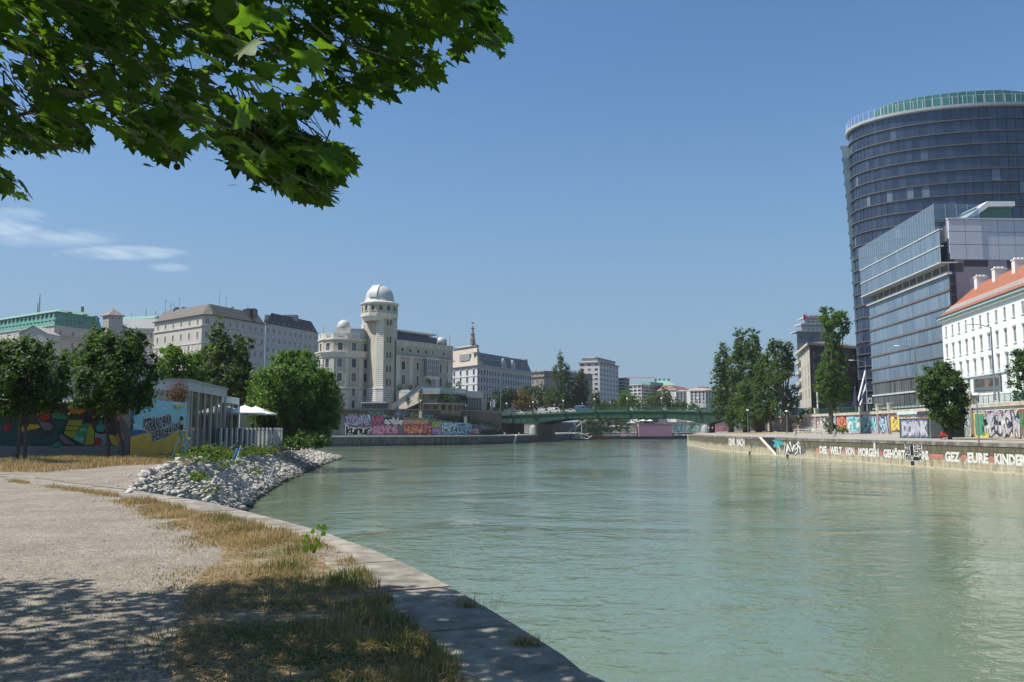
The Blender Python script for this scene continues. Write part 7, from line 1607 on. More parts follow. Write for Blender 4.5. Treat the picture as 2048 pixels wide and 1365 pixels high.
while len(twigs) < 4500 and tries < 160000:
    tries += 1
    rz_ = rp.random()
    if rz_ < .13:
        bx = rp.choice(((545, 265, 705, 392), (545, 265, 705, 392), (560, 300, 690, 392), (0, 240, 170, 302), (0, 345, 60, 392), (890, 25, 1020, 84), (760, 120, 900, 170), (250, 270, 390, 320))); p = D(rp.uniform(bx[0], bx[2]), rp.uniform(bx[1], bx[3]), rp.uniform(6, 9.4))
    elif rz_ < .47:
        # boughs that hang in view
        Y = rp.triangular(3.4, 10.5, 8.2); px = rp.uniform(-250, 1030); py = rp.uniform(-420, 400); p = D(px, py, Y)
    elif rz_ < .58: p = Vector((rp.uniform(-11.5, -3.2), rp.uniform(4, 9.6), QL+rp.uniform(3.6, 8)))
    elif rz_ < .8: p = Vector((rp.uniform(-14, 0.5), rp.uniform(-3, 10), QL+rp.uniform(3.0, 9.5)))
    else: p = Vector((rp.uniform(-9, 4.0), rp.uniform(-7, 7), QL+rp.uniform(5.0, 9.5)))
    h = p.z-QL
    if h < 2.5 or h > 10: continue
    if mnoise.noise(Vector(p)*1.25) < -.12: continue
    gx, gy = p.x-SH[0]*h, p.y-SH[1]*h
    if gy > 9.5+.35*math.sin(gx*2.1) and p.y > 5.5: continue
    x, y, d = proj(p)
    if d > .4:
        ls = 150/d
        if y > -60 and x > -60:
            if not (inpoly(x, y, OUTL) or inpoly(x, y, OUTL2)): continue
            if any(((x-a)/(rx+ls*.5))**2+((y-b)/(ry+ls*.5))**2 < 1 for a, b, rx, ry in HOLES): continue
            if mnoise.noise(Vector((x/120, y/95, 3))) < -.10-.12*(y < 120) or mnoise.noise(Vector((x/45, y/40, 8))) < -.22: continue
            if outl_dist(x, y) < ls*.35 and rp.random() < .6: continue
        if d < 3.2: continue
    twigs.append(p)
# palmate leaf: five pointed lobes
LT = [(0, 0), (.10, -.02), (.34, -.16), (.30, .06), (.52, .18), (.34, .30), (.48, .58), (.22, .50), (.14, .72), (0, 1.0)]
half = LT[1:]; ring2 = [(0, 0)]+half+[(-x, y) for x, y in reversed(half[:-1])]
LV = np.array([(x, y-.15, -.10*abs(x)+.02*math.sin(y*6)-.10*y*y) for x, y in ring2]); nl = len(ring2)
LFc = []
cen = len(ring2)
LVc = np.vstack([LV, [[0, .2, 0.0]]])
tri = [(cen, i, (i+1) % nl) for i in range(nl)]
leafC = []; leafN = []; leafD = []; leafS = []; tw = MB()
for p in twigs:
    inward = (Vector((-9, 2.5, QL+6))-p).normalized(); dirv = (-inward+Vector((rp.gauss(0, .35), rp.gauss(0, .35), rp.gauss(-.25, .3)))).normalized()
    L1 = rp.uniform(.3, .6); a = p-dirv*L1; na_ = 0
    for k in range(rp.randint(4, 7)):
        f = rp.random(); q = a.lerp(p, f)+Vector((rp.gauss(0, .10), rp.gauss(0, .10), rp.gauss(-.05, .08)))
        x, y, d = proj(q)
        if d > .4 and x > -30 and y > -30:
            if not (inpoly(x, y, OUTL) or inpoly(x, y, OUTL2)) and rp.random() < .93: continue
            if d < 3.0: continue
            if any(((x-a)/rx)**2+((y-b)/ry)**2 < 1 for a, b, rx, ry in HOLES): continue
        na_ += 1; s = rp.uniform(.10, .19)
        leafC.append(q); leafS.append(s); leafN.append((rp.gauss(0, .42), rp.gauss(0, .42), 1)); leafD.append((dirv.x+rp.gauss(0, .6), dirv.y+rp.gauss(0, .6), -.45+rp.gauss(0, .3)))
    x, y, d = proj(a)
    if na_ > 3 and (d < .4 or inpoly(x, y, OUTL)) and rp.random() < .7: tw.tube([a-dirv*.1+Vector((0, 0, .05)), a, p], [.006, .005, .002], 0, 4)
C_ = np.array(leafC); Nn = np.array(leafN); Dd = np.array(leafD); S_ = np.array(leafS)[:, None, None]
Dd /= np.linalg.norm(Dd, axis=1, keepdims=True); Nn = Nn-(Nn*Dd).sum(1, keepdims=True)*Dd; Nn /= np.linalg.norm(Nn, axis=1, keepdims=True); Tt = np.cross(Dd, Nn)
W3 = C_[:, None, :]+S_*(LVc[None, :, 0:1]*Tt[:, None, :]+LVc[None, :, 1:2]*Dd[:, None, :]+LVc[None, :, 2:3]*Nn[:, None, :])
nL = len(C_); nv = nl+1; me = bpy.data.meshes.new('crown'); me.vertices.add(nL*nv); me.vertices.foreach_set('co', W3.astype('f').ravel())
T_ = (np.array(tri)[None]+(np.arange(nL)*nv)[:, None, None]).astype('i'); nt_ = nL*len(tri); me.loops.add(nt_*3); me.loops.foreach_set('vertex_index', T_.ravel()); me.polygons.add(nt_); me.polygons.foreach_set('loop_start', np.arange(0, nt_*3, 3, dtype='i')); me.update(calc_edges=True)
me.materials.append(leafmat('leaf_plane', (.016, .042, .007), (.052, .10, .014), .46, rough=.45, spec=.25, tcol=3.3)); link(bpy.data.objects.new('crown', me), pt)
tw.build('twigs', m_bark, pt)
mb = MB(); T0 = Vector((-9.5, 3.2, QL)); mb.tube([T0-Vector((0, 0, .3)), T0+Vector((0, 0, .3)), T0+Vector((.1, 0, 1.8)), T0+Vector((.4, .2, 3.4)), T0+Vector((.8, .3, 7))], [.48, .36, .30, .27, .16], seg=12); mb.build('trunk', mat('plane_bark', (.22, .2, .15), scale=2.5, var=.35, c2=(.36, .33, .26)), pt)
for k, (ex, ey, ez, r_) in enumerate(((-1.6, 8.3, 5.2, .10), (-3.4, 8.0, 5.0, .09), (-5.5, 8.5, 4.9, .09), (-.7, 7.8, 7.6, .09), (-4.3, 6.2, 6.6, .10), (-2.0, 5.2, 7.8, .09), (-3, 1.0, 8.5, .1), (-7, -1.5, 7.5, .1), (-12.5, 4, 7.5, .1), (-8, 8.5, 6.5, .09))):
    e = Vector((ex, ey, QL+ez-1.0))
    while not inpoly(*proj(e)[:2], OUTL) or outl_dist(*proj(e)[:2]) < 60:
        e.z += .15
        if e.z > 14: break
    s0 = T0+Vector((.5, .2, 3.2+.25*(k % 5))); m1 = s0.lerp(e, .5)+Vector((0, 0, 1.0)); mb = MB(); mb.tube([s0, s0.lerp(m1, .5)+Vector((0, 0, .3)), m1, m1.lerp(e, .6)+Vector((0, 0, .15)), e], [r_*1.3, r_, r_*.65, r_*.35, r_*.12], seg=7)
    for j in range(7):
        f = rp.uniform(.3, 1); q = s0.lerp(m1, f*2) if f < .5 else m1.lerp(e, f*2-1)
        q2 = q+Vector((rp.gauss(0, .5), rp.gauss(0, .5), rp.gauss(.2, .3))); q3 = q2+Vector((rp.gauss(0, .4), rp.gauss(0, .4), rp.gauss(.2, .3)))
        if all(inpoly(*proj(a_)[:2], OUTL) for a_ in (q2, q3)): mb.tube([q, q2, q3], [.03, .018, .008], seg=5)
    mb.build('bough', m_bark, pt)
for px, py, Y in ((354, 334, 6.2), (959, 86, 9.0), (997, 83, 9.0), (603, 236, 8.6), (614, 236, 8.4), (27, 305, 8.5), (52, 306, 8.5), (450, 312, 7.6), (868, 55, 8.8)):
    p = D(px, py, Y); mb = MB(); r = .026
    mb.lathe([(.004, p.z+r)]+[(r*math.cos(a), p.z+r*math.sin(a)) for a in np.linspace(1.4, -1.4, 7)]+[(.003, p.z-r)], p.x, p.y, 10); mb.tube([(p.x, p.y, p.z+r), (p.x+.01, p.y, p.z+.10), (p.x+.03, p.y, p.z+.22)], .003, seg=4); mb.build('seed_ball', mat('seed_ball', (.045, .03, .018), bump=.8, bscale=160), pt)

# ---------------------------------------------------------------- grass
def grassmat(name):
    m = bpy.data.materials.new(name); m.use_nodes = True; n = m.node_tree.nodes; l = m.node_tree.links; p = n['Principled BSDF']; a = n.new('ShaderNodeVertexColor'); a.layer_name = 'tint'
    l.new(a.outputs[0], p.inputs['Base Color']); p.inputs['Roughness'].default_value = .6; p.inputs['Specular IOR Level'].default_value = .2
    t = n.new('ShaderNodeBsdfTranslucent'); l.new(a.outputs[0], t.inputs[0]); s = n.new('ShaderNodeMixShader'); s.inputs[0].default_value = .3; l.new(p.outputs[0], s.inputs[1]); l.new(t.outputs[0], s.inputs[2]); l.new(s.outputs[0], n['Material Output'].inputs[0]); return m
m_grass = grassmat('grass_blade')
def blades(P, h, w, cols, lean=.5):
    """two-segment bent blades: three triangles -> two quads+tip as 5-vertex strips"""
    n_ = len(P); a = rng.uniform(0, 2*np.pi, n_); d = np.stack([np.cos(a), np.sin(a), np.zeros(n_)], 1); b = rng.uniform(0, 2*np.pi, n_); ln = np.stack([np.cos(b), np.sin(b), np.zeros(n_)], 1)*(rng.random(n_)**1.2*lean)[:, None]
    h = h[:, None]; w = w[:, None]; m1 = P+ln*h*.35+np.array([0, 0, .6])*h; tp = P+ln*h*1.0+np.array([0, 0, 1.])*h*(1-.35*(np.linalg.norm(ln, axis=1)[:, None]))
    V1 = np.stack([P-d*w, P+d*w, m1+d*w*.7, m1-d*w*.7], 1); V2 = np.stack([m1-d*w*.7, m1+d*w*.7, tp+d*w*.08, tp-d*w*.08], 1)
    V = np.concatenate([V1, V2], 1).reshape(-1, 3); C4 = np.repeat(cols, 8, axis=0); return V, C4
def vnoise(x, y, s, seed=0): return np.array([mnoise.noise(Vector((a*s, b*s, seed))) for a, b in zip(x, y)])
GP = [(300, 1365), (344, 1365), (352, 1290), (365, 1218), (385, 1175), (400, 1149), (446, 1116), (436, 1084), (400, 1062), (344, 1041), (300, 1010), (252, 1001), (300, 1001), (376, 1019), (456, 1036), (520, 1052), (600, 1074), (698, 1108), (746, 1160), (805, 1229), (880, 1299), (952, 1365)]
gw = [G(a, b, QL)[:2] for a, b in GP]+[(-.2, 4.6), (.6, 3.0), (-1.4, 3.0), (-2.4, 4.5)]
gx = [p[0] for p in gw]; gy = [p[1] for p in gw]
def fill(poly, n, ydens=0.):
    xs = [p[0] for p in poly]; ys = [p[1] for p in poly]; out_ = []
    while len(out_) < n:
        x = rng.uniform(min(xs), max(xs), 4000); y = rng.uniform(min(ys), max(ys), 4000)
        for a, b in zip(x, y):
            if ydens and rng.random() > (min(ys)+ydens)/(b+ydens): continue
            if inpoly(a, b, poly): out_.append((a, b))
            if len(out_) >= n: break
    return np.array(out_)
def grass_cols(x, y, green, sd=0):
    n1 = vnoise(x, y, 1.1, 3+sd); n2 = vnoise(x, y, 4.0, 9+sd); g = np.clip(green+n1*.9+n2*.35+rng.normal(size=len(x))*.14, 0, 1)[:, None]
    straw = np.array([.52, .40, .19])*rng.uniform(.6, 1.15, (len(x), 1)); rust = np.array([.46, .26, .10])*rng.uniform(.7, 1.1, (len(x), 1)); gr = np.array([.10, .15, .035])*rng.uniform(.6, 1.4, (len(x), 1))
    st = np.where(rng.random((len(x), 1)) < .28, rust, straw); return st*(1-g)+gr*g
pg = fill(gw, 46000, 3)
out2 = [(a-.55*(0.3+rng.random())*abs(rng.normal()), b) for a, b in fill(gw, 5000, 3) if a < min(gx)+9]
ex = []
for i in range(0, 13):
    p0, p1 = Vector(gw[i]), Vector(gw[i+1])
    for _ in range(int((p1-p0).length*420)):
        q = p0.lerp(p1, rng.random()); ex.append((q.x-abs(rng.normal())*.28, q.y+rng.normal()*.1))
pg = np.concatenate([pg, np.array(ex)])
x, y = pg[:, 0], pg[:, 1]
dens = vnoise(x, y, 1.6, 20)+.6*vnoise(x, y, .5, 4); keep = dens*1.9+rng.random(len(x))*.95 > .26; pg = pg[keep]; x, y = pg[:, 0], pg[:, 1]
# distance to the kerb side decides how tall and how green
pkx = np.array([KC.at(KC.spx(*proj((a, b, QL))[:2]))[0].x for a, b in pg[:1]]) if False else None
edge = np.array([min(abs(a-q.x)+abs(b-q.y) for q in KC.p[40:130:3]) for a, b in pg]) if False else None
kp = np.array([(q.x, q.y) for q in KC.p]); 
dk_ = np.sqrt(((pg[:, None, :]-kp[None, ::2, :])**2).sum(2)).min(1)-KW
tall = np.clip(1.15-dk_*.55, .35, 1.15)*(.75+.5*vnoise(x, y, 1.2, 31)); hh = np.clip(tall, .25, 1.3)*rng.uniform(.4, 1.2, len(x))*.17
green = np.clip(.78-dk_*.17+np.clip((8.4-y)*.10, -.7, .25), -.3, .7)
V, C4 = blades(np.column_stack([x, y, np.full(len(x), QL-.03)]), hh, rng.uniform(.0022, .0045, len(x))*(1+y*.05), grass_cols(x, y, green), .85)
o = bpy.data.objects.new('dry_grass', np_mesh('dry_grass', V, len(V)//4, 4, [m_grass], colors=C4)); col.objects.link(o); tag(o, 'dry straw coloured grass tufts between the gravel and the stone kerb', kind='stuff')
# thatch under the blades
pg2 = fill(gw, 26000, 3); x, y = pg2[:, 0], pg2[:, 1]; k_ = vnoise(x, y, 1.6, 20)+rng.random(len(x))*.8 > .0; x, y = x[k_], y[k_]
a = rng.uniform(0, np.pi, len(x)); dd = np.stack([np.cos(a), np.sin(a), rng.normal(size=len(x))*.15], 1)*rng.uniform(.03, .09, (len(x), 1)); wv = np.stack([-np.sin(a), np.cos(a), np.zeros(len(x))], 1)*.003; P0 = np.column_stack([x, y, QL+rng.uniform(-.01, .025, len(x))])
V = np.stack([P0-dd-wv, P0+dd-wv, P0+dd+wv, P0-dd+wv], 1).reshape(-1, 3); cc_ = grass_cols(x, y, np.full(len(x), -.2))*.8
o = bpy.data.objects.new('grass_litter', np_mesh('grass_litter', V, len(x), 4, [m_grass], colors=np.repeat(cc_, 4, axis=0))); col.objects.link(o); tag(o, 'flattened dead grass lying between the tufts', kind='stuff')
mb = MB(); n_ = len(gw); gs = []
for i in range(n_):
    p0, p1 = Vector(gw[i]), Vector(gw[(i+1) % n_])
    for k in range(6): q = p0.lerp(p1, k/6); gs.append((q.x+.12*mnoise.noise(Vector((q.x*2, q.y*2, 0))), q.y+.12*mnoise.noise(Vector((q.x*2, q.y*2, 5))), QL-.014))
mb.face(gs); tag(mb.build('grass_soil', mat('dry_turf_soil', (.20, .16, .095), scale=5, var=.4, c2=(.33, .27, .17), bump=.6, bscale=60)), kind='structure')
# strip in front of the murals
G2P = [(-150, 952), (0, 945), (90, 946), (180, 938), (250, 932), (330, 930), (372, 932), (400, 918), (372, 905), (262, 906), (0, 918), (-150, 922)]
g2 = [G(a, b, QL)[:2] for a, b in G2P]
pg = fill(g2, 26000, 20); x, y = pg[:, 0], pg[:, 1]; zz_ = np.array([gz(a, b) for a, b in pg])
V, C4 = blades(np.column_stack([x, y, zz_]), np.clip(.8+vnoise(x, y, .35, 8), .3, 1.4)*rng.uniform(.1, .34, len(x)), rng.uniform(.008, .02, len(x)), grass_cols(x*.3, y*.3, np.where(y > 45, .35, -.1)), .7)
o = bpy.data.objects.new('mural_grass', np_mesh('mural_grass', V, len(V)//4, 4, [m_grass], colors=C4)); col.objects.link(o); tag(o, 'dry yellow grass strip in front of the mural wall', kind='stuff')
# tufts along the joint of kerb and gravel at left
edge_pts = []
for k in range(3200):
    px = rng.uniform(-20, 330)**1.0; s = KC.spx(px, 1000); q = KC.pos(s, QL-.02, KW+abs(rng.normal())*.16); 
    if mnoise.noise(Vector((q.x*.8, q.y*.8, 2))) > -.05: edge_pts.append((q.x, q.y, QL-.02))
P = np.array(edge_pts); V, C4 = blades(P, rng.uniform(.04, .16, len(P)), rng.uniform(.004, .008, len(P)), grass_cols(P[:, 0], P[:, 1], np.full(len(P), -.1)), .8)
o = bpy.data.objects.new('kerb_grass', np_mesh('kerb_grass', V, len(V)//4, 4, [m_grass], colors=C4)); col.objects.link(o); tag(o, 'dry grass growing along the inner joint of the kerb', kind='stuff')
# kerb weeds
for px, py, n_, lab in ((938, 1214, 160, 'small weed tuft on the outer kerb joint nearer the water'), (1048, 1290, 200, 'small weed tuft on the kerb joint near the bottom edge')):
    c = G(px, py, QL); P = np.array([(c.x+rng.normal()*.07, c.y+rng.normal()*.03, QL) for _ in range(n_)]); V, C4 = blades(P, rng.uniform(.03, .13, n_), np.full(n_, .0022), grass_cols(P[:, 0], P[:, 1], np.full(n_, .15)), 1.1)
    c4 = bpy.data.objects.new('weed_tuft', np_mesh('weed_tuft', V, len(V)//4, 4, [m_grass], colors=C4)); col.objects.link(c4); tag(c4, lab, 'weed', kind='thing')
c = G(985, 1222, QL); P = np.array([(c.x+rng.normal()*.03, c.y+rng.normal()*.03, QL) for _ in range(9)]); V, C4 = blades(P, rng.uniform(.18, .3, 9), np.full(9, .0018), np.tile([[.12, .13, .06]], (9, 1)), 1.4)
o = bpy.data.objects.new('weed_tuft', np_mesh('weed_tuft', V, len(V)//4, 4, [m_grass], colors=C4)); col.objects.link(o); tag(o, 'few long bent grass stalks at the water edge of the kerb', 'weed', kind='thing')
# leafy seedling by the kerb
c = G(628, 1108, QL); sp = thing('seedling', c, 'bright green broad leaved seedling in the grass by the kerb', 'plant'); mb = MB(); lv = MB()
for k, (dx, dz) in enumerate(((-.13, .16), (-.09, .24), (-.02, .30), (.06, .36), (.12, .27), (.02, .18), (-.12, .07), (.08, .12), (.13, .35), (-.03, .10))):
    e = c+Vector((dx, rp.uniform(-.04, .04), dz)); mb.tube([c, c.lerp(e, .6)+Vector((0, 0, .02)), e], [.004, .003, .002], seg=4); s = rp.uniform(.034, .05); a0 = rp.uniform(-.5, .5)
    for j in range(1): lv.face([e+Vector((s*x_*math.cos(a0)-s*y_*math.sin(a0)*.3, -s*y_*.35-.2*s*abs(x_), s*x_*math.sin(a0)+s*y_*math.cos(a0)-s)) for x_, y_ in ((0, 1.9), (-.55, 1.5), (-.95, .8), (-.8, .2), (-.3, 0), (0, .15), (.3, 0), (.8, .2), (.95, .8), (.55, 1.5))])
mb.build('stem', LEAF['bright'], sp); lv.build('leaves', leafmat('seedling_leaf', (.07, .16, .015), (.12, .24, .03), .5), sp)
# weeds among the rocks and along the bar
pts = []; hs = []
for px, py, h, z in ((395, 958, .5, 2.9), (385, 965, .4, 2.9), (410, 990, .45, 2.2), (425, 985, .4, 2.2), (515, 950, .5, 1.6), (512, 942, .5, 1.7), (470, 930, .5, 2.6), (440, 925, .7, 2.7), (420, 922, .7, 2.8), (455, 935, .5, 2.5), (540, 915, .4, 2.1), (590, 905, .5, 1.9)):
    c = G(px, py, z)
    for _ in range(3): pts.append(c+Vector((R.gauss(0, .16), R.gauss(0, .3), .05))); hs.append(h*.62)
scatter('rock_weeds', pts, hs, .11, ('fresh', 'olive', 'mid'), 26, lab='green weeds growing between the bank rocks')
pts = []; hs = []
for _ in range(420):
    px = R.uniform(372, 640); t_ = (px-372)/268; Y = 44+t_*50+R.uniform(-3, 12)*(.6+t_); q = XY(px, Y, 890); z = gz(0, Y)-.05
    ld, _w = lerp_row(min(8.9, max(0, [i for i in range(10) if TOP[i][1] <= Y][-1] if Y > 23 else 0)))
    if q[0] > ld.x-1.0: continue
    pts.append((q[0], q[1], z)); hs.append(R.uniform(.35, 1.1))
scatter('bar_weeds', pts, hs, .2, ('fresh', 'olive', 'dark', 'olive'), 34, lab='tall mixed weeds along the bar fence and above the rock bank')
# small loose stones and dry leaves on the gravel
mb = MB(); rg = random.Random(8)
for _ in range(1500):
    p = G(rg.uniform(-10, 420), rg.triangular(965, 1380, 1200), QL-.02); s = rg.uniform(.006, .019)
    if inpoly(p.x, p.y, gw): continue
    a0 = rg.random()*6; k = len(mb.v)
    for dx, dy, dz in ((1, 0, 0), (0, .8, 0), (-1, .1, 0), (0, -.7, 0), (.1, 0, .9)): mb.v.append((p.x+s*(dx*math.cos(a0)-dy*math.sin(a0)), p.y+s*(dx*math.sin(a0)+dy*math.cos(a0)), p.z+s*dz))
    for a, b in ((0, 1), (1, 2), (2, 3), (3, 0)): mb.f.append((k+a, k+b, k+4)); mb.m.append(0); mb.uv.append(None)
tag(mb.build('loose_stones', mat('loose_stone', (.22, .20, .17), scale=9, var=.5, c2=(.55, .52, .46))), 'small loose stones scattered over the gravel square', kind='stuff')
mb = MB()
for _ in range(260):
    p = G(rg.uniform(-10, 1180), rg.triangular(1000, 1380, 1250), QL+.006); s = rg.uniform(.02, .05); a0 = rg.random()*6.28
    if KC.at(KC.spx(*proj(p)[:2]))[0].y < 0: continue
    if p.x > KC.at(KC.spx(*proj(p)[:2]))[0].x-.06: continue
    mb.face([(p.x+s*x_*math.cos(a0)-s*y_*math.sin(a0), p.y+s*x_*math.sin(a0)+s*y_*math.cos(a0), p.z+.006+s*.25*abs(x_)*rg.random()) for x_, y_ in ((0, 1), (-.5, .3), (-.7, -.2), (0, -.8), (.7, -.2), (.5, .3))])
tag(mb.build('fallen_leaves', mat('fallen_leaf', (.20, .12, .05), scale=12, var=.5, c2=(.34, .24, .10))), 'dry brown fallen leaves lying on gravel, grass and kerb', kind='stuff')
# ================================================================== BAR ON THE BANK
def painted(parent, pts3, m, name='painted_shape', thick=None):
    mb = MB(); mb.face(pts3); return mb.build(name, m, parent)
YM = 56.0; zt = Z(796, YM); zb = gz(0, YM)-.3
MLa = Line([(D(-260, 850, YM).x, YM), (D(262, 850, YM).x, YM)]); Cx = MLa.p[1].x
SLn = Line([(Cx, YM), (D(372, 850, 66).x, 66)])
mw = thing('mural_wall', (Cx-8, YM, gz(0, YM)), 'long dark wall with a colourful jungle mural in the shade of two small trees', 'mural wall')
mb = MB(); beam(mb, MLa, 0, MLa.L, zb, zt-.35, -.35, 0); mb.build('wall', mat('mural_base', (.035, .045, .045), scale=.8, var=.3), mw)  # base colour set dark to carry the shade on this wall
mb = MB(); beam(mb, MLa, 0, MLa.L, zb, gz(0, YM)+.75, 0, .05); mb.build('plinth', mat('plinth_grey', (.16, .17, .17), scale=1), mw)
mb = MB(); beam(mb, MLa, 0, MLa.L-1.2, zt-.35, zt-.22, -2.5, 2.4); mb.build('roof_edge', flat('roof_edge_white', (.75, .75, .75)), mw)
mb = MB(); beam(mb, MLa, MLa.L-.7, MLa.L, zb, zt-.05, 0, .12); mb.build('corner_pillar', flat('pillar_grey', (.10, .105, .11)), mw)
mp = lambda X, Y_: (lambda q: (q.x, YM-.012-.0, q.z))(D(X/7.314, 780+Y_/7.314, YM))
cM = {'or': (.62, .20, .04), 'rd': (.42, .03, .03), 'ye': (.65, .48, .05), 'gy': (.20, .19, .20), 'yg': (.45, .45, .12), 'gn': (.03, .30, .16), 'dt': (.02, .10, .10), 'lm': (.38, .42, .04), 'mt': (.16, .52, .38), 'lb': (.30, .32, .42), 'co': (.62, .22, .12), 'te': (.03, .32, .28), 'ol': (.16, .13, .05), 'bk': (.012, .012, .015)}
cM = {k: mat('mural_'+k, tuple(c*.62 for c in v), scale=2, var=.12, rough=.7) for k, v in cM.items()}  # all mural paints darkened evenly, putting the wall's deep shade into the colour
shapes = [('or', [(-400, 300), (-200, 240), (0, 270), (100, 275), (230, 345), (215, 390), (110, 385), (0, 355), (-200, 420)]), ('dt', [(-500, 500), (0, 420), (240, 480), (640, 700), (780, 660), (840, 440), (970, 440), (900, 680), (800, 760), (660, 800), (300, 830), (-500, 820)]), ('rd', [(60, 510), (150, 490), (160, 560), (100, 610), (40, 600)]), ('lm', [(-420, 560), (-260, 520), (-120, 600), (-200, 760), (-380, 740)]), ('ye', [(270, 560), (420, 500), (560, 510), (600, 550), (400, 600), (270, 615)]), ('gy', [(550, 380), (600, 460), (740, 480), (780, 540), (740, 600), (640, 590), (590, 500)]), ('rd', [(580, 390), (740, 300), (735, 420), (640, 470)]), ('yg', [(540, 330), (600, 280), (655, 320), (560, 385)]), ('gn', [(750, 350), (900, 330), (1000, 400), (990, 440), (860, 430), (760, 410)]), ('lm', [(1010, 440), (1220, 440), (1190, 560), (1070, 715), (940, 640), (980, 520)]), ('or', [(960, 235), (1260, 225), (1280, 300), (1200, 350), (1060, 355)]), ('gn', [(1240, 490), (1310, 490), (1230, 810), (1080, 720), (1150, 590)]), ('lm', [(1330, 490), (1385, 600), (1380, 800), (1240, 810), (1300, 540)]), ('te', [(1400, 560), (1500, 430), (1500, 510), (1570, 510), (1520, 610), (1440, 620)]), ('lb', [(1395, 620), (1470, 650), (1570, 640), (1550, 820), (1400, 820)]), ('co', [(1700, 330), (1805, 345), (1810, 450), (1730, 460)]), ('ye', [(1600, 650), (1680, 670), (1750, 780), (1740, 825), (1640, 800)]), ('te', [(1640, 250), (1800, 240), (1795, 330), (1650, 310)]), ('ol', [(1370, 230), (1560, 230), (1580, 380), (1440, 340)]), ('gy', [(900, 640), (1090, 790), (1130, 810), (950, 790), (880, 700)]), ('gn', [(740, 840), (850, 750), (930, 800), (860, 845)]), ('gy', [(-150, 260), (-40, 250), (-60, 330), (-140, 330)])]
def grow(P, d):
    cx = sum(p[0] for p in P)/len(P); cy = sum(p[1] for p in P)/len(P); return [(x+(x-cx)/max(1, math.hypot(x-cx, y-cy))*d, y+(y-cy)/max(1, math.hypot(x-cx, y-cy))*d) for x, y in P]
lay = 0
for k, P in shapes:
    lay += 1; e = .012+lay*.0035
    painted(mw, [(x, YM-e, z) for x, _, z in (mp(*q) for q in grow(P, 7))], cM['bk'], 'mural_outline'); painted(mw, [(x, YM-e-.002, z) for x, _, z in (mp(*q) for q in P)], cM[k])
e = .1
for k, P in (('mt', [(1190, 560), (1288, 570), (1278, 610), (1176, 600)]), ('mt', [(1110, 660), (1245, 700), (1232, 790), (1095, 730)]), ('bk', [(1220, 410), (1400, 380), (1440, 440), (1340, 470), (1230, 470)]), ('bk', [(1280, 210), (1340, 230), (1400, 330), (1560, 400), (1690, 460), (1600, 470), (1420, 390), (1300, 290)]), ('bk', [(1000, 520), (1200, 530), (1196, 540), (1000, 532)]), ('bk', [(970, 590), (1150, 600), (1146, 610), (968, 602)]), ('rd', [(1440+55*math.cos(a), 755+58*math.sin(a)) for a in np.linspace(0, 6.1, 14)]), ('co', [(1765+65*math.cos(a), 695+70*math.sin(a)) for a in np.linspace(0, 6.1, 14)])):
    e += .003; painted(mw, [(x, YM-e, z) for x, _, z in (mp(*q) for q in P)], cM[k])
sw = thing('sign_wall', (SLn.p[1].x, 62, gz(0, 62)), 'light blue painted wall with beach scene and big slanted bar lettering', 'sign wall')
sz0 = gz(0, 60)-.4
mb = MB(); beam(mb, SLn, 0, SLn.L, sz0, zt-.02, -.35, 0); mb.build('wall', mat('wall_sky_blue', (.26, .55, .66), scale=.7, var=.07, rough=.6), sw)
def sp_(px, py, off=.02): s = SLn.spx(px, py); q = SLn.at(s)[0]; return SLn.pos(s, Z(py, q.y), off)
xy5 = lambda X, Y_: (240+X/5.12, 740+Y_/5.12)
def spp(lst, m, off, name='painted_shape'): painted(sw, [sp_(*xy5(*q), off) for q in lst], m, name)
spp([(92, 615), (240, 618), (420, 600), (420, 690), (80, 690)], mat('wall_sea_blue', (.03, .10, .30)), .015)
spp([(78, 685), (240, 650), (330, 648), (480, 625), (600, 590), (678, 600), (678, 900), (560, 930), (74, 980)], mat('wall_sand', (.58, .38, .06), scale=1.5, var=.12), .02)
spp([(98, 340), (118, 330), (122, 430), (155, 545), (140, 552), (108, 470)], mat('wall_stripe_blue', (.05, .25, .50)), .015); spp([(140, 345), (165, 345), (175, 450), (170, 510), (150, 440)], mat('wall_stripe_peach', (.50, .48, .50)), .016)
def quadtext(s_, P00, P10, P11, P01, m, off, bold):
    base, _ = text_shape(s_, 0., 1.1); v, f = text_shape(s_, bold, 1.1); x0 = min(a[0] for a in base); x1 = max(a[0] for a in base); y0 = min(a[1] for a in base); y1 = max(a[1] for a in base); mb = MB()
    for x, y in v:
        u, w_ = (x-x0)/(x1-x0), (y-y0)/(y1-y0); w_ = w_+.05*math.sin(u*9)
        a = (P00[0]*(1-u)+P10[0]*u, P00[1]*(1-u)+P10[1]*u); b = (P01[0]*(1-u)+P11[0]*u, P01[1]*(1-u)+P11[1]*u)
        mb.v.append(tuple(sp_(*xy5(a[0]*(1-w_)+b[0]*w_, a[1]*(1-w_)+b[1]*w_), off)))
    for q in f: mb.f.append(q); mb.m.append(0); mb.uv.append(None)
    mb.build('sign_lettering', m, sw)
for m_, off, bo in ((m_wp, .05, .11), (flat('letter_black', (.012, .014, .02)), .065, .03)):
    quadtext('STRANDBAR', (238, 655), (520, 555), (522, 465), (240, 512), m_, off, bo); quadtext('HERRMANN', (330, 740), (598, 625), (596, 545), (325, 645), m_, off, bo)
for lst, m_ in (([(612, 560), (640, 560), (628, 690), (600, 680)], m_bk), ([(605, 520), (640, 515), (632, 560), (608, 565)], yel), ([(612, 480), (636, 478), (642, 515), (612, 518)], m_bk)): spp(lst, m_, .06)
for X, Y_ in ((240, 400), (236, 424)): spp([(X-22, Y_+3), (X-10, Y_-4), (X, Y_+3), (X+12, Y_-4), (X+24, Y_+4), (X+12, Y_), (X, Y_+7), (X-10, Y_)], m_bk, .03)
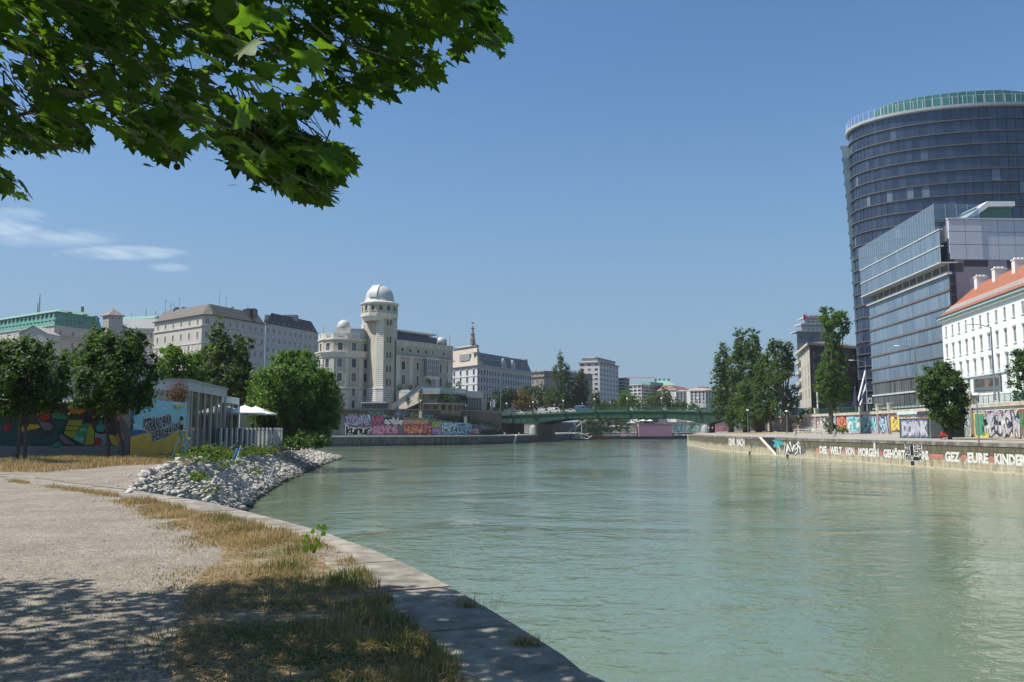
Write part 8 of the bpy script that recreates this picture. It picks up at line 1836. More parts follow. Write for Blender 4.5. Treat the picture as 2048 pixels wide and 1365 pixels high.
for X, Y_ in ((262, 350), (585, 377)):
    s = SLn.spx(*xy5(X, Y_)); z = Z(xy5(X, Y_)[1], SLn.at(s)[0].y); mb = MB(); beam(mb, SLn, s-.75, s+.75, z-.09, z+.09, .1, .35); mb.build('wall_lamp', flat('lamp_yellow', (.50, .42, .12)), sw)
# bar building behind
bb = thing('bar_building', (D(380, 860, 68).x, 70, gz(0, 68)), 'low flat roofed bar building with grey concrete columns and white fascia', 'building')
pL, pC, pR = D(120, 770, 66), D(378, 770, 68), D(454, 780, 83); LB = Line([(pL.x, 66), (pC.x, 68), (pR.x, 83)]); zf1 = D(378, 760, 68).z; zf0 = D(378, 781, 68).z
m_fas = mat('fascia_grey_white', (.50, .51, .52), scale=.6, var=.08, streak=.1); m_con = mat('bar_concrete', (.42, .405, .37), scale=.8, var=.12)
mb = MB(); P = [tuple(LB.p[0]), tuple(LB.p[1]), tuple(LB.p[2]), (LB.p[2].x-14, 88), (LB.p[0].x, 88)]; mb.prism(ccw(P), zf0, zf1, bottom=True); mb.build('fascia', m_fas, bb)
mb = MB(); mb.prism(offset_poly(ccw(P), -.12), zf1-.12, zf1+.06); mb.build('roof', flat('roof_trim', (.33, .34, .35)), bb)
mb = MB(); li = Line(offset_poly(ccw(P), .7)[0:0] or [(LB.p[0].x, 66.7), (LB.p[1].x-.2, 68.9), (LB.p[2].x-.6, 83)])
beam(mb, li, 0, li.s[1], gz(0, 66), zf0, -.3, 0); mb.build('side_panels', mat('side_panel_grey', (.40, .42, .43), scale=.5), bb)
for k in range(8): s = li.s[1]*(k+.5)/8; mb = MB(); beam(mb, li, s-.05, s+.05, zt-.2, zf0, 0, .03); mb.build('panel_joint', m_frame_d, bb)
mb = MB(); beam(mb, li, li.s[1]+.2, li.L, gz(0, 75)-.2, zf0, -.4, .02); mb.build('glazing', glass('bar_glass', (.20, .155, .12), (.26, .20, .16)), bb)
for k in range(7):
    px = (384.5, 398, 411.5, 424, 436, 444, 452)[k]; s = LB.spx(px, 830); mb = MB(); beam(mb, LB, s-.16, s+.16, gz(0, 75)-.3, zf0, -.17, -.05); mb.build('column', m_con, bb)
mb = MB(); beam(mb, LB, LB.s[1]+.3, LB.L, zf0-1.35, zf0-.95, -.6, -.45); mb.build('transom', m_fas, bb)
gp = thing('glass_pavilion', (D(463, 850, 88).x, 88, gz(0, 88)), 'small flat white roofed glazed pavilion right of the bar columns', 'pavilion')
lv_ = Line([(D(450, 800, 86).x, 86), (D(477, 800, 92).x, 92)]); zz1, zz2 = D(460, 794, 88).z, D(460, 807, 88).z
mb = MB(); beam(mb, lv_, 0, lv_.L, zz2, zz1, -7, .1); mb.build('roof', flat('pavilion_white', (.55, .66, .64)), gp)
mb = MB(); beam(mb, lv_, 0, lv_.L, gz(0, 88), zz2, -6.5, 0); mb.build('glazing', glass('pavilion_glass', (.14, .12, .11), (.2, .18, .16)), gp)
for k in (0, lv_.L/2, lv_.L-.15): mb = MB(); beam(mb, lv_, k, k+.15, gz(0, 88), zz2, 0, .1); mb.build('post', flat('pavilion_post', (.6, .6, .6)), gp)
m_can = mat('parasol_canvas', (.78, .77, .75), rough=.7, var=.03)
def parasol(px, Y, z0, h, w_, lab, grp=None, m=m_can, py=830):
    x, _ = XY(px, Y, py); t = thing('parasol', (x, Y, z0), lab, 'parasol', grp); mb = MB(); zt_ = z0+h
    mb.loft([[(x+w_*math.cos(a), Y+w_*math.sin(a), zt_-w_*.42) for a in np.linspace(math.pi/4, math.pi*2.25, 9)[:-1]], [(x+w_*1.0*math.cos(a), Y+w_*1.0*math.sin(a), zt_-w_*.36) for a in np.linspace(math.pi/4, math.pi*2.25, 9)[:-1]], [(x+.05*math.cos(a), Y+.05*math.sin(a), zt_) for a in np.linspace(math.pi/4, math.pi*2.25, 9)[:-1]]], 0); mb.build('canopy', m, t)
    mb = MB(); mb.tube([(x, Y, z0), (x, Y, zt_+.15)], .045); mb.build('pole', m_globe, t)
g0 = gz(0, 92)
parasol(489, 90, g0, D(480, 811, 90).z-g0, 2.2, 'big white square parasol left of its twin behind the picket fence'); parasol(511, 94, g0, D(510, 813, 94).z-g0, 2.35, 'big white square parasol with the higher tip right of its twin behind the fence')
tn = thing('tent_wall', (D(505, 850, 100).x, 100, g0), 'white canvas screen under the big parasols', 'screen'); lt_ = Line([(D(478, 850, 98).x, 98), (D(531, 850, 101).x, 101)]); mb = MB(); beam(mb, lt_, 0, lt_.L, g0, D(500, 829, 99).z, 0, .08); mb.build('canvas', mat('tent_canvas', (.70, .72, .74), var=.05), tn)
fe = thing('picket_fence', (D(500, 880, 86).x, 86, gz(0, 86)), 'white concrete picket fence in front of the parasols and pavilion', 'fence'); lf_ = Line([(D(438, 880, 79).x, 79), (D(564, 880, 92).x, 92)])
for k, px in enumerate((441, 452, 463, 473, 484, 494, 502, 510, 518, 526, 534, 541, 548, 554, 559, 563)):
    s = lf_.spx(px, 870); mb = MB(); z0 = gz(0, 85)-.2; zt_ = D(500, 856 , 86).z; beam(mb, lf_, s-.11, s+.11, z0, zt_, -.1, .1); mb.build('picket', mat('picket_white', (.58, .57, .54), scale=2), fe)
mb = MB(); beam(mb, lf_, 0, lf_.L, zt_-.25, zt_-.18, -.03, .03); beam(mb, lf_, 0, lf_.L*.55, gz(0, 85), zt_-.1, -.16, -.12, 0); mb.build('fence_mesh', flat('mesh_dark', (.05, .06, .06)), fe)
# dead climber on the roof corner
vpts = [D(R.gauss(359, 9), R.gauss(788, 11), 67.2) for _ in range(60)]; mb = MB()
for p in vpts: q = p+Vector((R.gauss(0, .35), R.gauss(0, .2), R.gauss(-.1, .35))); mb.tube([p, p.lerp(q, .5)+Vector((R.gauss(0, .1), 0, .1)), q, q+Vector((R.gauss(0, .3), 0, R.gauss(-.2, .2)))], [.02, .018, .012, .006], seg=3)
for p in vpts[:12]: mb.tube([(p.x*.3+D(372, 800, 67).x*.7, 67.2, gz(0, 67)), (D(372, 800, 67).x, 67.2, 5.5), tuple(p)], [.04, .03, .015], seg=4)
tv = thing('dead_creeper', (D(372, 800, 67).x, 67.2, gz(0, 67)), 'brown withered creeper hanging over the corner of the bar roof', 'creeper'); mb.build('stems', mat('dead_stems', (.16, .085, .05)), tv)
for k in range(3): pass
Pd = np.array([tuple(Vector(vpts[rng.integers(0, 60)])+Vector((rng.normal()*.25, rng.normal()*.15, rng.normal()*.25))) for _ in range(900)]); me = np_mesh('leaves', leaf_quads(Pd, rng.normal(size=Pd.shape), .13), len(Pd), 4, [leafmat('leaf_dead', (.12, .06, .03), (.26, .15, .09), .2)]); link(bpy.data.objects.new('leaves', me), tv)
# rope barrier and marker posts on the rock bank
m_steel = MATS['galvanised_rail']; m_tealp = flat('post_teal', (.10, .22, .24)); m_bluec = mat('blue_cloth', (.06, .22, .48))
pA = sp_(262, 848, .1); pB = D(364, 862, 44); pC_ = D(482, 891, 52); pD_ = D(551, 929, 58)
rb = thing('rope_barrier', tuple(pA), 'thin dark rope sagging from the mural corner over posts to the rocks', 'rope'); mb = MB()
for a, b in ((pA, pB), (pB, pC_), (pC_, pD_)): mb.tube([a.lerp(b, k/8)-Vector((0, 0, .35*math.sin(math.pi*k/8))) for k in range(9)], .018, seg=4)
mb.build('rope', flat('rope_dark', (.06, .065, .07)), rb)
tp_ = thing('tripod_stand', (pB.x, pB.y, QL), 'teal tripod post carrying the rope beside the sign wall', 'stand'); mb = MB()
for dx, dy in ((-.55, -.2), (.25, .3), (.5, -.2), (-.2, .4)): mb.tube([(pB.x+dx, pB.y+dy, 2.65), tuple(pB)], .03, seg=5)
mb.tube([D(320, 845, 43), pB], .022, seg=5); mb.tube([pB, D(375, 862, 44), D(366, 905, 44)], .022, seg=5); mb.build('legs', m_tealp, tp_)
bp_ = thing('marker_post', (pC_.x, pC_.y, 2.2), 'tilted thin post with blue cloth tied to its top on the rocks', 'post'); mb = MB(); b0 = D(460, 948, 51); mb.tube([b0-Vector((0, 0, .3)), pC_], .025, seg=5); mb.build('post', m_steel, bp_)
mb = MB(); c = pC_.lerp(b0, .12)
for k in range(5): o_ = Vector((-.05-.06*k, 0, -.12*k)); mb.loft([[c+o_+Vector((.10*math.cos(a)*(1.6-.2*k), .07*math.sin(a), .05*math.sin(a*2))) for a in np.linspace(0, 6.28, 9)[:-1]], [c+o_+Vector((-.06, 0, -.14))+Vector((.09*math.cos(a)*(1.5-.2*k), .06*math.sin(a), .05*math.sin(a*2))) for a in np.linspace(0, 6.28, 9)[:-1]]])
mb.build('cloth', m_bluec, bp_)
tp2 = thing('marker_post', (pD_.x, pD_.y, 1.0), 'bare thin tilted rod at the end of the rope low on the rocks', 'post'); mb = MB(); mb.tube([D(527, 984, 57), pD_], .022, seg=5); mb.build('post', m_steel, tp2)

# ================================================================== RIGHT BANK OBJECTS
def rz(x, y): return RZ(x, y)
def at_base(px, Y): x, _ = XY(px, Y, 870); return x, Y, rz(x, Y)
x0, y0, z0 = at_base(1801, 133); x1, y1, _ = at_base(1858, 127); lc = Line([(x0, y0), (x1, y1)]); hc = 2.95
ct = thing('container', (x0, y0, z0), 'grey green shipping container painted with bulging lilac letters', 'container'); mb = MB(); beam(mb, lc, 0, lc.L, z0-.02, z0+hc, -2.4, 0); mb.build('body', mat('container_grey', (.19, .24, .23), scale=1, var=.12), ct)
mb = MB(); beam(mb, lc, -.05, lc.L+.05, z0-.05, z0+.12, -2.45, .06); beam(mb, lc, -.05, lc.L+.05, z0+hc-.1, z0+hc+.05, -2.45, .06); beam(mb, lc, lc.L-.22, lc.L+.06, z0, z0+hc, -.2, .08); beam(mb, lc, -.06, .15, z0, z0+hc, -.2, .08); mb.build('frame', flat('container_frame', (.03, .08, .065)), ct)
graf(ct, lc, 1804, 1856, z0+.3, z0+2.6, 'DOKNK', sil, P_('violet_outline', (.14, .11, .30)), None, seed=44, bold=.10, wild=.35, off=.05)
x2, y2, z2 = at_base(1861, 139); x3, y3, _ = at_base(1902, 134); l2c = Line([(x2, y2), (x3, y3)])
ct2 = thing('container', (x2, y2, z2), 'black container with faint chalky tags behind the red bench', 'container'); mb = MB(); beam(mb, l2c, 0, l2c.L, z2, z2+2.9, -2.4, 0); mb.build('body', flat('container_black', (.018, .025, .028)), ct2)
graf(ct2, l2c, 1864, 1900, z2+.9, z2+2.5, 'HASH', flat('chalk', (.13, .16, .16)), flat('container_black', (.018, .025, .028)), None, seed=5, bold=.0, wild=.8)
x, y, z = at_base(1889, 122); bn = thing('park_bench', (x, y, z), 'bright red park bench under the leafy tree', 'bench'); m_red = flat('bench_red', (.50, .03, .03)); M_ = Matrix.Translation((x, y, z)) @ Matrix.Rotation(math.radians(-60), 4, 'Z')
for nm, q in (('seat', [(-.75, -.22, .42, .75, .2, .47)]), ('backrest', [(-.75, .2, .55, .75, .25, .72), (-.75, .22, .76, .75, .27, .92)]), ('leg', [(-.65, -.2, 0, -.58, .25, .42)]), ('leg', [(.58, -.2, 0, .65, .25, .42)])):
    mb = MB(); [mb.box(*b[:3], *b[3:], 0, M_) for b in q]; mb.build(nm, m_red, bn)
def litter_bin(px, Y, lab):
    x, y, z = at_base(px, Y); t = thing('litter_bin', (x, y, z), lab, 'litter bin'); mb = MB(); mb.lathe([(.2, z+.35), (.26, z+.4), (.28, z+1.0), (.3, z+1.05), (.2, z+1.1)], x, y, 12); mb.build('bin', flat('bin_grey', (.35, .37, .36)), t); mb = MB(); mb.tube([(x, y+.3, z), (x, y+.3, z+1.2)], .05); mb.build('post', m_pole, t)
litter_bin(1669, 137, 'grey litter bin on a post by the quay edge near the lone slim tree'); litter_bin(1591, 158, 'dark litter bin on the quay edge near the stairs')
def cyl_lamp(px, Y, ytop, lab, kind='mushroom', arm=0, zb=None, name='street_lamp', grp=None, ypole=None):
    x, _ = XY(px, Y, 850); z = rz(x, Y) if zb is None else zb; zt_ = Z(ytop, Y); t = thing(name, (x, Y, z), lab, 'street lamp', grp); mb = MB(); mb.tube([(x, Y, z), (x, Y, z+1.2), (x, Y, zt_)], [.11, .09, .05] if kind == 'mushroom' else [.16, .13, .08]); mb.build('pole', m_lpole, t); mb = MB()
    if kind == 'mushroom': mb.lathe([(.05, zt_), (.42, zt_+.05), (.40, zt_+.14), (.2, zt_+.3), (.03, zt_+.34)], x, Y, 12)
    else:
        mb.tube([(x, Y, zt_-.1), (x-arm*.5, Y-.3, zt_+.22), (x-arm, Y-.6, zt_+.25)], .05); mb.build('arm', m_lpole, t); mb = MB(); mb.loft([[(x-arm+q*.35+.3, Y-.6+.12*math.cos(a), zt_+.27+.08*math.sin(a)) for a in np.linspace(0, 6.28, 9)[:-1]] for q in (0, -1, -2.6)])
    mb.build('lamp_head', m_globe, t, smooth=True)
m_lpole = flat('lamp_pole_grey', (.24, .26, .28), rough=.45, metal=.3)
cyl_lamp(1956, 96, 792, 'promenade lamp with white mushroom head in front of the silver mural'); cyl_lamp(1860, 124, 790, 'promenade lamp pole beside the lilac lettered container'); cyl_lamp(1574, 200, 824, 'promenade lamp between the rightmost big tree and the stairs'); cyl_lamp(1496, 225, 822, 'promenade lamp among the big tree trunks')
cyl_lamp(1993, 112, 654, 'tall grey street lamp with long arm in front of the palace', 'arm', 3.2, ST); cyl_lamp(1837, 140, 696, 'tall grey street lamp in front of the glass office building', 'arm', 3.0, ST); cyl_lamp(1736, 176, 724, 'tall grey street lamp at the foot of the dark round tower', 'arm', 3.0, ST)
x, _ = XY(1635, 225, 800); fp = thing('pole', (x, 225, ST), 'plain thick white pole on the upper street left of the lone slim tree', 'pole'); mb = MB(); mb.tube([(x, 225, ST), (x, 225, Z(773, 225))], .22, seg=8); mb.build('shaft', m_globe, fp)
# billboard and signs
la_ = Line([XY(1947, 118, 770), XY(2001, 113, 770)]); za, zb_2 = Z(786, 116), Z(754, 116); bl = thing('billboard', (la_.p[0].x, 116, ST), 'grey framed billboard showing a blurred dark advert in front of the palace', 'billboard'); mb = MB(); beam(mb, la_, 0, la_.L, za, zb_2, -.25, 0); mb.build('frame', flat('billboard_grey', (.20, .22, .24)), bl)
mb = MB(); beam(mb, la_, .25, la_.L-.25, za+.25, zb_2-.25, 0, .03); mb.build('poster', mat('poster_dark', (.05, .065, .055), scale=1.2, var=.5, c2=(.13, .15, .15)), bl)
mb = MB(); blob(mb, la_, la_.L*.52, (za+zb_2)/2+.15, .42, .62, .05, rough=.1); mb.build('poster_shape', flat('poster_tan', (.22, .15, .13)), bl); mb = MB(); beam(mb, la_, .3, la_.L-.3, za+.3, za+.8, .035, .045); mb.build('poster_band', flat('poster_blue', (.12, .16, .19)), bl)
mb = MB(); beam(mb, la_, .5, .7, ST, za, -.2, -.05); beam(mb, la_, la_.L-.7, la_.L-.5, ST, za, -.2, -.05); mb.build('posts', flat('billboard_grey', (.20, .22, .24)), bl)
x, _ = XY(1837, 138.5, 790); rs_ = thing('road_sign', (x, 138.5, ST), 'small red sign with white band in front of the glass office building', 'sign'); zc_ = Z(789, 138.5); mb = MB(); mb.box(x-.45, 138.4, zc_-.55, x+.45, 138.46, zc_+.5); mb.build('plate', flat('sign_red', (.38, .03, .04)), rs_); mb = MB(); mb.box(x-.36, 138.36, zc_+.05, x+.36, 138.39, zc_+.3); mb.box(x-.12, 138.36, zc_-.4, x+.12, 138.39, zc_-.12); mb.build('marking', m_wp, rs_); mb = MB(); mb.tube([(x, 138.5, ST), (x, 138.5, zc_+.5)], .04); mb.build('post', m_lpole, rs_)
x, _ = XY(1739.5, 172, 800); wsn = thing('road_sign', (x, 172, ST), 'white square sign with dark figure symbol at the foot of the round tower', 'sign'); zc_ = Z(802, 172); mb = MB(); mb.box(x-.42, 171.9, zc_-.6, x+.42, 171.96, zc_+.6); mb.build('plate', m_wp, wsn); mb = MB(); mb.face([(x-.1, 171.87, zc_+.3), (x+.1, 171.87, zc_+.3), (x+.1, 171.87, zc_+.45), (x-.1, 171.87, zc_+.45)]); mb.face([(x-.28, 171.87, zc_-.4), (x-.1, 171.87, zc_-.4), (x+.1, 171.87, zc_+.1), (x+.3, 171.87, zc_-.3), (x+.2, 171.87, zc_+.25), (x-.25, 171.87, zc_+.1)]); mb.build('symbol', m_bk, wsn); mb = MB(); mb.tube([(x, 172, ST), (x, 172, zc_)], .04); mb.build('post', m_lpole, wsn)
x, _ = XY(1711, 178, 800); fu = thing('folded_parasol', (x, 178, ST), 'folded navy blue parasol at the foot of the round tower', 'parasol'); mb = MB(); zt_ = Z(776, 178); mb.lathe([(.1, ST+.9), (.75, ST+1.0), (.55, ST+2.2), (.12, zt_)], x, 178, 7); mb.build('canopy', flat('navy_cloth', (.015, .02, .05)), fu); mb = MB(); mb.tube([(x, 178, ST), (x, 178, zt_+.2)], .04); mb.build('pole', m_globe, fu)
x, _ = XY(1592, 262, 810); kt = thing('box_van', (x, 262, ST), 'blue box van parked on the upper street behind the big trees', 'van'); mb = MB(); mb.box(x-2.2, 261, ST+.5, x+2.0, 263.2, ST+2.7); mb.build('cargo_box', flat('van_blue', (.03, .10, .28)), kt); mb = MB(); mb.box(x-3.4, 261.1, ST+.45, x-2.25, 263.1, ST+2.0); mb.build('cab', m_globe, kt)
for dx in (-2.8, 1.2): mb = MB(); mb.tube([(x+dx, 260.95, ST+.42), (x+dx, 261.3, ST+.42)], .42, seg=12); mb.build('wheel', m_tyre, kt)
# ramp railings, bicycles
def hand_railing(pa, Ya, pb, Yb, lab, h=1.05, dz=0):
    a, b = at_base(pa, Ya), at_base(pb, Yb); A_, B_ = Vector(a), Vector(b); B_.z += dz; t = thing('railing', a, lab, 'railing'); mb = MB(); n_ = 7
    for q in (h, h*.55): mb.tube([A_+Vector((0, 0, q)), B_+Vector((0, 0, q))], .05, seg=5)
    for k in range(n_+1): p = A_.lerp(B_, k/n_); mb.tube([p, p+Vector((0, 0, h))], .045, seg=5)
    mb.build('rails', m_steel, t)
hand_railing(1588, 205, 1650, 198, 'grey tubular railing beside the ramp near the rightmost big tree'); hand_railing(1612, 222, 1655, 212, 'grey tubular railing higher on the ramp behind the first one', dz=1.2)
rm = thing('ramp', (*at_base(1600, 226),), 'concrete ramp rising behind the railings to the pale wall', 'ramp'); a, b = at_base(1570, 240), at_base(1650, 216); lr = Line([a[:2], b[:2]]); mb = MB(); i = len(mb.v); mb.loft([[lr.pos(0, 2.5, -3), lr.pos(0, 2.5), lr.pos(0, a[2]+3.0), lr.pos(0, a[2]+3.0, -3)], [lr.pos(lr.L, 2.5, -3), lr.pos(lr.L, 2.5), lr.pos(lr.L, b[2]+.2), lr.pos(lr.L, b[2]+.2, -3)]]); mb.f.append((3, 2, 1, 0)); mb.m.append(0); mb.uv.append(None); mb.build('body', mat('ramp_concrete', (.40, .37, .30), scale=.6, var=.2, streak=.3), rm)
graf(rm, lr, 1583, 1604, a[2]+.2, a[2]+1.8, 'ROS', red, m_wp, None, seed=51, bold=.04); graf(rm, lr, 1608, 1635, b[2]+.2, b[2]+1.4, 'LUNA', crm, gre, None, seed=52)
def bicycle(px, Y, ang, lab):
    x, y, z = at_base(px, Y); t = thing('bicycle', (x, y, z), lab, 'bicycle', 'bicycles parked near the lone slim tree'); M_ = Matrix.Translation((x, y, z)) @ Matrix.Rotation(ang, 4, 'Z')
    for cx in (-.52, .52):
        mb = MB(); mb.tube([M_ @ Vector((cx+.33*math.cos(a), 0, .34+.33*math.sin(a))) for a in np.linspace(0, 2*math.pi, 15)], .022, seg=4); mb.build('wheel', m_tyre, t)
    mb = MB(); V_ = lambda a, b: M_ @ Vector((a, 0, b))
    for a, b in (((-.52, .34), (-.1, .34)), ((-.52, .34), (-.2, .82)), ((-.1, .34), (-.22, .95)), ((-.1, .34), (.36, .82)), ((-.2, .8), (.36, .84)), ((.52, .34), (.36, 1.0))): mb.tube([V_(*a), V_(*b)], .02, seg=5)
    mb.build('frame', m_steel, t); mb = MB(); mb.box(-.33, -.07, .95, -.1, .07, 1.0, 0, M_); mb.build('saddle', m_bk, t); mb = MB(); mb.tube([M_ @ Vector((.32, -.25, 1.02)), M_ @ Vector((.36, 0, 1.0)), M_ @ Vector((.32, .25, 1.02))], .018, seg=5); mb.build('handlebar', m_bk, t)
bicycle(1640, 190, .4, 'bicycle standing just left of the lone slim tree trunk'); bicycle(1651, 188, -.5, 'bicycle leaning against the lone slim tree trunk'); bicycle(1618, 196, .2, 'bicycle parked furthest left by the ramp railing')

# ================================================================== LEFT BANK OBJECTS
for px, Y, yb, yt, lab in ((841, 255, 835, 802, 'globe lamp on pale stone pedestal left on the slope below the observatory terrace'), (931, 266, 846, 812, 'globe lamp on pale stone pedestal right on the slope below the observatory terrace')):
    p = D(px, yb, Y); globe_lamp(p.x, Y, p.z-.3, Z(yt, Y)-p.z+.3, lab, 'pedestal lamps below the observatory', r=.26, base=.45, m=m_ps)
for px, Y, yt, lab, r_ in ((1001.5, 316, 741, 'tall green catenary pole at the left end of the bridge', .22), (1017, 335, 776, 'slimmer grey pole behind the first bridge lamp', .14), (1066.5, 317.5, 782, 'thick green pole rising from the bridge above the left pier', .2), (984, 320, 780, 'thin grey lamp pole left of the bridge beside the corner palace', .1), (1048, 350, 786, 'short grey lamp pole behind the orange brown tree', .1)):
    x, _ = XY(px, Y, 800); t = thing('pole', (x, Y, SL), lab, 'pole'); mb = MB(); mb.tube([(x, Y, SL-.8), (x, Y, Z(yt, Y))], [r_, r_*.7], seg=8); mb.build('shaft', m_pole if r_ > .15 else m_lpole, t)
    if r_ < .15: mb = MB(); mb.box(x-1.0, Y-.2, Z(yt, Y), x+.1, Y+.2, Z(yt, Y)+.18); mb.build('lamp_head', m_globe, t)
for px, lab in ((961.5, 'left of two short white posts by the annex'), (970, 'right of two short white posts by the annex'), (981.5, 'lone white post beside the white banner flag')):
    x, _ = XY(px, 300, 815); t = thing('post', (x, 300, SL-.5), lab, 'post'); mb = MB(); mb.tube([(x, 300, SL-1), (x, 300, Z(804, 300))], .16, seg=6); mb.build('shaft', m_globe, t)
x, _ = XY(987.5, 300, 810); t = thing('banner_flag', (x, 300, SL-.5), 'tall narrow white beach flag by the left end of the bridge', 'flag'); mb = MB(); mb.tube([(x-.45, 300, SL-1), (x-.45, 300, Z(798.5, 300))], .04); mb.build('pole', m_lpole, t); mb = MB(); zz_a, zz_b = Z(816, 300), Z(799, 300); mb.face([(x-.4, 300, zz_a), (x+.45, 300.1, zz_a+.3), (x+.6, 300.2, zz_b-.8), (x+.1, 300.1, zz_b), (x-.4, 300, zz_b)]); mb.build('cloth', m_can, t)
x, _ = XY(988, 306, 825); pk = thing('parapet', (x, 306, SL), 'dark brown stone parapet block where the retaining wall meets the bridge', 'wall', kind='thing'); lk = Line([XY(948, 281, 830), XY(985, 296, 830), XY(1003, 309, 830)]); mb = MB(); beam(mb, lk, 0, lk.L, 4, SL+.4, -1.5, .15); mb.build('wall', MATS['brown_stone'], pk)
# boats and pontoons under the arch
def boat_box(px0, px1, Y, y0, y1, m, lab, nm, cat, d=7):
    x0, _ = XY(px0, Y, 865); x1, _ = XY(px1, Y, 865); t = thing(nm, ((x0+x1)/2, Y, 0), lab, cat); mb = MB(); h = [(x0-.6, Y), (x1+.8, Y), (x1+1.5, Y+d/2), (x1+.8, Y+d), (x0-.6, Y+d)]; mb.prism(h, -.4, 1.35); mb.build('hull', flat('hull_dark', (.02, .03, .045)), t); mb = MB(); mb.box(x0, Y+.3, 1.35, x1, Y+d-.3, Z(y0, Y)); mb.build('upper_walls', m, t); mb = MB(); mb.box(x0-.1, Y+.2, Z(y0, Y), x1+.1, Y+d-.2, Z(y0, Y)+.12); mb.build('roof', flat('ship_trim', (.45, .42, .44)), t); return t, x0, x1
sh_, sx0, sx1 = boat_box(1278, 1344, 402, 848.5, 877, mat('ship_pink', (.36, .20, .27), scale=.4, var=.06), 'dusty pink bathing ship with dark hull moored beyond the bridge', 'bathing_ship', 'ship')
po = thing('pontoon', (XY(1240, 404, 870)[0], 404, 0), 'low dark pontoon deck with railing left of the pink ship', 'pontoon'); px0_, px1_ = XY(1205, 404, 870)[0], sx0-.8; mb = MB(); mb.box(px0_, 402, -.3, px1_, 411, 1.3); mb.build('hull', flat('hull_dark', (.02, .03, .045)), po)
mb = MB(); 
for q in np.arange(px0_, px1_, 1.5): mb.tube([(q, 402.2, 1.3), (q, 402.2, 2.3)], .05, seg=4)
for z_ in (1.8, 2.3): mb.tube([(px0_, 402.2, z_), (px1_, 402.2, z_)], .05, seg=4)
mb.build('railing', m_steel, po); mb = MB(); mb.box(XY(1243, 404, 860)[0], 404, 1.3, XY(1262, 404, 860)[0], 408, 3.4); mb.build('pink_kiosk', mat('kiosk_pink', (.60, .36, .42)), po); mb = MB(); mb.box(XY(1221, 404, 860)[0], 405, 3.9, px1_-.1, 411, 4.1)
for q in np.linspace(XY(1223, 404, 860)[0], px1_-1, 6): mb.tube([(q, 405.3, 1.3), (q, 405.3, 3.9)], .1, seg=4)
mb.build('upper_deck', flat('deck_dark', (.05, .04, .05)), po)
for k, (px, h, w_) in enumerate(((1226, 2.6, 1.5), (1237, 2.6, 1.3), (1250, 2.4, 1.4), (1262, 4.4, 2.4), (1270, 2.6, 1.6), (1286, 3.6, 1.6), (1300, 3.4, 1.7))): parasol(px, 407.5, 4.1 if px < 1278 else Z(848.5, 402), h if px < 1278 else 2.2, w_, '%s small white parasol from the left on the ship decks beyond the bridge' % ('first', 'second', 'third', 'fourth', 'fifth', 'sixth', 'seventh')[k], 'parasols on the ship decks', py=850)
bx0, bx1 = XY(1163, 385, 870)[0], XY(1214, 392, 870)[0]; br = thing('landing_stage', ((bx0+bx1)/2, 388, 0), 'brown timber landing stage sloping to the water beyond the bridge', 'landing stage'); mb = MB()
for k in range(4): mb.loft([[(bx0, 386+k*2, 3.4-k*.5), (bx0, 387.6+k*2, 3.4-k*.5), (bx0, 387.6+k*2, 3.0-k*.5), (bx0, 386+k*2, 3.0-k*.5)], [(bx1, 386+k*2, 1.4-k*.2), (bx1, 387.6+k*2, 1.4-k*.2), (bx1, 387.6+k*2, 1.0-k*.2), (bx1, 386+k*2, 1.0-k*.2)]])
mb.build('beams', mat('stage_brown', (.16, .075, .06), scale=1, var=.2), br); mb = MB(); mb.box(bx0-2, 385, -.3, bx1, 396, .7); mb.build('float', flat('hull_dark', (.02, .03, .045)), br)
st_ = thing('truss_gangway', (XY(1150, 372, 870)[0], 372, 0), 'white steel truss gangway with two slanting masts at the quay corner', 'gangway'); mb = MB(); T_q = lambda px, py, Y=372: D(px, py, Y)
for a, b in (((1137, 866), (1150, 847)), ((1138, 865), (1163, 846)), ((1150, 847), (1152, 880)), ((1163, 846), (1164, 880)), ((1140, 868), (1166, 868)), ((1142, 876), (1178, 878)), ((1146, 868), (1168, 878)), ((1160, 868), (1146, 878)), ((1166, 868), (1180, 874)), ((1154, 872), (1176, 868)), ((1172, 880), (1184, 872))): mb.tube([T_q(*a), T_q(*b)], .16, seg=5)
mb.build('truss', mat('truss_white', (.55, .58, .58)), st_); mb = MB(); q = T_q(1140, 880); q2 = T_q(1182, 880); mb.box(q.x, 371, -.3, q2.x, 377, .5); mb.build('float', MATS['paint_hull_dark'], st_)
x0_, x1_ = XY(1346, 418, 870)[0], XY(1384, 418, 870)[0]; wb = thing('workboat', ((x0_+x1_)/2, 418, 0), 'low dark boat with white gear on deck right of the pink ship', 'boat'); mb = MB(); mb.prism([(x0_, 418), (x1_, 418), (x1_, 423), (x0_, 423)], -.3, 1.6); mb.build('hull', MATS['paint_hull_dark'], wb)
mb = MB()
for k in range(9): q = x0_+.4+k*1.0; mb.box(q, 418.5, 1.6, q+R.uniform(.3, .8), 419.5, 1.6+R.uniform(.4, 1.1))
mb.build('deck_gear', m_can, wb)
x_ = XY(1372, 440, 860)[0]; gs_ = thing('stairway', (x_, 438, 3), 'white slanting metal stairway on the far quay under the arch', 'stairs'); mb = MB()
for o_ in (0, 1.2): mb.loft([[(x_+o_, 438, 3), (x_+o_+.15, 438, 3), (x_+o_+.15, 438, 3.5), (x_+o_, 438, 3.5)], [(x_+o_+3, 438, 7.0), (x_+o_+3.15, 438, 7.0), (x_+o_+3.15, 438, 7.5), (x_+o_+3, 438, 7.5)]])
mb.build('stringers', m_globe, gs_)
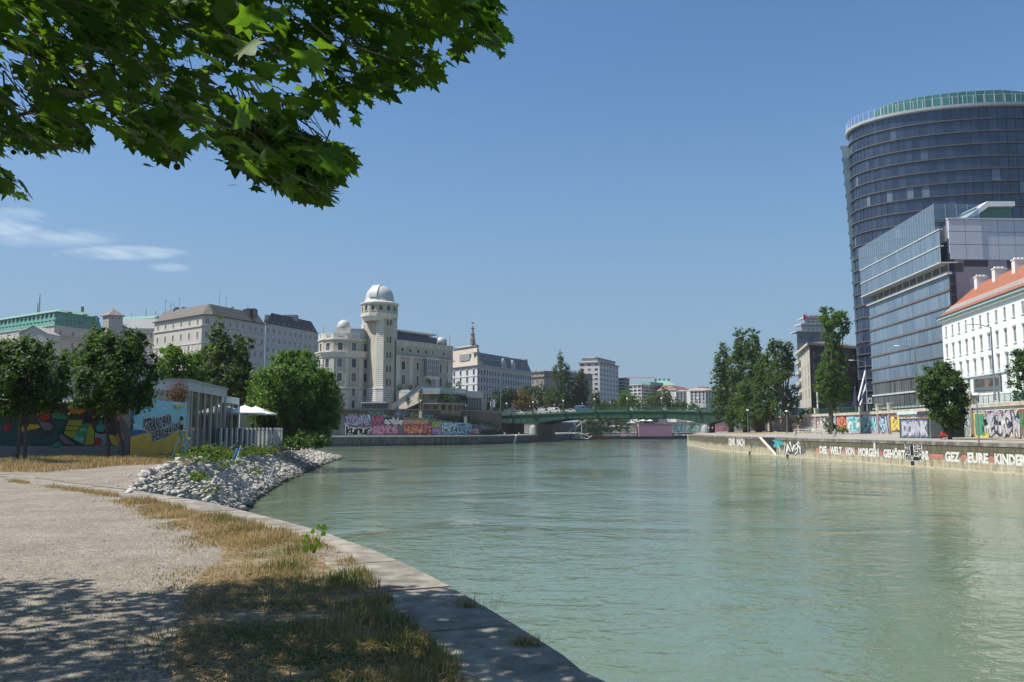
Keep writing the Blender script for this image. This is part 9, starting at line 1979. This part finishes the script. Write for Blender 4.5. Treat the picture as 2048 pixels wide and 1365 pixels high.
# people, tiny in the distance
def person(px, Y, z, ang, shirt, trousers, lab, walk=.18):
    x, _ = XY(px, Y, 860); t = thing('person', (x, Y, z), lab, 'person'); me = bpy.data.meshes.new('body')
    V = [(0, 0, .95), (0, 0, 1.2), (0, 0, 1.42), (0, -.01, 1.53), (0, -.02, 1.64), (0, -.02, 1.74), (-.10, 0, .88), (-.11, -walk*.6, .50), (-.11, -walk*.5, .07), (-.11, -walk*.5-.15, .04), (.10, 0, .88), (.11, walk*.3, .48), (.11, walk*.9, .08), (.11, walk*.9-.15, .04), (-.2, 0, 1.40), (-.25, .05, 1.12), (-.24, -.08, .88), (-.24, -.12, .78), (.2, 0, 1.40), (.25, -.02, 1.12), (.24, -.12, .89), (.24, -.16, .79)]
    E = [(0, 1), (1, 2), (2, 3), (3, 4), (4, 5), (0, 6), (6, 7), (7, 8), (8, 9), (0, 10), (10, 11), (11, 12), (12, 13), (2, 14), (14, 15), (15, 16), (16, 17), (2, 18), (18, 19), (19, 20), (20, 21)]
    me.from_pydata(V, E, []); rad = [.15, .14, .16, .055, .095, .08, .09, .065, .045, .035, .09, .065, .045, .035, .06, .045, .035, .03, .06, .045, .035, .03]
    o = bpy.data.objects.new('body', me); link(o, t); o.matrix_parent_inverse = Matrix.Identity(4); o.location = (0, 0, 0); o.rotation_euler = (0, 0, ang); sk = o.modifiers.new('s', 'SKIN')
    for i, r_ in enumerate(rad): me.skin_vertices[0].data[i].radius = (r_, r_*.8)
    me.skin_vertices[0].data[0].use_root = True; o.modifiers.new('ss', 'SUBSURF').levels = 1
    bpy.context.view_layer.update(); m2 = bpy.data.meshes.new_from_object(o.evaluated_get(bpy.context.evaluated_depsgraph_get())); o.modifiers.clear(); o.data = m2; m2.materials.clear()
    for m in (flat('skin', (.45, .28, .2)), flat(*shirt), flat(*trousers)): m2.materials.append(m)
    for p in m2.polygons:
        z_ = p.center.z; p.material_index = 2 if z_ < .92 and abs(p.center.x) < .2 else 1 if z_ < 1.47 and z_ > .92 or (z_ > .85 and abs(p.center.x) >= .2) else 0; p.use_smooth = True
    mb = MB(); mb.lathe([(.10, 1.62), (.115, 1.70), (.10, 1.78), (.05, 1.83), (.01, 1.84)], 0, .015, 10); h = mb.build('hair', flat('hair_brown', (.05, .03, .02)), None); h.parent = t; h.rotation_euler = (0, 0, ang)
person(1418, 276, 3.95, .4, ('shirt_white', (.7, .7, .7)), ('trousers_blue', (.05, .07, .14)), 'person in white shirt and blue trousers standing by the right bridge pier'); person(1425, 280, 3.95, 2.2, ('shirt_pink', (.6, .3, .3)), ('trousers_black', (.02, .02, .02)), 'person in pink shirt standing just right of the bridge pier'); person(1451, 284, 3.95, 1.2, ('shirt_red', (.5, .05, .05)), ('trousers_black', (.02, .02, .02)), 'person in red top under the right bridge arch')
s = bs(1187); q = lb.pos(s, 0, -.5); person(1187, q.y, dk(s)-.03, 1.0, ('shirt_white', (.7, .7, .7)), ('trousers_grey', (.1, .1, .1)), 'person in white shirt leaning at the bridge railing beside a lamp')
# ================================================================== AIR
if HAZE:
    hm_ = bpy.data.materials.new('haze_air'); hm_.use_nodes = True; n = hm_.node_tree.nodes; l = hm_.node_tree.links; n.remove(n['Principled BSDF']); pv_ = n.new('ShaderNodeVolumePrincipled'); pv_.inputs['Color'].default_value = (.80, .88, 1, 1); pv_.inputs['Density'].default_value = HAZE; pv_.inputs['Anisotropy'].default_value = .2; l.new(pv_.outputs[0], n['Material Output'].inputs['Volume'])
    mb = MB(); mb.box(-480, -45, -1.6, 420, 1250, 118); hz_ = mb.build('haze', hm_); tag(hz_, kind='stuff')
